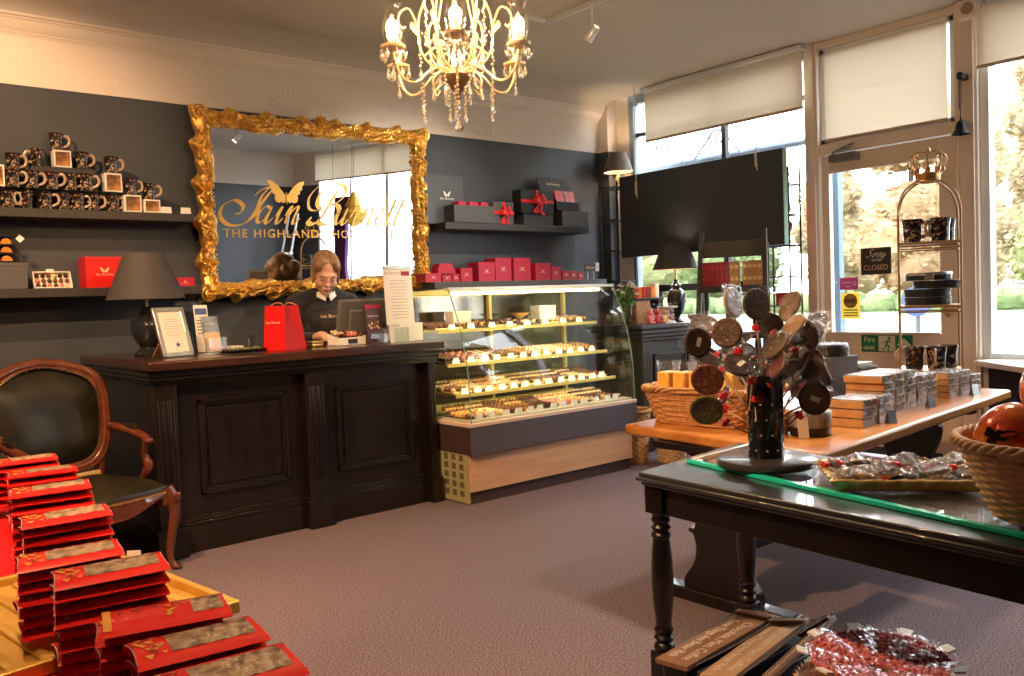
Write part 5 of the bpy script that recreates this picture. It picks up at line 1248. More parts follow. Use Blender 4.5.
etagere('tall black iron rack between the black panel and the doorway', 6.28,6.45, 3.885,4.15, (.95,1.22,1.46,1.72,1.97,2.22), 2.36)
# black hanging panel with cords
t = thing('hanging_panel','large glossy black panel hung across the window','panel',(6.22,4.772,1.722))
MB().box(-.025,-.892,0,.025,.892,.780).build('panel', mat('slate_panel', (.050,.064,.085), .32), t, bevel=.004)
MB().box(-.027,-.899,-.002,.027,-.892,.782).build('panel_edge', mat('green_glass_edge', (.35,.55,.45), .2), t)
M['cord'] = mat('white_cord', (.70,.70,.66), .6)
for y, z0 in ((-.66,.63),(.66,.55)):
    MB().tube([(-.034,y,z0),(-.034,y+.01,.80),(.160,y,1.100)] if y < 0 else [(-.034,y,z0),(-.034,y+.01,.9),(-.03,y+.0,HC-1.722)], .005, 6).build('hanging_cord', M['cord'], t)
    MB().tube([(-.036,y+.012,z0+.03),(-.037,y+.014,z0+.16)], .007, 6).build('cord_knot', M['cord'], t)
# dark window bench behind the lamp
t = thing('window_bench','long dark display bench standing in the window under the black panel','bench',(6.36,4.85,0))
bw(MB().box(6.29,4.18,1.38,6.43,5.42,1.445), 'bench_top', M['black'], t, bevel=.006)
for y in (4.26,4.8,5.34): bw(MB().lathe([(.03,0),(.03,.9),(.022,.95),(.035,1.05),(.020,1.15),(.034,1.25),(.034,1.38)], 12, (6.36,y,0)), 'leg', M['black'], t)
# ladder shelf
t = thing('ladder_shelf','dark grey leaning ladder shelf in front of the black panel','ladder shelf',(5.45,3.87,0)); t.rotation_euler = (0,0,R(-62))
# local: x along the rungs, -y towards the room
for s in (-1,1):
    b = MB(); b.add([(s*.275-.02,-.33,0),(s*.275+.02,-.33,0),(s*.275+.02,-.27,0),(s*.275-.02,-.27,0),(s*.235-.018,.10,1.83),(s*.235+.018,.10,1.83),(s*.235+.018,.15,1.83),(s*.235-.018,.15,1.83)], [(0,3,2,1),(4,5,6,7),(0,1,5,4),(1,2,6,5),(2,3,7,6),(3,0,4,7)])
    b.build('rail', M['greywood'], t, bevel=.004)
    MB().box(s*.25-.014,.14,0,s*.25+.014,.165,1.72).build('back_post', M['greywood'], t, bevel=.003)
MB().box(-.235,.11,1.62,.235,.128,1.745).build('top_rail', M['greywood'], t, bevel=.003)
for z, y0 in ((1.40,-.02),(1.05,-.09),(.68,-.17),(.30,-.25)):
    MB().box(-.25,y0,z-.022,.25,.15,z).box(-.25,y0-.008,z-.05,.25,y0,z+.0).build('shelf', M['greywood'], t, bevel=.003)
LM = TR(5.45,3.87,0) @ RZ(R(-62))
def on_ladder(x, y, z): return tuple(LM @ Vector((x,y,z)))
M['tan'] = mat('tan_pack', (.55,.33,.16), .5, col2=(.40,.18,.08), scale=40)
bp = {}
def pack(x, z, w, h, m, label, group):
    key = (w,h,m)
    if key not in bp:
        b = MB(); b.box(-w/2,-.05,0,w/2,.05,h); b.box(-w/2+.004,-.0515,h*.40,w/2-.004,-.05,h*.68,1); bp[key] = b.mesh('chocolate_pack', [M[m], M['goldprint'] if m == 'tan' else M['crimson']])
    o = D.objects.new('chocolate_pack', bp[key]); COL.objects.link(o); o.location = on_ladder(x, .05, z); o.rotation_euler = (0,0,R(-62)); return tag(o, label, 'packet', group)
for r_ in range(2):
    for k in range(6): pack(-.205+.0335*k, 1.401+.091*r_, .032, .090, 'maroon', f'maroon packet on the ladder shelf, {["lower","upper"][r_]} row, {ORD[k]} from the left end', 'maroon packets on the ladder shelf')
    for k in range(2): pack(.005+.033*k, 1.401+.091*r_, .031, .090, 'tan', f'tan packet beside the maroon packets, {["lower","upper"][r_]} row, {ORD[k]} along', 'tan packets on the ladder shelf')
    for k in range(4): pack(.100+.0355*k, 1.401+.091*r_, .034, .090, 'tan', f'tan packet right of the gap on the ladder shelf, {["lower","upper"][r_]} row, {ORD[k]} along', 'tan packets on the ladder shelf')
# things on the sideboard: flowers, bears, boxes, cake stand
t = thing('flower_vase','glass vase of white flowers on the sideboard end','flowers',(5.60,5.08,ZS))
MB().lathe([(.03,0),(.040,.01),(.045,.12),(.055,.17),(.052,.17),(.040,.02),(.001,.01)], 20).build('vase', M['acrylic'], t, sharp=60)
M['stemgreen'] = mat('stem_green', (.09,.20,.05), .6, col2=(.16,.30,.08), scale=30); M['petal'] = mat('white_petal', (.80,.76,.66), .6)
rg = random.Random(21); b = MB(); fl_ = []
for k in range(17):
    a = rg.uniform(0,6.28); r_ = rg.uniform(.02,.125); h = rg.uniform(.26,.37)
    top = (r_*math.cos(a), r_*math.sin(a), h); b.tube(smooth_path([(rg.uniform(-.02,.02),rg.uniform(-.02,.02),.02),(top[0]*.4,top[1]*.4,h*.6),top], 3), .0028, 5); fl_.append(top)
leafy(b, (0,0,.24), (.085,.085,.09), 130, .020, rg); leafy(b, (0,0,.10), (.035,.035,.07), 30, .014, rg)
b.build('stems', M['stemgreen'], t)
for k, p in enumerate(fl_):
    f = MB()
    for j in range(7):
        a = j/7*6.28; f.sphere((p[0]+.013*math.cos(a),p[1]+.013*math.sin(a),p[2]), (.012,.012,.007), 6, 4)
    f.sphere((p[0],p[1],p[2]+.006), (.011,.011,.010), 6, 4); f.build('bloom', M['petal'], t)
def bear(x, y, z, m, label):
    t = thing('sweet_bear', label, 'sweets', (x,y,z), 0, 'bags of bear-shaped sweets')
    b = MB(); b.sphere((0,0,.040), (.036,.032,.042), 12, 8); b.sphere((0,-.006,.098), (.030,.027,.028), 12, 8)
    for s in (-1,1): b.sphere((s*.022,0,.124), (.011,.007,.011), 8, 6); b.sphere((s*.032,-.022,.050), (.012,.014,.020), 8, 6); b.sphere((s*.020,-.032,.014), (.014,.018,.013), 8, 6)
    b.sphere((0,-.030,.092), (.012,.010,.010), 8, 6)
    b.build('bear', m, t)
    f = MB(); f.lathe([(.044,0),(.048,.05),(.044,.12),(.012,.150),(.030,.175)], 10, cap=False); f.build('wrapper', M['film'], t, sharp=0)
bm = [M['redgloss'], mat('pink_jelly', (.75,.18,.16), .3), mat('amber_jelly', (.78,.42,.12), .3), mat('cola_jelly', (.34,.10,.05), .3)]
for k, (x, m, lb) in enumerate(((5.77,1,'pink bag of bear sweets nearest the glass case'),(5.86,0,'red bag of bear sweets, second from the glass case'),(5.945,2,'amber bag of bear sweets, third from the glass case'),(6.03,3,'brown bag of bear sweets beside the cake stand'))): bear(x+SB[0],4.985+SB[1],ZS,bm[m],lb)
t = thing('box_riser','dark two-post stand holding orange sweet boxes','display riser',(5.86,5.12,ZS))
MB().box(-.20,-.10,.205,.18,.10,.225).build('riser_top', M['black'], t, bevel=.003); MB().box(-.19,-.09,0,.0,.09,.205).build('riser_block', M['tan'], t, bevel=.003); MB().box(.13,-.07,0,.16,.07,.205).build('riser_post', M['black'], t, bevel=.003)
for k in range(6):
    carton('sweet_box', f'orange and red sweet box on the dark riser, {ORD[k]} from the vase', 5.68+.058*k, 5.06, ZS+.226, 5.732+.058*k, 5.14, ZS+.226+(.10 if k < 5 else .125), ['redgloss','orangeslice','redgloss','chocmilk','orangeslice','white'][k], group='sweet boxes on the dark riser', lid=False)
t = thing('cake_stand','white pedestal cake stand on the sideboard under the lamp','cake stand',(5.845,4.825,ZS))
MB().lathe([(.075,0),(.07,.012),(.025,.03),(.022,.11),(.04,.125),(.085,.135),(.090,.146),(.084,.148),(.001,.143)], 28).build('stand', M['white'], t)
carton('gift_box','red boxes tucked under the white cake stand',6.07,4.945,ZS,6.15,5.03,ZS+.08,'red') if False else None
t = thing('white_dish','white plate of dark sweets right of the cake stand','dish',(6.21,4.815,ZS)); MB().lathe([(.03,0),(.06,.03),(.075,.05),(.07,.05),(.001,.02)], 20, sx=.9).build('plate', M['white'], t); 
rgx = random.Random(3)
o = MB()
for k in range(14): o.sphere((rgx.uniform(-.04,.04),rgx.uniform(-.04,.04),.055), .014, 6, 4)
o.build('sweets', M['chocdark'], t)['kind'] = 'stuff'
# red things on the right rack
t = thing('heart_plaque','white heart plaque with red rim on the rack beside the doorway','ornament',(6.31,3.98,1.727))
def heart(s): return [(s*(16*math.sin(a)**3)/16, s*(13*math.cos(a)-5*math.cos(2*a)-2*math.cos(3*a)-math.cos(4*a))/16) for a in [k*2*PI/40 for k in range(40)]]
HM2 = RZ(R(-90)) @ RX(PI/2)
MB().prism(heart(.105), -.008, .008, 0, TR(0,0,.125) @ HM2).build('heart_back', M['ribbon'], t); MB().prism(heart(.085), .008, .014, 0, TR(0,0,.125) @ HM2).build('heart_front', M['white'], t)
t = thing('red_pouch','red fabric pouch sitting on an upper shelf of the rack by the doorway','pouch',(6.365,4.0,1.975)); MB().lathe([(.05,0),(.075,.04),(.070,.10),(.035,.15),(.05,.19),(.001,.185)], 16).build('pouch', M['ribbon'], t, sharp=60)
carton('gift_box','red box low on the rack beside the doorway',6.30,3.92,1.227,6.43,4.04,1.33,'red')
# ================================================================== DOOR SIGNS AND FITTINGS
WM = RZ(R(-90)) @ RX(PI/2)      # local x to the viewer's right, y up, facing the room
t = thing('closed_sign','dark hanging sign reading Sorry we are closed on the door glass','sign',(XW-.03,3.255,1.55))
b = MB(); b.box(-.121,-.104,-.005,.121,.104,.003,0,WM)
def pen2(mb, pts, w0, M4, mi):
    P = smooth_path([(x, y, 0) for x, y in pts], 8); n = len(P); vs_ = []
    for i, p in enumerate(P):
        d_ = P[min(i+1,n-1)]-P[max(i-1,0)]; a = math.atan2(d_.y, d_.x); wg = w0*(.35+.65*abs(math.sin(a-.6)))
        vs_ += [(p.x-math.sin(a)*wg/2, p.y+math.cos(a)*wg/2, 0), (p.x+math.sin(a)*wg/2, p.y-math.cos(a)*wg/2, 0)]
    mb.add(vs_, [(2*i,2*i+1,2*i+3,2*i+2) for i in range(n-1)], mi, M4)
Q = WM @ TR(-.065,.028,.0042) @ Matrix.Scale(.036,4) @ SHR
pen2(b, [(.75,1.55),(.35,1.75),(.0,1.4),(.35,.95),(.5,.5),(.1,.05),(-.35,.25)], .24, Q, 1)
pen2(b, [(1.0,.5),(1.2,.9),(1.5,.6),(1.25,.05),(.95,.35),(1.2,.9),(1.7,.8)], .18, Q, 1)
for x in (1.75, 2.45): pen2(b, [(x,.4),(x+.15,.95),(x+.4,.85),(x+.3,.15),(x+.55,.1),(x+.75,.4)], .18, Q, 1)
pen2(b, [(3.15,.9),(3.1,.3),(3.4,.15),(3.7,.85),(3.65,.2),(3.3,-.7),(2.9,-.6),(3.4,.0),(4.0,.45)], .18, Q, 1)
b.text("WE'RE", .026, WM @ TR(0,.006,.0042), 1, .0004); b.text('CLOSED', .058, WM @ TR(0,-.052,.0042), 2, .0006, sx=.92)
b.build('board', [mat('sign_brown', (.045,.040,.035), .5), M['white'], mat('sign_peach', (.80,.56,.36), .5)], t)
MB().tube([(0.0,.10,.10),(0.01,.0,.235),(0,-.10,.10)], .0022, 5).sphere((.012,0,.238), .008, 8, 6).build('cord', M['steel'], t)
t = thing('fire_exit_sign','green fire exit sign with running figure across the door','sign',(XW-.026,3.185,.905))
b = MB(); b.box(-.202,-.066,-.002,.202,.066,.002,0,WM)
b.text('Fire', .062, WM @ TR(-.135,.030,.0024), 1, .0004, sx=.95); b.text('exit', .062, WM @ TR(-.135,-.030,.0024), 1, .0004, sx=.95)
b.box(-.062,-.060,.002,.070,.060,.0026,1,WM); b.box(.080,-.060,.002,.196,.060,.0026,1,WM) if False else None
g = lambda pts, w_: [pen2(b, pts, w_, WM @ TR(0,0,.003), 2)]
b.lathe([(.001,0),(.011,.0)], 16, M=WM @ TR(.022,.040,.0030)) if False else b.prism([(.022+.011*math.cos(a*PI/8), .041+.011*math.sin(a*PI/8)) for a in range(16)], .0026, .0032, 2, WM)
for pts, w_ in (([(.016,.026),(.006,.010),(.000,-.010)], .020), ([(.000,-.010),(.022,-.022),(.012,-.044),(.020,-.050)], .012), ([(-.002,-.010),(-.010,-.030),(-.030,-.038),(-.034,-.046)], .012), ([(.014,.022),(.032,.012),(.044,.020)], .009), ([(.010,.022),(-.014,.014),(-.026,.000)], .009)): g(pts, w_)
b.prism([(.137,.045),(.195,-.012),(.165,-.012),(.165,-.050),(.109,-.050),(.109,-.012),(.080,-.012)], .002, .0028, 1, WM)
M['exitgreen'] = mat('exit_green', (.0,.21,.075), .45)
b.build('plate', [M['exitgreen'], mat('exit_cream', (.75,.80,.58), .5), M['exitgreen']], t)
t = thing('door_sticker','pink sticker with small white lettering on the door glass','sticker',(XW-.003,3.495,1.383)); b = MB(); b.box(-.077,-.048,-.0005,.077,.048,.0015,0,WM); b.text('Lindsay', .030, WM @ TR(-.012,.01,.0018), 1, .0002) if False else b.box(-.06,.0,.0015,.02,.016,.0018,1,WM).box(-.03,-.028,.0015,.02,-.018,.0018,1,WM).lathe([(.010,0),(.020,0)], 14, M=WM @ TR(.045,.0,.0018), mi=1, cap=False); b.build('film', [cloth_mat('pink_film', (.50,.13,.28), .4), M['white']], t)
t = thing('door_sticker','yellow rectangular sticker with dark round badge on the door glass','sticker',(XW-.003,3.485,1.205)); b = MB(); b.box(-.080,-.105,-.0005,.080,.105,.0015,0,WM)
b.prism([(.058*math.cos(a*PI/14), .038+.058*math.sin(a*PI/14)) for a in range(28)], .0015, .0020, 1, WM); b.prism([(.047*math.cos(a*PI/14), .038+.047*math.sin(a*PI/14)) for a in range(28)], .0020, .0023, 0, WM); b.box(-.045,.022,.0023,.045,.054,.0027,1,WM)
for k in range(3): b.box(-.06,-.040-.022*k,.0015,.06,-.030-.022*k,.0019,1,WM)
b.build('film', [cloth_mat('sticker_yellow', (.85,.70,.25), .5), mat('sticker_brown', (.22,.13,.04), .5)], t)
t = thing('shop_bell','small dark bell hanging from a coil spring beside the door','bell',(6.36,2.567,2.40))
MB().lathe([(.062,0),(.058,.006),(.040,.03),(.030,.075),(.018,.095),(.006,.10),(.006,.115)], 22, cap=False).sphere((0,0,-.004), .012, 10, 7).build('bell', M['iron'], t)
MB().tube([(0,0,.115),(0,0,.18)]+[(.012*math.cos(a*.9), .012*math.sin(a*.9), .18+.0027*a) for a in range(76)]+[(0,0,.40)], .0035, 6).build('coil_spring', M['iron'], t)
MB().box(-.015,-.02,.385,.09,.02,.425).sphere((-.02,-.006,.41), .022, 10, 7).build('bracket', M['iron'], t, bevel=.004)
t = thing('wall_speaker','small beige square speaker box at the top of the door post','speaker',(XW-.09,2.52,3.265))
MB().box(-.035,-.07,-.062,.05,.07,.062).build('box', M['frame'], t, bevel=.006); MB().lathe([(.001,0),(.042,0),(.046,-.006)], 24, M=TR(-.036,0,0) @ RY(R(-90))).build('grille', mat('speaker_tan', (.36,.24,.15), .6), t)
tag(MB().box(5.35,2.35,.0,6.40,3.62,.010).build('door_mat', mat('red_mat', (.22,.020,.025), .95, col2=(.30,.03,.035), scale=120), bevel=.004), 'red door mat on the carpet in front of the glazed door', 'mat')
# ================================================================== TABLES
# black side table with a glass sheet
TA, TB = Vector((2.115,1.890)), Vector((2.790,1.967)); df = Vector((math.cos(R(-94.2)), math.sin(R(-94.2)))); dk = Vector((math.cos(R(-97.5)), math.sin(R(-97.5))))
LT = 1.62; TD, TC = TA+df*LT, TB+dk*LT
def tq(u, v):      # u across (0 front edge, 1 far edge), v along
    a = TA.lerp(TB, u); b_ = TD.lerp(TC, u); return a.lerp(b_, v)
def quad(u0, v0, u1, v1): return [tuple(tq(u0,v0)), tuple(tq(u0,v1)), tuple(tq(u1,v1)), tuple(tq(u1,v0))]
t = thing('side_table','black wooden table with turned legs and a glass top in front of the lollipop stand','table',(2.42,1.15,0))
M['tabletop'] = mat('black_table_polish', (.024,.025,.029), .30, spec=.8, col2=(.034,.035,.040), scale=12, stretch=(1,.1,1), coat=.6)
b = MB(); b.prism(quad(0,0,1,1), .748, .765).prism(quad(-.012,-.006,1.012,1.006), .736, .750).prism(quad(.008,.004,.992,.996), .722, .737); bw(b, 'table_top', M['tabletop'], t, bevel=.005, seg=3)
b = MB(); b.prism(quad(.05,.025,.11,.975), .628, .724).prism(quad(.89,.025,.95,.975), .628, .724).prism(quad(.05,.025,.95,.06), .628, .724).prism(quad(.05,.94,.95,.975), .628, .724); bw(b, 'apron', M['darkwood'], t, bevel=.004)
PROF = [(.020,0),(.030,.012),(.030,.06),(.022,.075),(.033,.085)]
for u, v in ((.075,.035),(.925,.035),(.075,.965),(.925,.965)):
    p = tq(u, v); b = MB(); b.lathe([(.018,0),(.030,.015),(.032,.045),(.020,.07)], 20, (p.x,p.y,0)); b.box(p.x-.034,p.y-.034,.068,p.x+.034,p.y+.034,.165)
    b.lathe([(.026,.165),(.036,.175),(.030,.190),(.022,.196),(.035,.208),(.026,.222),(.034,.236),(.026,.250),(.028,.27),(.034,.32),(.037,.40),(.034,.48),(.027,.545),(.034,.552),(.030,.563),(.022,.568),(.034,.580),(.024,.592),(.032,.604),(.028,.618),(.034,.635)], 22, (p.x,p.y,0))
    b.box(p.x-.036,p.y-.036,.630,p.x+.036,p.y+.036,.724); bw(b, 'leg', M['darkwood'], t, bevel=.003)
b = MB()
for a_ in (quad(.05,.03,.10,.97), quad(.90,.03,.95,.97), quad(.06,.02,.94,.05), quad(.06,.95,.94,.98)): b.prism(a_, .090, .140)
b.prism(quad(.07,.03,.93,.97), .112, .128); bw(b, 'lower_shelf', M['greywood'], t, bevel=.004)
t = thing('glass_sheet','thick glass sheet with a painted teal gleam along its edge lying on the black table','glass sheet',(2.42,1.15,.7655))
gd = Vector((-.201,-.980)); g0, g1 = Vector((2.335,1.862)), Vector((2.725,1.885)); GL = 1.42
G = lambda p, w_=0: tuple(p+Vector((w_,.0)))
b = MB(); b.prism([G(g0), G(g0+gd*GL), G(g1+gd*GL), G(g1)], .7655, .7765)
o = bw(b, 'sheet', M['glass'], t)
b = MB(); b.prism([G(g0,-.003), G(g0+gd*GL,-.003), G(g0+gd*GL,.020), G(g0,.020)], .7656, .7785)
bw(b, 'edge_gleam', mat('painted_teal_gleam', (.02,.74,.57), .10, coat=.6), t, bevel=.002)  # light refracted along the sheet, painted as a solid teal strip
b = MB(); b.prism([G(g0,.0), G(g1,.0), G(g1+gd*.018,.0), G(g0+gd*.018,.0)], .7656, .7785)
bw(b, 'edge_gleam', mat('painted_edge_highlight', (.62,.70,.70), .10, coat=.6), t, bevel=.002)  # white reflection at the left end, painted as a pale strip
# wooden slab table on a trestle
t = thing('trestle_table','long orange-brown wooden slab table on dark trestle legs','table',(4.05,2.3,0))
SL = [(3.005,2.765),(2.885,1.665),(5.24,1.86),(5.30,2.90)]
b = MB(); b.prism(SL, .690, .740); bw(b, 'table_top', M['oak'], t, bevel=.014, seg=3)
for cx in (2.98, 4.72):
    b = MB(); yc = 2.20
    outl = [(-.19,.05),(-.185,.10),(-.135,.17),(-.12,.24),(-.135,.30),(-.155,.305),(-.155,.325),(-.125,.33),(-.12,.40),(-.16,.50),(-.17,.58),(-.13,.64),(-.22,.67)]
    sm = [(p.x,p.y) for p in smooth_path([(y,z,0) for y,z in outl], 4)]; poly = sm+[(-y, z) for y, z in sm[::-1]]
    b.prism([(y, z) for y, z in poly], -.025, .025, 0, TR(cx,yc,0) @ RZ(PI/2) @ RX(PI/2)); lg = bw(b, 'trestle', M['darkwood'], t, bevel=.004)
    f_ = MB(); f_.box(cx-.045,yc-.36,0,cx+.045,yc+.36,.055); bw(f_, 'foot', M['darkwood'], t, bevel=.012)
    f_ = MB(); f_.box(cx-.04,yc-.34,.66,cx+.04,yc+.34,.692); bw(f_, 'cleat', M['darkwood'], t, bevel=.004)
bw(MB().box(3.0,2.165,.215,4.72,2.235,.275), 'stretcher', M['darkwood'], t, bevel=.005)
# ================================================================== LOLLIPOPS
LC = {'white': mat('lolly_marble', (.40,.28,.17), .35, col2=(.62,.50,.34), scale=30, stretch=(1,4,1)), 'grain': mat('lolly_nib', (.060,.032,.016), .6, col2=(.15,.088,.045), scale=160, bump=.8, bscale=130),
 'swirl': mat('lolly_swirl', (.10,.050,.026), .42, col2=(.22,.13,.07), scale=22), 'milk': mat('lolly_milk', (.050,.026,.014), .45, spec=.3, col2=(.085,.047,.026), scale=14), 'dark': mat('lolly_dark', (.030,.012,.009), .25),
 'red': mat('lolly_berry', (.07,.020,.010), .5, col2=(.27,.06,.02), scale=120, bump=.9, bscale=100), 'olive': mat('lolly_pistachio', (.060,.048,.012), .55, col2=(.20,.16,.045), scale=140, bump=.9, bscale=120),
 'maroon': mat('lolly_maroon', (.075,.012,.014), .3, col2=(.15,.03,.03), scale=20), 'tan': mat('lolly_caramel', (.30,.165,.075), .42, col2=(.38,.23,.115), scale=30)}
POT = (2.42,1.600,.7785)
t = thing('lollipop_stand','black cylinder with drilled holes on a round dark base, full of lollipops','display stand',POT)
MB().lathe([(.150,0),(.160,.004),(.163,.012),(.160,.024),(.150,.028),(.001,.028)], 48).build('base', mat('grey_base', (.050,.046,.048), .3, coat=.3), t, sharp=50)
b = MB(); b.lathe([(.056,.028),(.0575,.03),(.0575,.290),(.0565,.297),(.050,.297),(.050,.28),(.001,.28)], 36)
for r_ in range(4):
    for k in range(10):
        a = k*PI/5+(r_ % 2)*PI/10; b.lathe([(.0035,.0),(.0035,.0012),(.0001,.0012)], 8, M=TR(.0573*math.cos(a),.0573*math.sin(a),.055+.05*r_) @ RZ(a) @ RY(PI/2), mi=1)
b.build('cylinder', [M['blackgloss'], mat('hole_rim', (.45,.40,.34), .4)], t, sharp=50)
LOL = [
('a', 'white', [2.455, 1.739, 1.314], [0.05, -0.984, 0.174], 0.0539),
('b', 'grain', [2.49, 1.671, 1.306], [-0.325, -0.94, 0.1], 0.0552),
('c', 'swirl', [2.674, 1.659, 1.293], [-0.807, 0.427, 0.408], 0.0599),
('d', 'milk', [2.417, 1.833, 1.244], [-0.377, -0.449, 0.81], 0.0484),
('e', 'milkL', [2.331, 1.797, 1.185], [-0.402, -0.907, 0.122], 0.0514),
('f', 'grain', [2.366, 1.704, 1.215], [-0.901, -0.396, 0.175], 0.0518),
('g', 'dark', [2.357, 1.772, 1.13], [-0.518, -0.54, 0.663], 0.0439),
('h', 'dark', [2.401, 1.684, 1.157], [-0.3, -0.343, 0.89], 0.0557),
('i', 'darkL', [2.344, 1.638, 1.113], [-0.385, -0.477, 0.79], 0.0555),
('j', 'red', [2.267, 1.714, 1.068], [-0.786, -0.584, -0.202], 0.0533),
('k', 'olive', [2.243, 1.702, 0.971], [-0.745, -0.549, -0.379], 0.0541),
('l', 'milk', [2.457, 1.585, 1.168], [-0.728, 0.295, 0.619], 0.0561),
('m', 'maroon', [2.42, 1.56, 1.107], [-0.753, 0.386, 0.533], 0.0541),
('n', 'tan', [2.563, 1.578, 1.23], [-0.689, 0.288, 0.665], 0.0486),
('o', 'milk', [2.723, 1.6, 1.232], [-0.585, 0.125, 0.801], 0.0552),
('p', 'milk', [2.618, 1.556, 1.199], [-0.584, 0.141, 0.8], 0.0602),
('q', 'milk', [2.465, 1.548, 1.089], [-0.163, -0.677, -0.718], 0.0533),
('r', 'dark', [2.565, 1.517, 1.1], [-0.908, 0.286, 0.307], 0.054),
('s', 'darkL', [2.53, 1.487, 0.992], [-0.627, -0.778, 0.048], 0.0545),
('t', 'milk', [2.371, 1.598, 1.052], [0.073, -0.994, -0.084], 0.0373),
('u', 'dark', [2.605, 1.701, 1.247], [-0.969, 0.243, 0.044], 0.0325),
('v', 'milk', [2.633, 1.559, 1.021], [-0.691, -0.511, -0.512], 0.0493),
('w', 'swirl', [2.664, 1.606, 1.141], [-0.659, 0.216, 0.721], 0.0514),
]
LLAB = {'a':'tall marbled white lollipop at the top left of the stand','b':'round speckled brown lollipop topmost on the stand','c':'narrow swirled brown lollipop at the top right of the stand','d':'milk chocolate lollipop tilted flat at the upper left, behind a labelled one',
 'e':'milk chocolate lollipop with a white label on the left side','f':'round grainy brown lollipop left of centre, below the topmost','g':'dark lollipop squeezed under the labelled milk one on the left','h':'dark lollipop lying flat in the middle, above the labelled dark one',
 'i':'dark oval lollipop with a white label in the middle of the stand','j':'rust-red berry-topped lollipop low on the left','k':'olive pistachio-topped lollipop, lowest on the left','l':'slanted milk lollipop right of the middle gap','m':'glossy maroon slanted lollipop in front of a milk one','n':'pale caramel lollipop at upper right behind the milk ones',
 'o':'milk lollipop tilted edge-on, highest of the far right ones','p':'long slanted milk lollipop on the right under the edge-on one','q':'milk lollipop slanting low right of the black cylinder top','r':'dark upright oval lollipop at the right side','s':'dark round lollipop with white label, lowest on the right','t':'narrow milk lollipop turned edge-on in front of the cylinder','u':'small dark lollipop glimpsed behind the topmost one','v':'milk lollipop hidden behind the lowest right one','w':'swirled lollipop half hidden behind the right dark oval'}
def lolly(c, n, r, mcol, lab, base, label, group=None, film='film', crumple=0):
    c = Vector(c); n = Vector(n).normalized(); base = Vector(base)
    t = thing('lollipop', label, 'lollipop', c, 0, group)
    d = (base-c); d2 = (d-n*d.dot(n)); d2.normalize(); side = n.cross(d2).normalized()
    Q = Matrix((( -d2.x*0+side.x, -d2.x, n.x, 0),(side.y, -d2.y, n.y, 0),(side.z, -d2.z, n.z, 0),(0,0,0,1)))
    b = MB(); b.lathe([(.001,-.0065),(r*.86,-.0065),(r*.97,-.004),(r,0),(r*.97,.004),(r*.86,.0065),(r*.80,.0055),(.001,.0060)], 32, M=Q); b.build('chocolate_disc', LC[mcol], t, sharp=50)
    st = d2*r*.98; d3 = base-c
    MB().tube([d2*r*.3, d2*r*1.0, d2*r*1.3+(d3-d2*r*1.3)*.25, d3], .0032, 7).build('stick', M['wood'], t)
    cp = d2*r*1.28+(d3-d2*r*1.28)*.06
    dd = (d3-d2*r*1.28).normalized(); s2 = n.cross(dd).normalized(); Q2 = Matrix(((s2.x,dd.x,n.x,cp.x),(s2.y,dd.y,n.y,cp.y),(s2.z,dd.z,n.z,cp.z),(0,0,0,1)))
    MB().box(-.016,-.008,-.007,.016,.008,.007,0,Q2).box(-.005,-.012,-.009,.005,.012,.009,0,Q2).build('red_tie', M['ribbon'], t, bevel=.002)
    # cellophane bag: flattened, corners out, gathered at the tie
    f = MB(); R_ = r*1.22
    def bag(i, j):
        a = 2*PI*i/28; v = j/6
        ca, sa = math.cos(a), math.sin(a); sq = 1/max(abs(ca), abs(sa))**.85
        rr = R_*sq*(1 if sa > -.2 else 1)
        x, y = rr*ca, rr*sa
        if y < -R_*.45: k = (-y-R_*.45)/(R_*.9); x *= max(.10, 1-1.25*k); y -= .25*R_*k
        puff = .013*math.cos((v-.5)*PI)**1
        k = math.sin(v*PI); s_ = 1 if v < .5 else -1
        rad = math.sin(v*PI); zz = (.5-v)*2
        return tuple(Q @ Vector((x*rad, y*rad, (.012+crumple)*zz+(.002+crumple*.6)*math.sin(a*7+v*5))))
    f.grid(bag, 28, 7, cu=True); f.build('wrapper', M[film], t, sharp=0)
    return t, Q
for k, (nm, col, c, n, r) in enumerate(LOL):
    c = Vector(c); away = Vector((c.x-POT[0], c.y-POT[1], 0)); away = away.normalized() if away.length > .01 else Vector((0,-1,0))
    zb = min(.28, max(.10, (c.z-POT[2])*.55)); rad = .0575 if c.z-POT[2]-zb < .17 else .035
    zb = zb if rad > .05 else .296
    t, Q = lolly(c, n, r, col.rstrip('L'), None, Vector(POT)+away*rad+Vector((0,0,zb)), LLAB[nm], 'lollipops on the black stand')
    if col.endswith('L'):
        MB().box(-.016,-.008,.0066,.016,.008,.0072,0,Q @ RZ(.4)).build('label', M['white'], t)
for k in range(9):
    a = R(-40+17*k); el = (.30,.42,.22,.36,.46,.28,.40,.20,.34)[k]; rr = .20-.12*(el-.2)
    c = Vector(POT)+Vector((rr*math.cos(a), rr*math.sin(a), el)); n = Vector((math.cos(a+.5)*.8, math.sin(a+.5)*.8-.5, .45-.3*(k % 2)))
    lolly(c, n, .052, ['milk','dark','swirl'][k % 3], None, Vector(POT)+Vector((math.cos(a)*.0575, math.sin(a)*.0575, .12+.4*(el-.2))), f'lollipop at the far side of the stand, {ORD[k]} round from the basket end', 'lollipops on the black stand')
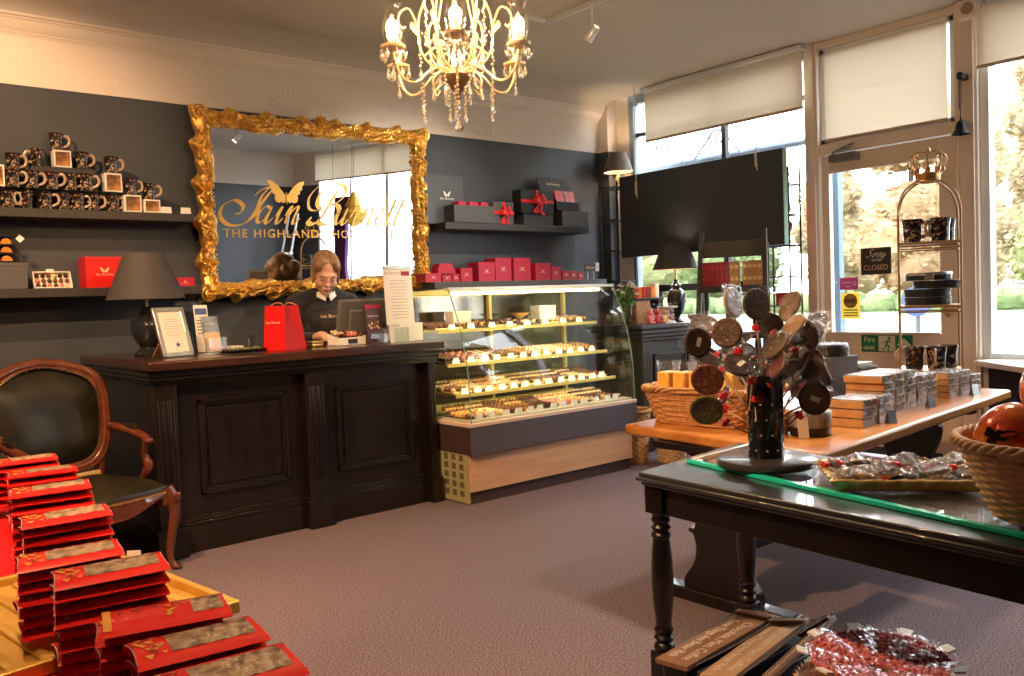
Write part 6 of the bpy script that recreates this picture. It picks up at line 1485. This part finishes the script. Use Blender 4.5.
# gold tray with wrapped lollipops lying in it
TRC = Vector((2.455,1.166,.7790)); TRR = R(-51)
t = thing('gold_tray','scalloped gold card tray heaped with wrapped lollipops on the glass','tray',TRC,TRR)
def trayf(i, j):
    per = i/96; a = per*2*PI; ca, sa = math.cos(a), math.sin(a); q = max(abs(ca), abs(sa)); sx, sy = ca/q, sa/q; v = j/5
    e = 1+.10*v; w_ = .008*math.sin(per*2*PI*26)*v
    return (sx*(.203*e+w_), sy*(.137*e+w_), .0+.034*v**1.2)
b = MB(); b.grid(trayf, 96, 6, cu=True); b.prism([trayf(i, 0)[:2] for i in range(0, 96, 4)], 0, .003)
o = b.build('tray', mat('gold_card', (.66,.45,.16), .35, .4), t, sharp=60); so = o.modifiers.new('t','SOLIDIFY'); so.thickness = .002
TM = Matrix.Translation(TRC) @ RZ(TRR); rg = random.Random(17)
TL = ['nearest the lollipop stand','against the far rim by the stand','in the middle of the heap','by the near rim','towards the wicker basket']
M['filmtray'] = film_mat('crumpled_cellophane', op=.34)
for i in range(8):
    for j in range(2):
        x = -.160+.046*i; y = -.052+.100*j+rg.uniform(-.02,.02); z = .020+.012*((i+j) % 3)
        c = TM @ Vector((x, y, z)); ang = TRR+rg.uniform(-.5,.5)+(PI if j else 0); base = c+Vector((math.cos(ang)*.085, math.sin(ang)*.085, .010))
        lolly(c, (rg.uniform(-.25,.25),rg.uniform(-.25,.25),1), .036, ['swirl','milk','tan','dark','grain'][(i*2+j) % 5], None, base, f'wrapped lollipop lying in the gold tray, {ORD[i]} from the stand end, {["near","far"][j]} side', 'wrapped lollipops in the gold tray', 'filmtray', .012)
# ================================================================== WICKER
def basket(name, label, loc, rz, shape, h, flare, m, rows, rim=.012, cat='basket', handles=False):
    """shape(a)->base point; woven wall with real over-under relief"""
    t = thing(name, label, cat, loc, rz); n = 120; nr = rows*4; amp = .0045
    b = MB()
    def f(i, j):
        a = i/n*2*PI; v = j/nr; x, y = shape(a); k = 1+flare*v**.9
        row = int(v*rows); inr = v*rows-row
        w = amp*(math.sin(i*PI/5+PI*(row % 2)))*math.sin(PI*inr)**.6 + .003*math.sin(PI*inr)
        L_ = math.hypot(x, y); return (x*k+x/L_*w, y*k+y/L_*w, h*v)
    b.grid(f, n, nr+1, cu=True); o = b.build('weave', m, t, sharp=80)
    so = o.modifiers.new('t','SOLIDIFY'); so.thickness = .006
    b = MB()
    for ph in (0, 1, 2):
        pts = []
        for i in range(180):
            a = i/180*2*PI; x, y = shape(a); k = 1+flare; L_ = math.hypot(x, y); tw = i*.62+ph*2*PI/3
            pts.append((x*k+x/L_*rim*.7*math.cos(tw), y*k+y/L_*rim*.7*math.cos(tw), h+rim*.8*math.sin(tw)))
        b.tube(pts, rim*.62, 6, closed=True)
    b.build('rim', m, t, sharp=80)
    b = MB(); b.prism([shape(i/48*2*PI) for i in range(48)], 0, .008); b.build('bottom', m, t)
    return t
circ = lambda r: (lambda a: (r*math.cos(a), r*math.sin(a)))
def rect(w, d, p=5): return lambda a: (lambda c, s: (w*abs(c)**(2/p)*(1 if c > 0 else -1), d*abs(s)**(2/p)*(1 if s > 0 else -1)))(math.cos(a), math.sin(a))
basket('wicker_basket','orange-brown wicker basket on the slab table behind the lollipops',(3.31,2.47,.7405),R(4),rect(.175,.245),.165,.22,M['wicker'],13)
M['honey'] = mat('honeycomb_slab', (.85,.42,.06), .35, col2=(.92,.55,.14), scale=60)
rg = random.Random(9)
for k in range(5):
    t = thing('honeycomb_bag', f'clear bag of orange honeycomb in the wicker basket, {ORD[k]} from the glass case side', 'sweets', (3.22+.012*k, 2.66-.085*k, .895), R(rg.uniform(-10,10)), 'honeycomb bags in the wicker basket')
    MB().box(-.05,-.034,-.07,.05,.034,.085).build('honeycomb', M['honey'], t, bevel=.008)
    f = MB()
    f.grid(lambda i, j: ((.058*math.cos(2*PI*i/20)*(1 if j < 4 else .75+.45*(j-4)/4*(1+.3*math.sin(i*2.2)))), .042*math.sin(2*PI*i/20)*(1 if j < 4 else 1.1), -.08+.027*j+.008*math.sin(i*2.2)*(j > 5)), 20, 9, cu=True); f.build('cellophane', M['filmthick'], t, sharp=0)
basket('wicker_basket','round pale wicker basket of orange foil balls at the table end',(2.30,.70,.7787),0,circ(.150),.188,.56,M['wickerpale'],21,.0105)
M['foil'] = mat('orange_foil', (.60,.035,.004), .16, .22, col2=(.88,.24,.012), scale=9, bump=.35, bscale=26, coat=.5)
M['foilblack'] = mat('black_foil_print', (.02,.008,.006), .2, .3)
for k, (x, y, z, r, lb) in enumerate(((2.226,.782,.968,.092,'orange foil ball with a black blot, nearest the basket rim'),(2.372,.722,1.080,.098,'orange foil ball higher in the basket, cut by the picture edge'),(2.335,.585,.940,.088,'orange foil ball deep in the basket behind the others'))):
    t = thing('foil_ball', lb, 'chocolate ball', (x,y,z)); b = MB(); b.sphere((0,0,0), r, 28, 18); b.v = [tuple(Vector(p)*(1+.012*noise.noise(Vector(p)*38))) for p in b.v]; b.build('foil', M['foil'], t, sharp=80)
    if k == 0:
        b = MB(); dv = (Vector((0,0,1.35))-Vector((x,y,z))).normalized(); e1 = Vector((0,0,1)).cross(dv).normalized(); e2 = dv.cross(e1)
        pts = []; rg = random.Random(2)
        for q in range(26):
            a = q/26*2*PI; rr = .030*(1+.45*math.sin(3*a+1)+.25*math.sin(7*a)); pts.append(((dv+(e1*(-.55)+e2*.10)+e1*rr*14*math.cos(a)+e2*rr*9*math.sin(a)).normalized())*r*1.018)
        cpt = (dv+e1*(-.55)+e2*.10).normalized()*r*1.03
        b.add([cpt]+pts, [(0, 1+q, 1+(q+1) % 26) for q in range(26)]); b.build('black_blot', M['foilblack'], t)
basket('wicker_bin','small wicker bin on the carpet beside the glass case',(5.16,4.66,0),0,circ(.115),.42,.28,M['wicker'],18)
basket('wicker_bin','pale wire-topped wicker bin on the carpet in front of the sideboard',(5.36,4.42,0),0,circ(.10),.20,.35,M['wickerpale'],9)
carton('gift_box','bright red box on the carpet in front of the sideboard',5.66,4.50,0,5.86,4.66,.10,'red')
# ================================================================== ON THE SLAB TABLE
ZT = .7405
t = thing('crown_rack','gilt wire rack topped with a crown at the far end of the slab table','display rack',(5.05,2.225,ZT),R(-65))
hw = .158; M['rackgold'] = mat('antique_brass', (.42,.25,.11), .35, .85)
b = MB()
for sx in (-1,1):
    for sy in (-1,1):
        p = [(sx*hw,sy*hw,0),(sx*hw,sy*hw,.40),(sx*hw,sy*hw,.98),(sx*hw*.96,sy*hw*.96,1.07),(sx*hw*.80,sy*hw*.80,1.14),(sx*hw*.52,sy*hw*.52,1.185),(sx*.045,sy*.045,1.205)]
        b2 = MB(); b2.tube(smooth_path(p, 6), .0062, 9); b2.build('post', M['rackgold'], t)
for z in (.115,.485,.845):
    b = MB(); b.tube([(-hw,-hw,z),(hw,-hw,z),(hw,hw,z),(-hw,hw,z)], .007, 7, closed=True); b.tube([(-hw,-hw,z-.03),(hw,-hw,z-.03),(hw,hw,z-.03),(-hw,hw,z-.03)], .004, 6, closed=True)
    s_ = b.build('shelf_ring', M['rackgold'], t); MB().box(-hw,-hw,z+.003,hw,hw,z+.008).build('shelf_plate', M['chgold'], s_)
cr = MB(); cr.tube([(.062*math.cos(k*PI/16),.062*math.sin(k*PI/16),1.205) for k in range(32)], .007, 7, closed=True); cr.lathe([(.062,1.205),(.066,1.22),(.068,1.245),(.066,1.246),(.060,1.22),(.058,1.205)], 30, cap=False); cr.tube([(.070*math.cos(k*PI/16),.070*math.sin(k*PI/16),1.246) for k in range(32)], .004, 6, closed=True)
for k in range(8):
    a = k*PI/4; c_, s_ = math.cos(a), math.sin(a); q = lambda r, z: (r*c_, r*s_, z)
    cr.tube(smooth_path([q(.068,1.245),q(.088,1.285),q(.100,1.33),q(.082,1.355),q(.060,1.335)], 4), .0045, 6); cr.sphere(q(.078,1.27), (.014,.014,.016), 8, 6)
    for d in (-.25,.25): cr.tube(smooth_path([(.068*math.cos(a),.068*math.sin(a),1.245),(.08*math.cos(a+d),.08*math.sin(a+d),1.285),(.075*math.cos(a+d*.2),.075*math.sin(a+d*.2),1.305)], 4), .0035, 6)
    if k % 2 == 0: cr.tube(smooth_path([q(.085,1.345),q(.06,1.375),q(.02,1.372),(0,0,1.365)], 4), .004, 6)
cr.sphere((0,0,1.385), .018, 10, 8).build('crown', mat('antique_gold', (.50,.26,.09), .35, .9, col2=(.72,.45,.18), scale=60), t, sharp=60)
CM = TR(5.05,2.225,ZT) @ RZ(R(-65))
def onrack(x, y, z): return tuple(CM @ Vector((x,y,z)))
def bigmug(x, y, z, rz, label, s=1.22):
    o = mug(*onrack(x,y,z), rz, label, 'patterned mugs on the crown rack'); o.scale = (s*1.05,s*1.05,s); return o
bigmug(-.085,-.075,.854,R(-60),'flared patterned mug, left front, on the top tier of the crown rack')
bigmug(.058,-.070,.854,R(150),'flared patterned mug in the middle of the top tier of the crown rack')
bigmug(.090,.070,.854,R(30),'patterned mug behind, at the right of the top tier of the crown rack')
bigmug(-.085,-.080,.124,R(120),'patterned mug with pale handle turned left on the bottom tier of the crown rack')
bigmug(.030,-.080,.124,R(200),'patterned mug, middle of the bottom tier of the crown rack')
bigmug(.092,.030,.124,R(10),'patterned mug at the right of the bottom tier of the crown rack')
M['tin'] = mat('dark_tin', (.020,.022,.028), .35, .3)
for k, (x, w, dz) in enumerate(((-.01,.125,0),(-.012,.125,.047),(.04,.130,.094),(-.005,.125,.141))):
    t = thing('flat_tin', ['lowest dark flat tin in the pile on the middle tier of the crown rack','second dark flat tin in the pile on the crown rack','third dark flat tin, pushed right, in the pile on the crown rack','topmost dark flat tin with pale lid in the pile on the crown rack'][k], 'tin', onrack(x,-.03,.494+dz), R(-65), 'flat tins on the crown rack')
    MB().prism([(w*math.cos(a)*(1 if abs(math.cos(a)) > 0 else 1)*.98, .10*math.sin(a)) for a in [q*PI/16 for q in range(32)]], 0, .028).build('tin', M['tin'], t, bevel=.003)
    MB().prism([(w*math.cos(a), .103*math.sin(a)) for a in [q*PI/16 for q in range(32)]], .028, .045).box(-.02,-.106,.0,.025,-.10,.045).build('lid', M['steel'] if k == 3 else M['tin'], t, bevel=.003)
# flat chocolate boxes: wood-coloured tray, banded printed lid under film
M['boxwood'] = mat('pale_wood_box', (.50,.27,.11), .45, col2=(.62,.37,.17), scale=12, stretch=(.15,1,1))
M['boxprint'] = pattern_mat('box_print', (.17,.105,.06), [(.24,.17,.11),(.30,.24,.18),(.09,.055,.035)], 45, .4)
fb = {}; M['filmthin'] = film_mat('thin_cellophane', op=.045)
def flatbox(x, y, z, w, d, h, label, group, rz=0, print_='boxprint'):
    key = (w,d,h)
    if key not in fb:
        r_ = thing('chocolate_box', label, 'chocolate box', (x,y,z), rz, group)
        MB().box(-w/2,-d/2,0,w/2,d/2,h*.86).build('box', M['boxwood'], r_, bevel=.002)
        MB().box(-w/2+.004,-d/2-.0012,h*.12,w/2-.004,-d/2+.002,h*.95).box(-w/2+.004,-d/2+.004,h*.86,w/2-.004,d/2-.004,h*.97).build('printed_band', M[print_], r_, bevel=.001)
        MB().box(-w/2-.001,-d/2-.002,-.0002,w/2+.001,d/2+.002,h*.985).build('cellophane', M['filmthin'], r_)
        fb[key] = r_; return r_
    return dup(fb[key], (x,y,z), rz, label, group)
rg = random.Random(31)
for c in range(5):
    for l in range(5 if c < 3 else 4):
        flatbox(3.985+.132*c+rg.uniform(-.006,.006)-(.02 if l == 4 else 0), 2.045+.008*c, ZT+.0375*l, .124, .185, .0372, f'flat wooden chocolate box, column {ORD[c]} from the left, {["lowest","second","third","fourth","fifth"][l]} layer, in the long front stack', 'wooden chocolate boxes in the long stack', R(rg.uniform(2,6)))
for c in range(2):
    for l in range(3):
        flatbox(3.575+.148*c, 1.92+.006*c, ZT+.0405*l, .142, .165, .040, f'flat chocolate box beside the round tin, {["left","right"][c]} column, {["lowest","middle","top"][l]} layer', 'chocolate boxes in the small front stack', R(rg.uniform(1,5)))
for c in range(3):
    for l in range(4 if c < 2 else 3):
        flatbox(4.735+.142*c, 2.035, ZT+.0345*l, .136, .14, .034, f'flat chocolate box in the far right stack, {ORD[c]} column, {["lowest","second","third","top"][l]} layer', 'chocolate boxes in the far stack', R(rg.uniform(-2,4)))
def stack_tag(x, y, label, rz=-20): return card(x, y, ZT+.0005, label, .045, .058, R(rz), 'steel', None, 'price_card')
stack_tag(3.70,1.795,'grey price card in front of the small chocolate box stack'); stack_tag(4.30,1.885,'grey price card in front of the long wooden box stack'); stack_tag(4.90,1.915,'grey price card in front of the far right box stack')
t = thing('round_tin','round black tin with a streaked grey lid beside the lollipops','tin',(3.235,1.925,ZT))
MB().lathe([(.080,0),(.083,.003),(.083,.040),(.001,.040)], 36).build('tin', M['black'], t, sharp=50)
MB().lathe([(.086,.038),(.087,.040),(.087,.098),(.083,.103),(.001,.103)], 36).build('lid', mat('streaked_lid', (.11,.095,.085), .4, col2=(.33,.29,.26), scale=30, stretch=(1,1,.25)), t, sharp=50)
MB().box(-.045,-.001,0,.001,.001,.085,0,TR(-.085,-.045,0) @ RZ(R(-30)) @ RX(R(-8))).build('tag', M['paper'], t)
carton('gift_box','lower dark grey gift box behind the wooden boxes',4.30,2.42,ZT,4.58,2.62,ZT+.115,'charcoal')
carton('gift_box','upper dark grey gift box carrying a filmed round tin',4.33,2.43,ZT+.1175,4.60,2.62,ZT+.225,'grey')
t = thing('round_tin','dark ribbed round tin in film on top of the grey gift boxes','tin',(4.46,2.525,ZT+.2285)); b = MB(); b.lathe([(.098,0),(.102,.004),(.102,.055),(.096,.066),(.001,.066)], 36)
for k in range(40): a = k*PI/20; b.box(.100,-.004,.006,.1045,.004,.052,0,RZ(a))
b.build('tin', M['tin'], t, sharp=50); MB().lathe([(.107,0),(.110,.04),(.10,.072),(.02,.080),(.03,.105)], 16, cap=False).build('cellophane', M['film'], t, sharp=0)
for k in range(3): carton('gift_box', f'{["lowest","middle","topmost"][k]} of three pale-lidded boxes behind the wooden boxes', 4.74+.01*k,2.50,ZT+.046*k,4.98-.01*k,2.68,ZT+.046*k+.0445,'grey' if k else 'charcoal',group='pale-lidded boxes on the slab table')
carton('gift_box','flat greyish box lying on top of the pale-lidded boxes',4.79,2.52,ZT+.1395,4.94,2.65,ZT+.160,'white')
basket('wicker_basket','small wicker basket on the slab table behind the black cylinder',(3.18,2.08,ZT),0,circ(.070),.085,.30,M['wicker'],7,.008)
# ================================================================== UNDER THE BLACK TABLE
ZL = .1415
M['sign1'] = mat('sign_brown_wood', (.16,.080,.042), .6, col2=(.23,.125,.070), scale=12, stretch=(.15,1,1)); M['sign2'] = mat('sign_tan_wood', (.30,.18,.10), .6, col2=(.40,.26,.15), scale=12, stretch=(.15,1,1))
M['signtext'] = mat('sign_lettering', (.55,.50,.42), .6)
def wsign(label, c, rz, tilt, m, l1, l2, rope=True):
    t = thing('wooden_sign', label, 'sign', c); t.rotation_euler = (tilt, R(-2), rz)
    MB().box(-.255,-.062,-.011,.255,.062,.006).build('board', M[m], t, bevel=.002)
    MB().box(.195,-.066,.006,.222,.066,.017).build('batten', M[m], t, bevel=.002)
    b = MB(); Q = RZ(PI); b.text(l1, .050, Q @ TR(.035,.026,.0066), 0, .0003, sx=.80, space=.95); b.text(l2, .046, Q @ TR(.035,-.028,.0066), 0, .0003, sx=.70, space=.95); b.build('lettering', M['signtext'], t)
    if rope: MB().tube(smooth_path([(.24,-.06,.0),(.15,-.085,.004),(-.05,-.078,-.002),(-.22,-.07,.0)], 5), .003, 6).build('rope', mat('sign_rope', (.10,.09,.085), .8), t)
wsign('dark brown wooden sign with pale lettering, lying nearest the front leg', (2.27,1.70,.215), R(2), R(-4), 'sign1', 'Chocolate, Men, Coffee', 'Some Things Are Better Rich')
wsign('tan wooden sign leaning next to the dark brown sign on the low shelf', (2.275,1.555,.225), R(7), R(-14), 'sign2', 'Chocolate, Men, Coffee', 'Some Things Are Better Rich')
wsign('weathered dark sign half hidden between tan sign and pink sweets', (2.33,1.465,.215), R(10), R(-40), 'sign1', 'Chocolate, Men, Coffee', 'Some Things Are Better Rich')
b = MB()
for k in range(3): b.box(2.06,1.62-.12*k+.02,ZL,2.50,1.72-.12*k,.195-.01*k)
tag(b.build('box_pile', M['charcoal'], bevel=.004), 'long charcoal cartons under the wooden signs on the low shelf', 'box') if False else None
for k in range(3): carton('carton', f'long charcoal carton on the low shelf under the {["dark brown","tan","weathered"][k]} sign', 2.05,1.655-.135*k,ZL,2.50,1.755-.135*k,[.196,.196,.166][k],'charcoal',lid=False)
RC = Vector((2.31,1.175,ZL))
basket('wicker_basket','shallow wicker basket holding the pink sweet bags under the table',RC,0,circ(.205),.065,.12,M['wickerpale'],5,.010)
M['berry'] = mat('pink_sweet', (.60,.11,.11), .5, col2=(.76,.24,.22), scale=50)
bagm = {}
rg = random.Random(41)
def berry_mesh():
    b = MB()
    for i in range(9):
        r_ = .045+.018*i; half = .064*r_/.19
        for q in range(max(2, int(half*2/.017))):
            w_ = -half+(q+.5)*half*2/max(2, int(half*2/.017)); b.sphere((r_, w_+.004*(i % 2), .012+.012*math.cos(w_/half*1.4)+rg.uniform(0,.004)), (.0105,.0098,.0098), 8, 6)
    return b.mesh('sweets', M['berry'], 60)
bms = berry_mesh()
fm_ = MB(); fm_.grid(lambda i, j: ((.030+.185*i/10), (.064*(.03+.185*i/10)/.19)*math.cos(PI*j/7)*1.06, .004+.034*math.sin(PI*j/7)+.003*math.sin(i*3+j)), 11, 8)
fms = fm_.mesh('cellophane', M['filmthick'], 0)
for k in range(9):
    a = k/9*2*PI+.1; t = thing('sweet_bag', f'wedge bag of pink raspberry-like sweets fanned in the low basket', 'sweets', RC+Vector((0,0,.085)), 0, 'fanned bags of pink sweets'); t.rotation_euler = (0, R(-14), a)
    o = D.objects.new('sweets', bms); COL.objects.link(o); o.parent = t; o['kind'] = 'stuff'
    o = D.objects.new('cellophane', fms); COL.objects.link(o); o.parent = t
    MB().box(.205,-.02,.02,.235,.02,.026).build('paper_tag', M['paper'] if k % 3 else M['white'], t)
# ================================================================== RED BARS AT THE LEFT
t = thing('display_table','low table with a glossy red top carrying the stacks of red bars','table',(.20,2.15,0))
b = MB(); b.box(-.45,-1.55,.585,.47,1.55,.655); b.build('table_top', M['redgloss'], t, bevel=.012, seg=3)
for x in (-.38,.40):
    for y in (-1.4,1.4): MB().box(x-.03,y-.03,0,x+.03,y+.03,.585).build('leg', M['darkwood'], t, bevel=.003)
MB().box(-.40,-1.45,.50,.42,1.45,.585).build('apron', M['darkwood'], t)
M['goldtray'] = mat('gold_lacquer', (.66,.40,.075), .28, .5, col2=(.80,.54,.14), scale=12)
t = thing('gold_tray','ribbed golden tray under the stacks of red chocolate bars','tray',(.385,2.19,.6555),R(8))
b = MB(); b.box(-.31,-.33,0,.31,.33,.008)
for a_ in ((-.32,-.34,0,.32,-.32,.030),(-.32,.32,0,.32,.34,.030),(-.32,-.32,0,-.30,.32,.030),(.30,-.32,0,.32,.32,.030)): b.box(*a_)
for k in range(9): b.tube([(-.27+.066*k,-.31,.010),(-.27+.066*k,.31,.010)], .014, 8, flat=.5)
b.build('tray', M['goldtray'], t, bevel=.004)
# pillow-pack chocolate bar
BL, BW, BT = .202, .130, .0120
M['barred'] = mat('red_sleeve', (.62,.012,.009), .26, coat=.35)
M['bark_choc'] = mat('bar_crackle', (.13,.075,.042), .35, col2=(.42,.31,.20), scale=55, bump=.8, bscale=60, coat=.5)
M['bargold'] = mat('bar_gold_print', (.75,.36,.06), .35, .3); M['bardark'] = mat('bar_dark_print', (.28,.008,.010), .4); M['endrim'] = mat('cut_board_edge', (.55,.50,.48), .6)
def prof_h(v):   # half thickness across the width, v in -1..1
    return BT*max(0, (1-v*v))**.62
def bar_parts(window=True):
    b = MB(); nu, nv = 17, 13
    def top(sg):
        def f(i, j):
            u = i/(nu-1)*2-1; v = j/(nv-1)*2-1
            x = u*BL/2*(1-.055*(1-v*v)*(1)) ; return (x, v*BW/2, sg*prof_h(v))
        return f
    b.grid(top(1), nu, nv); b.grid(top(-1), nu, nv)
    # curved tuck flaps set back into each end
    for s_ in (-1,1):
        b.grid(lambda i, j: (s_*(BL/2*(1-.055*(1-(j/(nv-1)*2-1)**2)) - .030*(1-(j/(nv-1)*2-1)**2)*math.sin(PI*i/4)), (j/(nv-1)*2-1)*BW/2, prof_h(j/(nv-1)*2-1)*(1-i/2)), 5, nv)
    sleeve = b.mesh('sleeve', M['barred'], 25)
    rim = []
    for s_ in (-1,1):
        b = MB(); b.tube([(s_*(BL/2*(1-.055*(1-v*v))+.0006), v*BW/2, prof_h(v)-.0022) for v in [k/10*1.5-.75 for k in range(11)]], .0010, 5); rim.append(b.mesh('end_rim', M['endrim'], 0))
    b = MB()
    x0_, x1_ = (-.045,.085)
    b.grid(lambda i, j: (x0_+(x1_-x0_)*i/12, BW*(.30*(j/8*2-1)), prof_h(.60*(j/8*2-1))+.0009+.0007*math.sin(i*2.1+j*1.3)), 13, 9)
    win = b.mesh('clear_window', M['bark_choc'], 0)
    b = MB(); rg = random.Random(3)
    def patch(x, y, r, mi):
        n = 9; z = lambda yy: prof_h(max(-1, min(1, yy*2/BW)))+.0011
        pts = [(x+r*(1+.4*math.sin(3*a))*math.cos(a), y+r*(1+.4*math.sin(3*a))*math.sin(a)) for a in [k*2*PI/n for k in range(n)]]
        b.add([(px, py, z(py)) for px, py in pts], [tuple(range(n))], mi)
    for k in range(16): patch(-.090+rg.uniform(0,.040), rg.uniform(-.042,.042), rg.uniform(.0035,.0065), 0)
    for k in range(12): patch(-.093+rg.uniform(0,.035), rg.uniform(-.046,.046), rg.uniform(.003,.005), 1)
    pr_ = b.mesh('foil_print', [M['bargold'], M['bardark']], 0)
    b = MB(); zz = lambda yy: prof_h(max(-1, min(1, yy*2/BW)))+.0011
    b.add([(x, y, zz(y)) for x in (-.099,-.086) for y in [k*.0108-.054 for k in range(11)]], [(k, 11+k, 12+k, k+1) for k in range(10)], 0)
    for k in range(26): patch(-.075+rg.uniform(0,.105), rg.uniform(.012,.048), rg.uniform(.003,.0055), 1)
    for k in range(9): patch(-.002+rg.uniform(0,.030), rg.uniform(-.030,.020), rg.uniform(.003,.005), 0)
    fancy = b.mesh('foil_print', [M['bargold'], M['bardark']], 0)
    b = MB(); b.grid(lambda i, j: (.040+.05*i/6, BW*(.30*(j/8*2-1)), prof_h(.60*(j/8*2-1))+.0010+.0006*math.sin(i*2.1+j*1.3)), 7, 9); smallwin = b.mesh('clear_window', M['bark_choc'], 0)
    return sleeve, rim, win, pr_, fancy, smallwin
SLV, RIM, WIN, PRT, FANCY, SWIN = bar_parts()
def bar(c, rz, tilt, label, group, fancy=False, cat='chocolate bar'):
    t = thing('chocolate_bar', label, cat, c, 0, group); t.rotation_euler = (tilt[0], tilt[1], rz)
    for nm, me in (('sleeve',SLV),('end_rim',RIM[0]),('end_rim',RIM[1]),('clear_window',SWIN if fancy else WIN),('foil_print',FANCY if fancy else PRT)):
        o = D.objects.new(nm, me); COL.objects.link(o); o.parent = t
    return t
ORDT = ['topmost','second from top','third from top','fourth from top','fifth from top','sixth from top','seventh from top','eighth from top','ninth from top']
STK = [  # near-left corner x,y, top z, angle, layers, description
 (.498,3.40,.855,-6,7,'the hindmost stack'),(.490,3.085,.855,-5,7,'the second stack from the armchair'),(.415,2.62,.880,-10,8,'the third stack from the armchair'),(.388,2.310,.860,-6,8,'the fourth stack from the armchair'),
 (.315,1.955,.850,-8,7,'the stack at the gold tray back'),(.335,1.725,.864,-9,8,'the front stack on gold tray'),(.347,1.455,.845,-13,8,'the stack under the plain bar'),(.362,1.325,.828,-6,7,'the second stack from the front'),(.325,1.115,.850,-7,8,'the frontmost stack')]
rg = random.Random(77)
for si, (x, y, zt, an, nl, desc) in enumerate(STK):
    a = R(an)
    for l in range(nl):
        zc = zt-BT-.0236*l
        if zc-BT < .672: 
            if zc-BT < .660: break
        aa = a+R(rg.uniform(-3,3)) if l else a; ox, oy = (rg.uniform(-.005,.005), rg.uniform(-.006,.006)) if l else (0,0)
        cx = x+BL/2*math.cos(aa)-BW/2*math.sin(aa)*1+ox; cy = y+BL/2*math.sin(aa)+BW/2*math.cos(aa)+oy
        if si == 6 and l > 0: cy += .035
        bar((cx,cy,zc), aa, (R(rg.uniform(-1.2,1.2)) if l == 0 else 0, R(rg.uniform(-1,1)) if l == 0 else 0), f'red bar, {ORDT[l]} in {desc}' if not (si == 6 and l == 0) else 'plain red bar with gold strip and dark scrolls, topmost of its stack', 'red chocolate bars on the low table', fancy=(si == 6 and l == 0))
for k, (x, y, z, lb) in enumerate(((.64,2.33,.74,'small white tag standing beside the fourth stack of red bars'),(.60,1.76,.76,'small white tag leaning at the end of the stack on the gold tray'),(.585,1.18,.77,'small white tag at the right end of the front stack'))):
    tg = thing('price_tag', lb, 'price tag', (x, y, .6645 if k < 2 else .6565), R(-40))
    hh = z-.01-.66; MB().box(-.018,-.001,hh-.05,.018,.001,hh,0,RX(R(-8))).build('tag_card', M['white'], tg); MB().tube([(0,.0,0),(0,.0,hh-.02)], .0025, 6).box(-.02,-.012,0,.02,.012,.004).build('stem', M['acrylic'], tg)
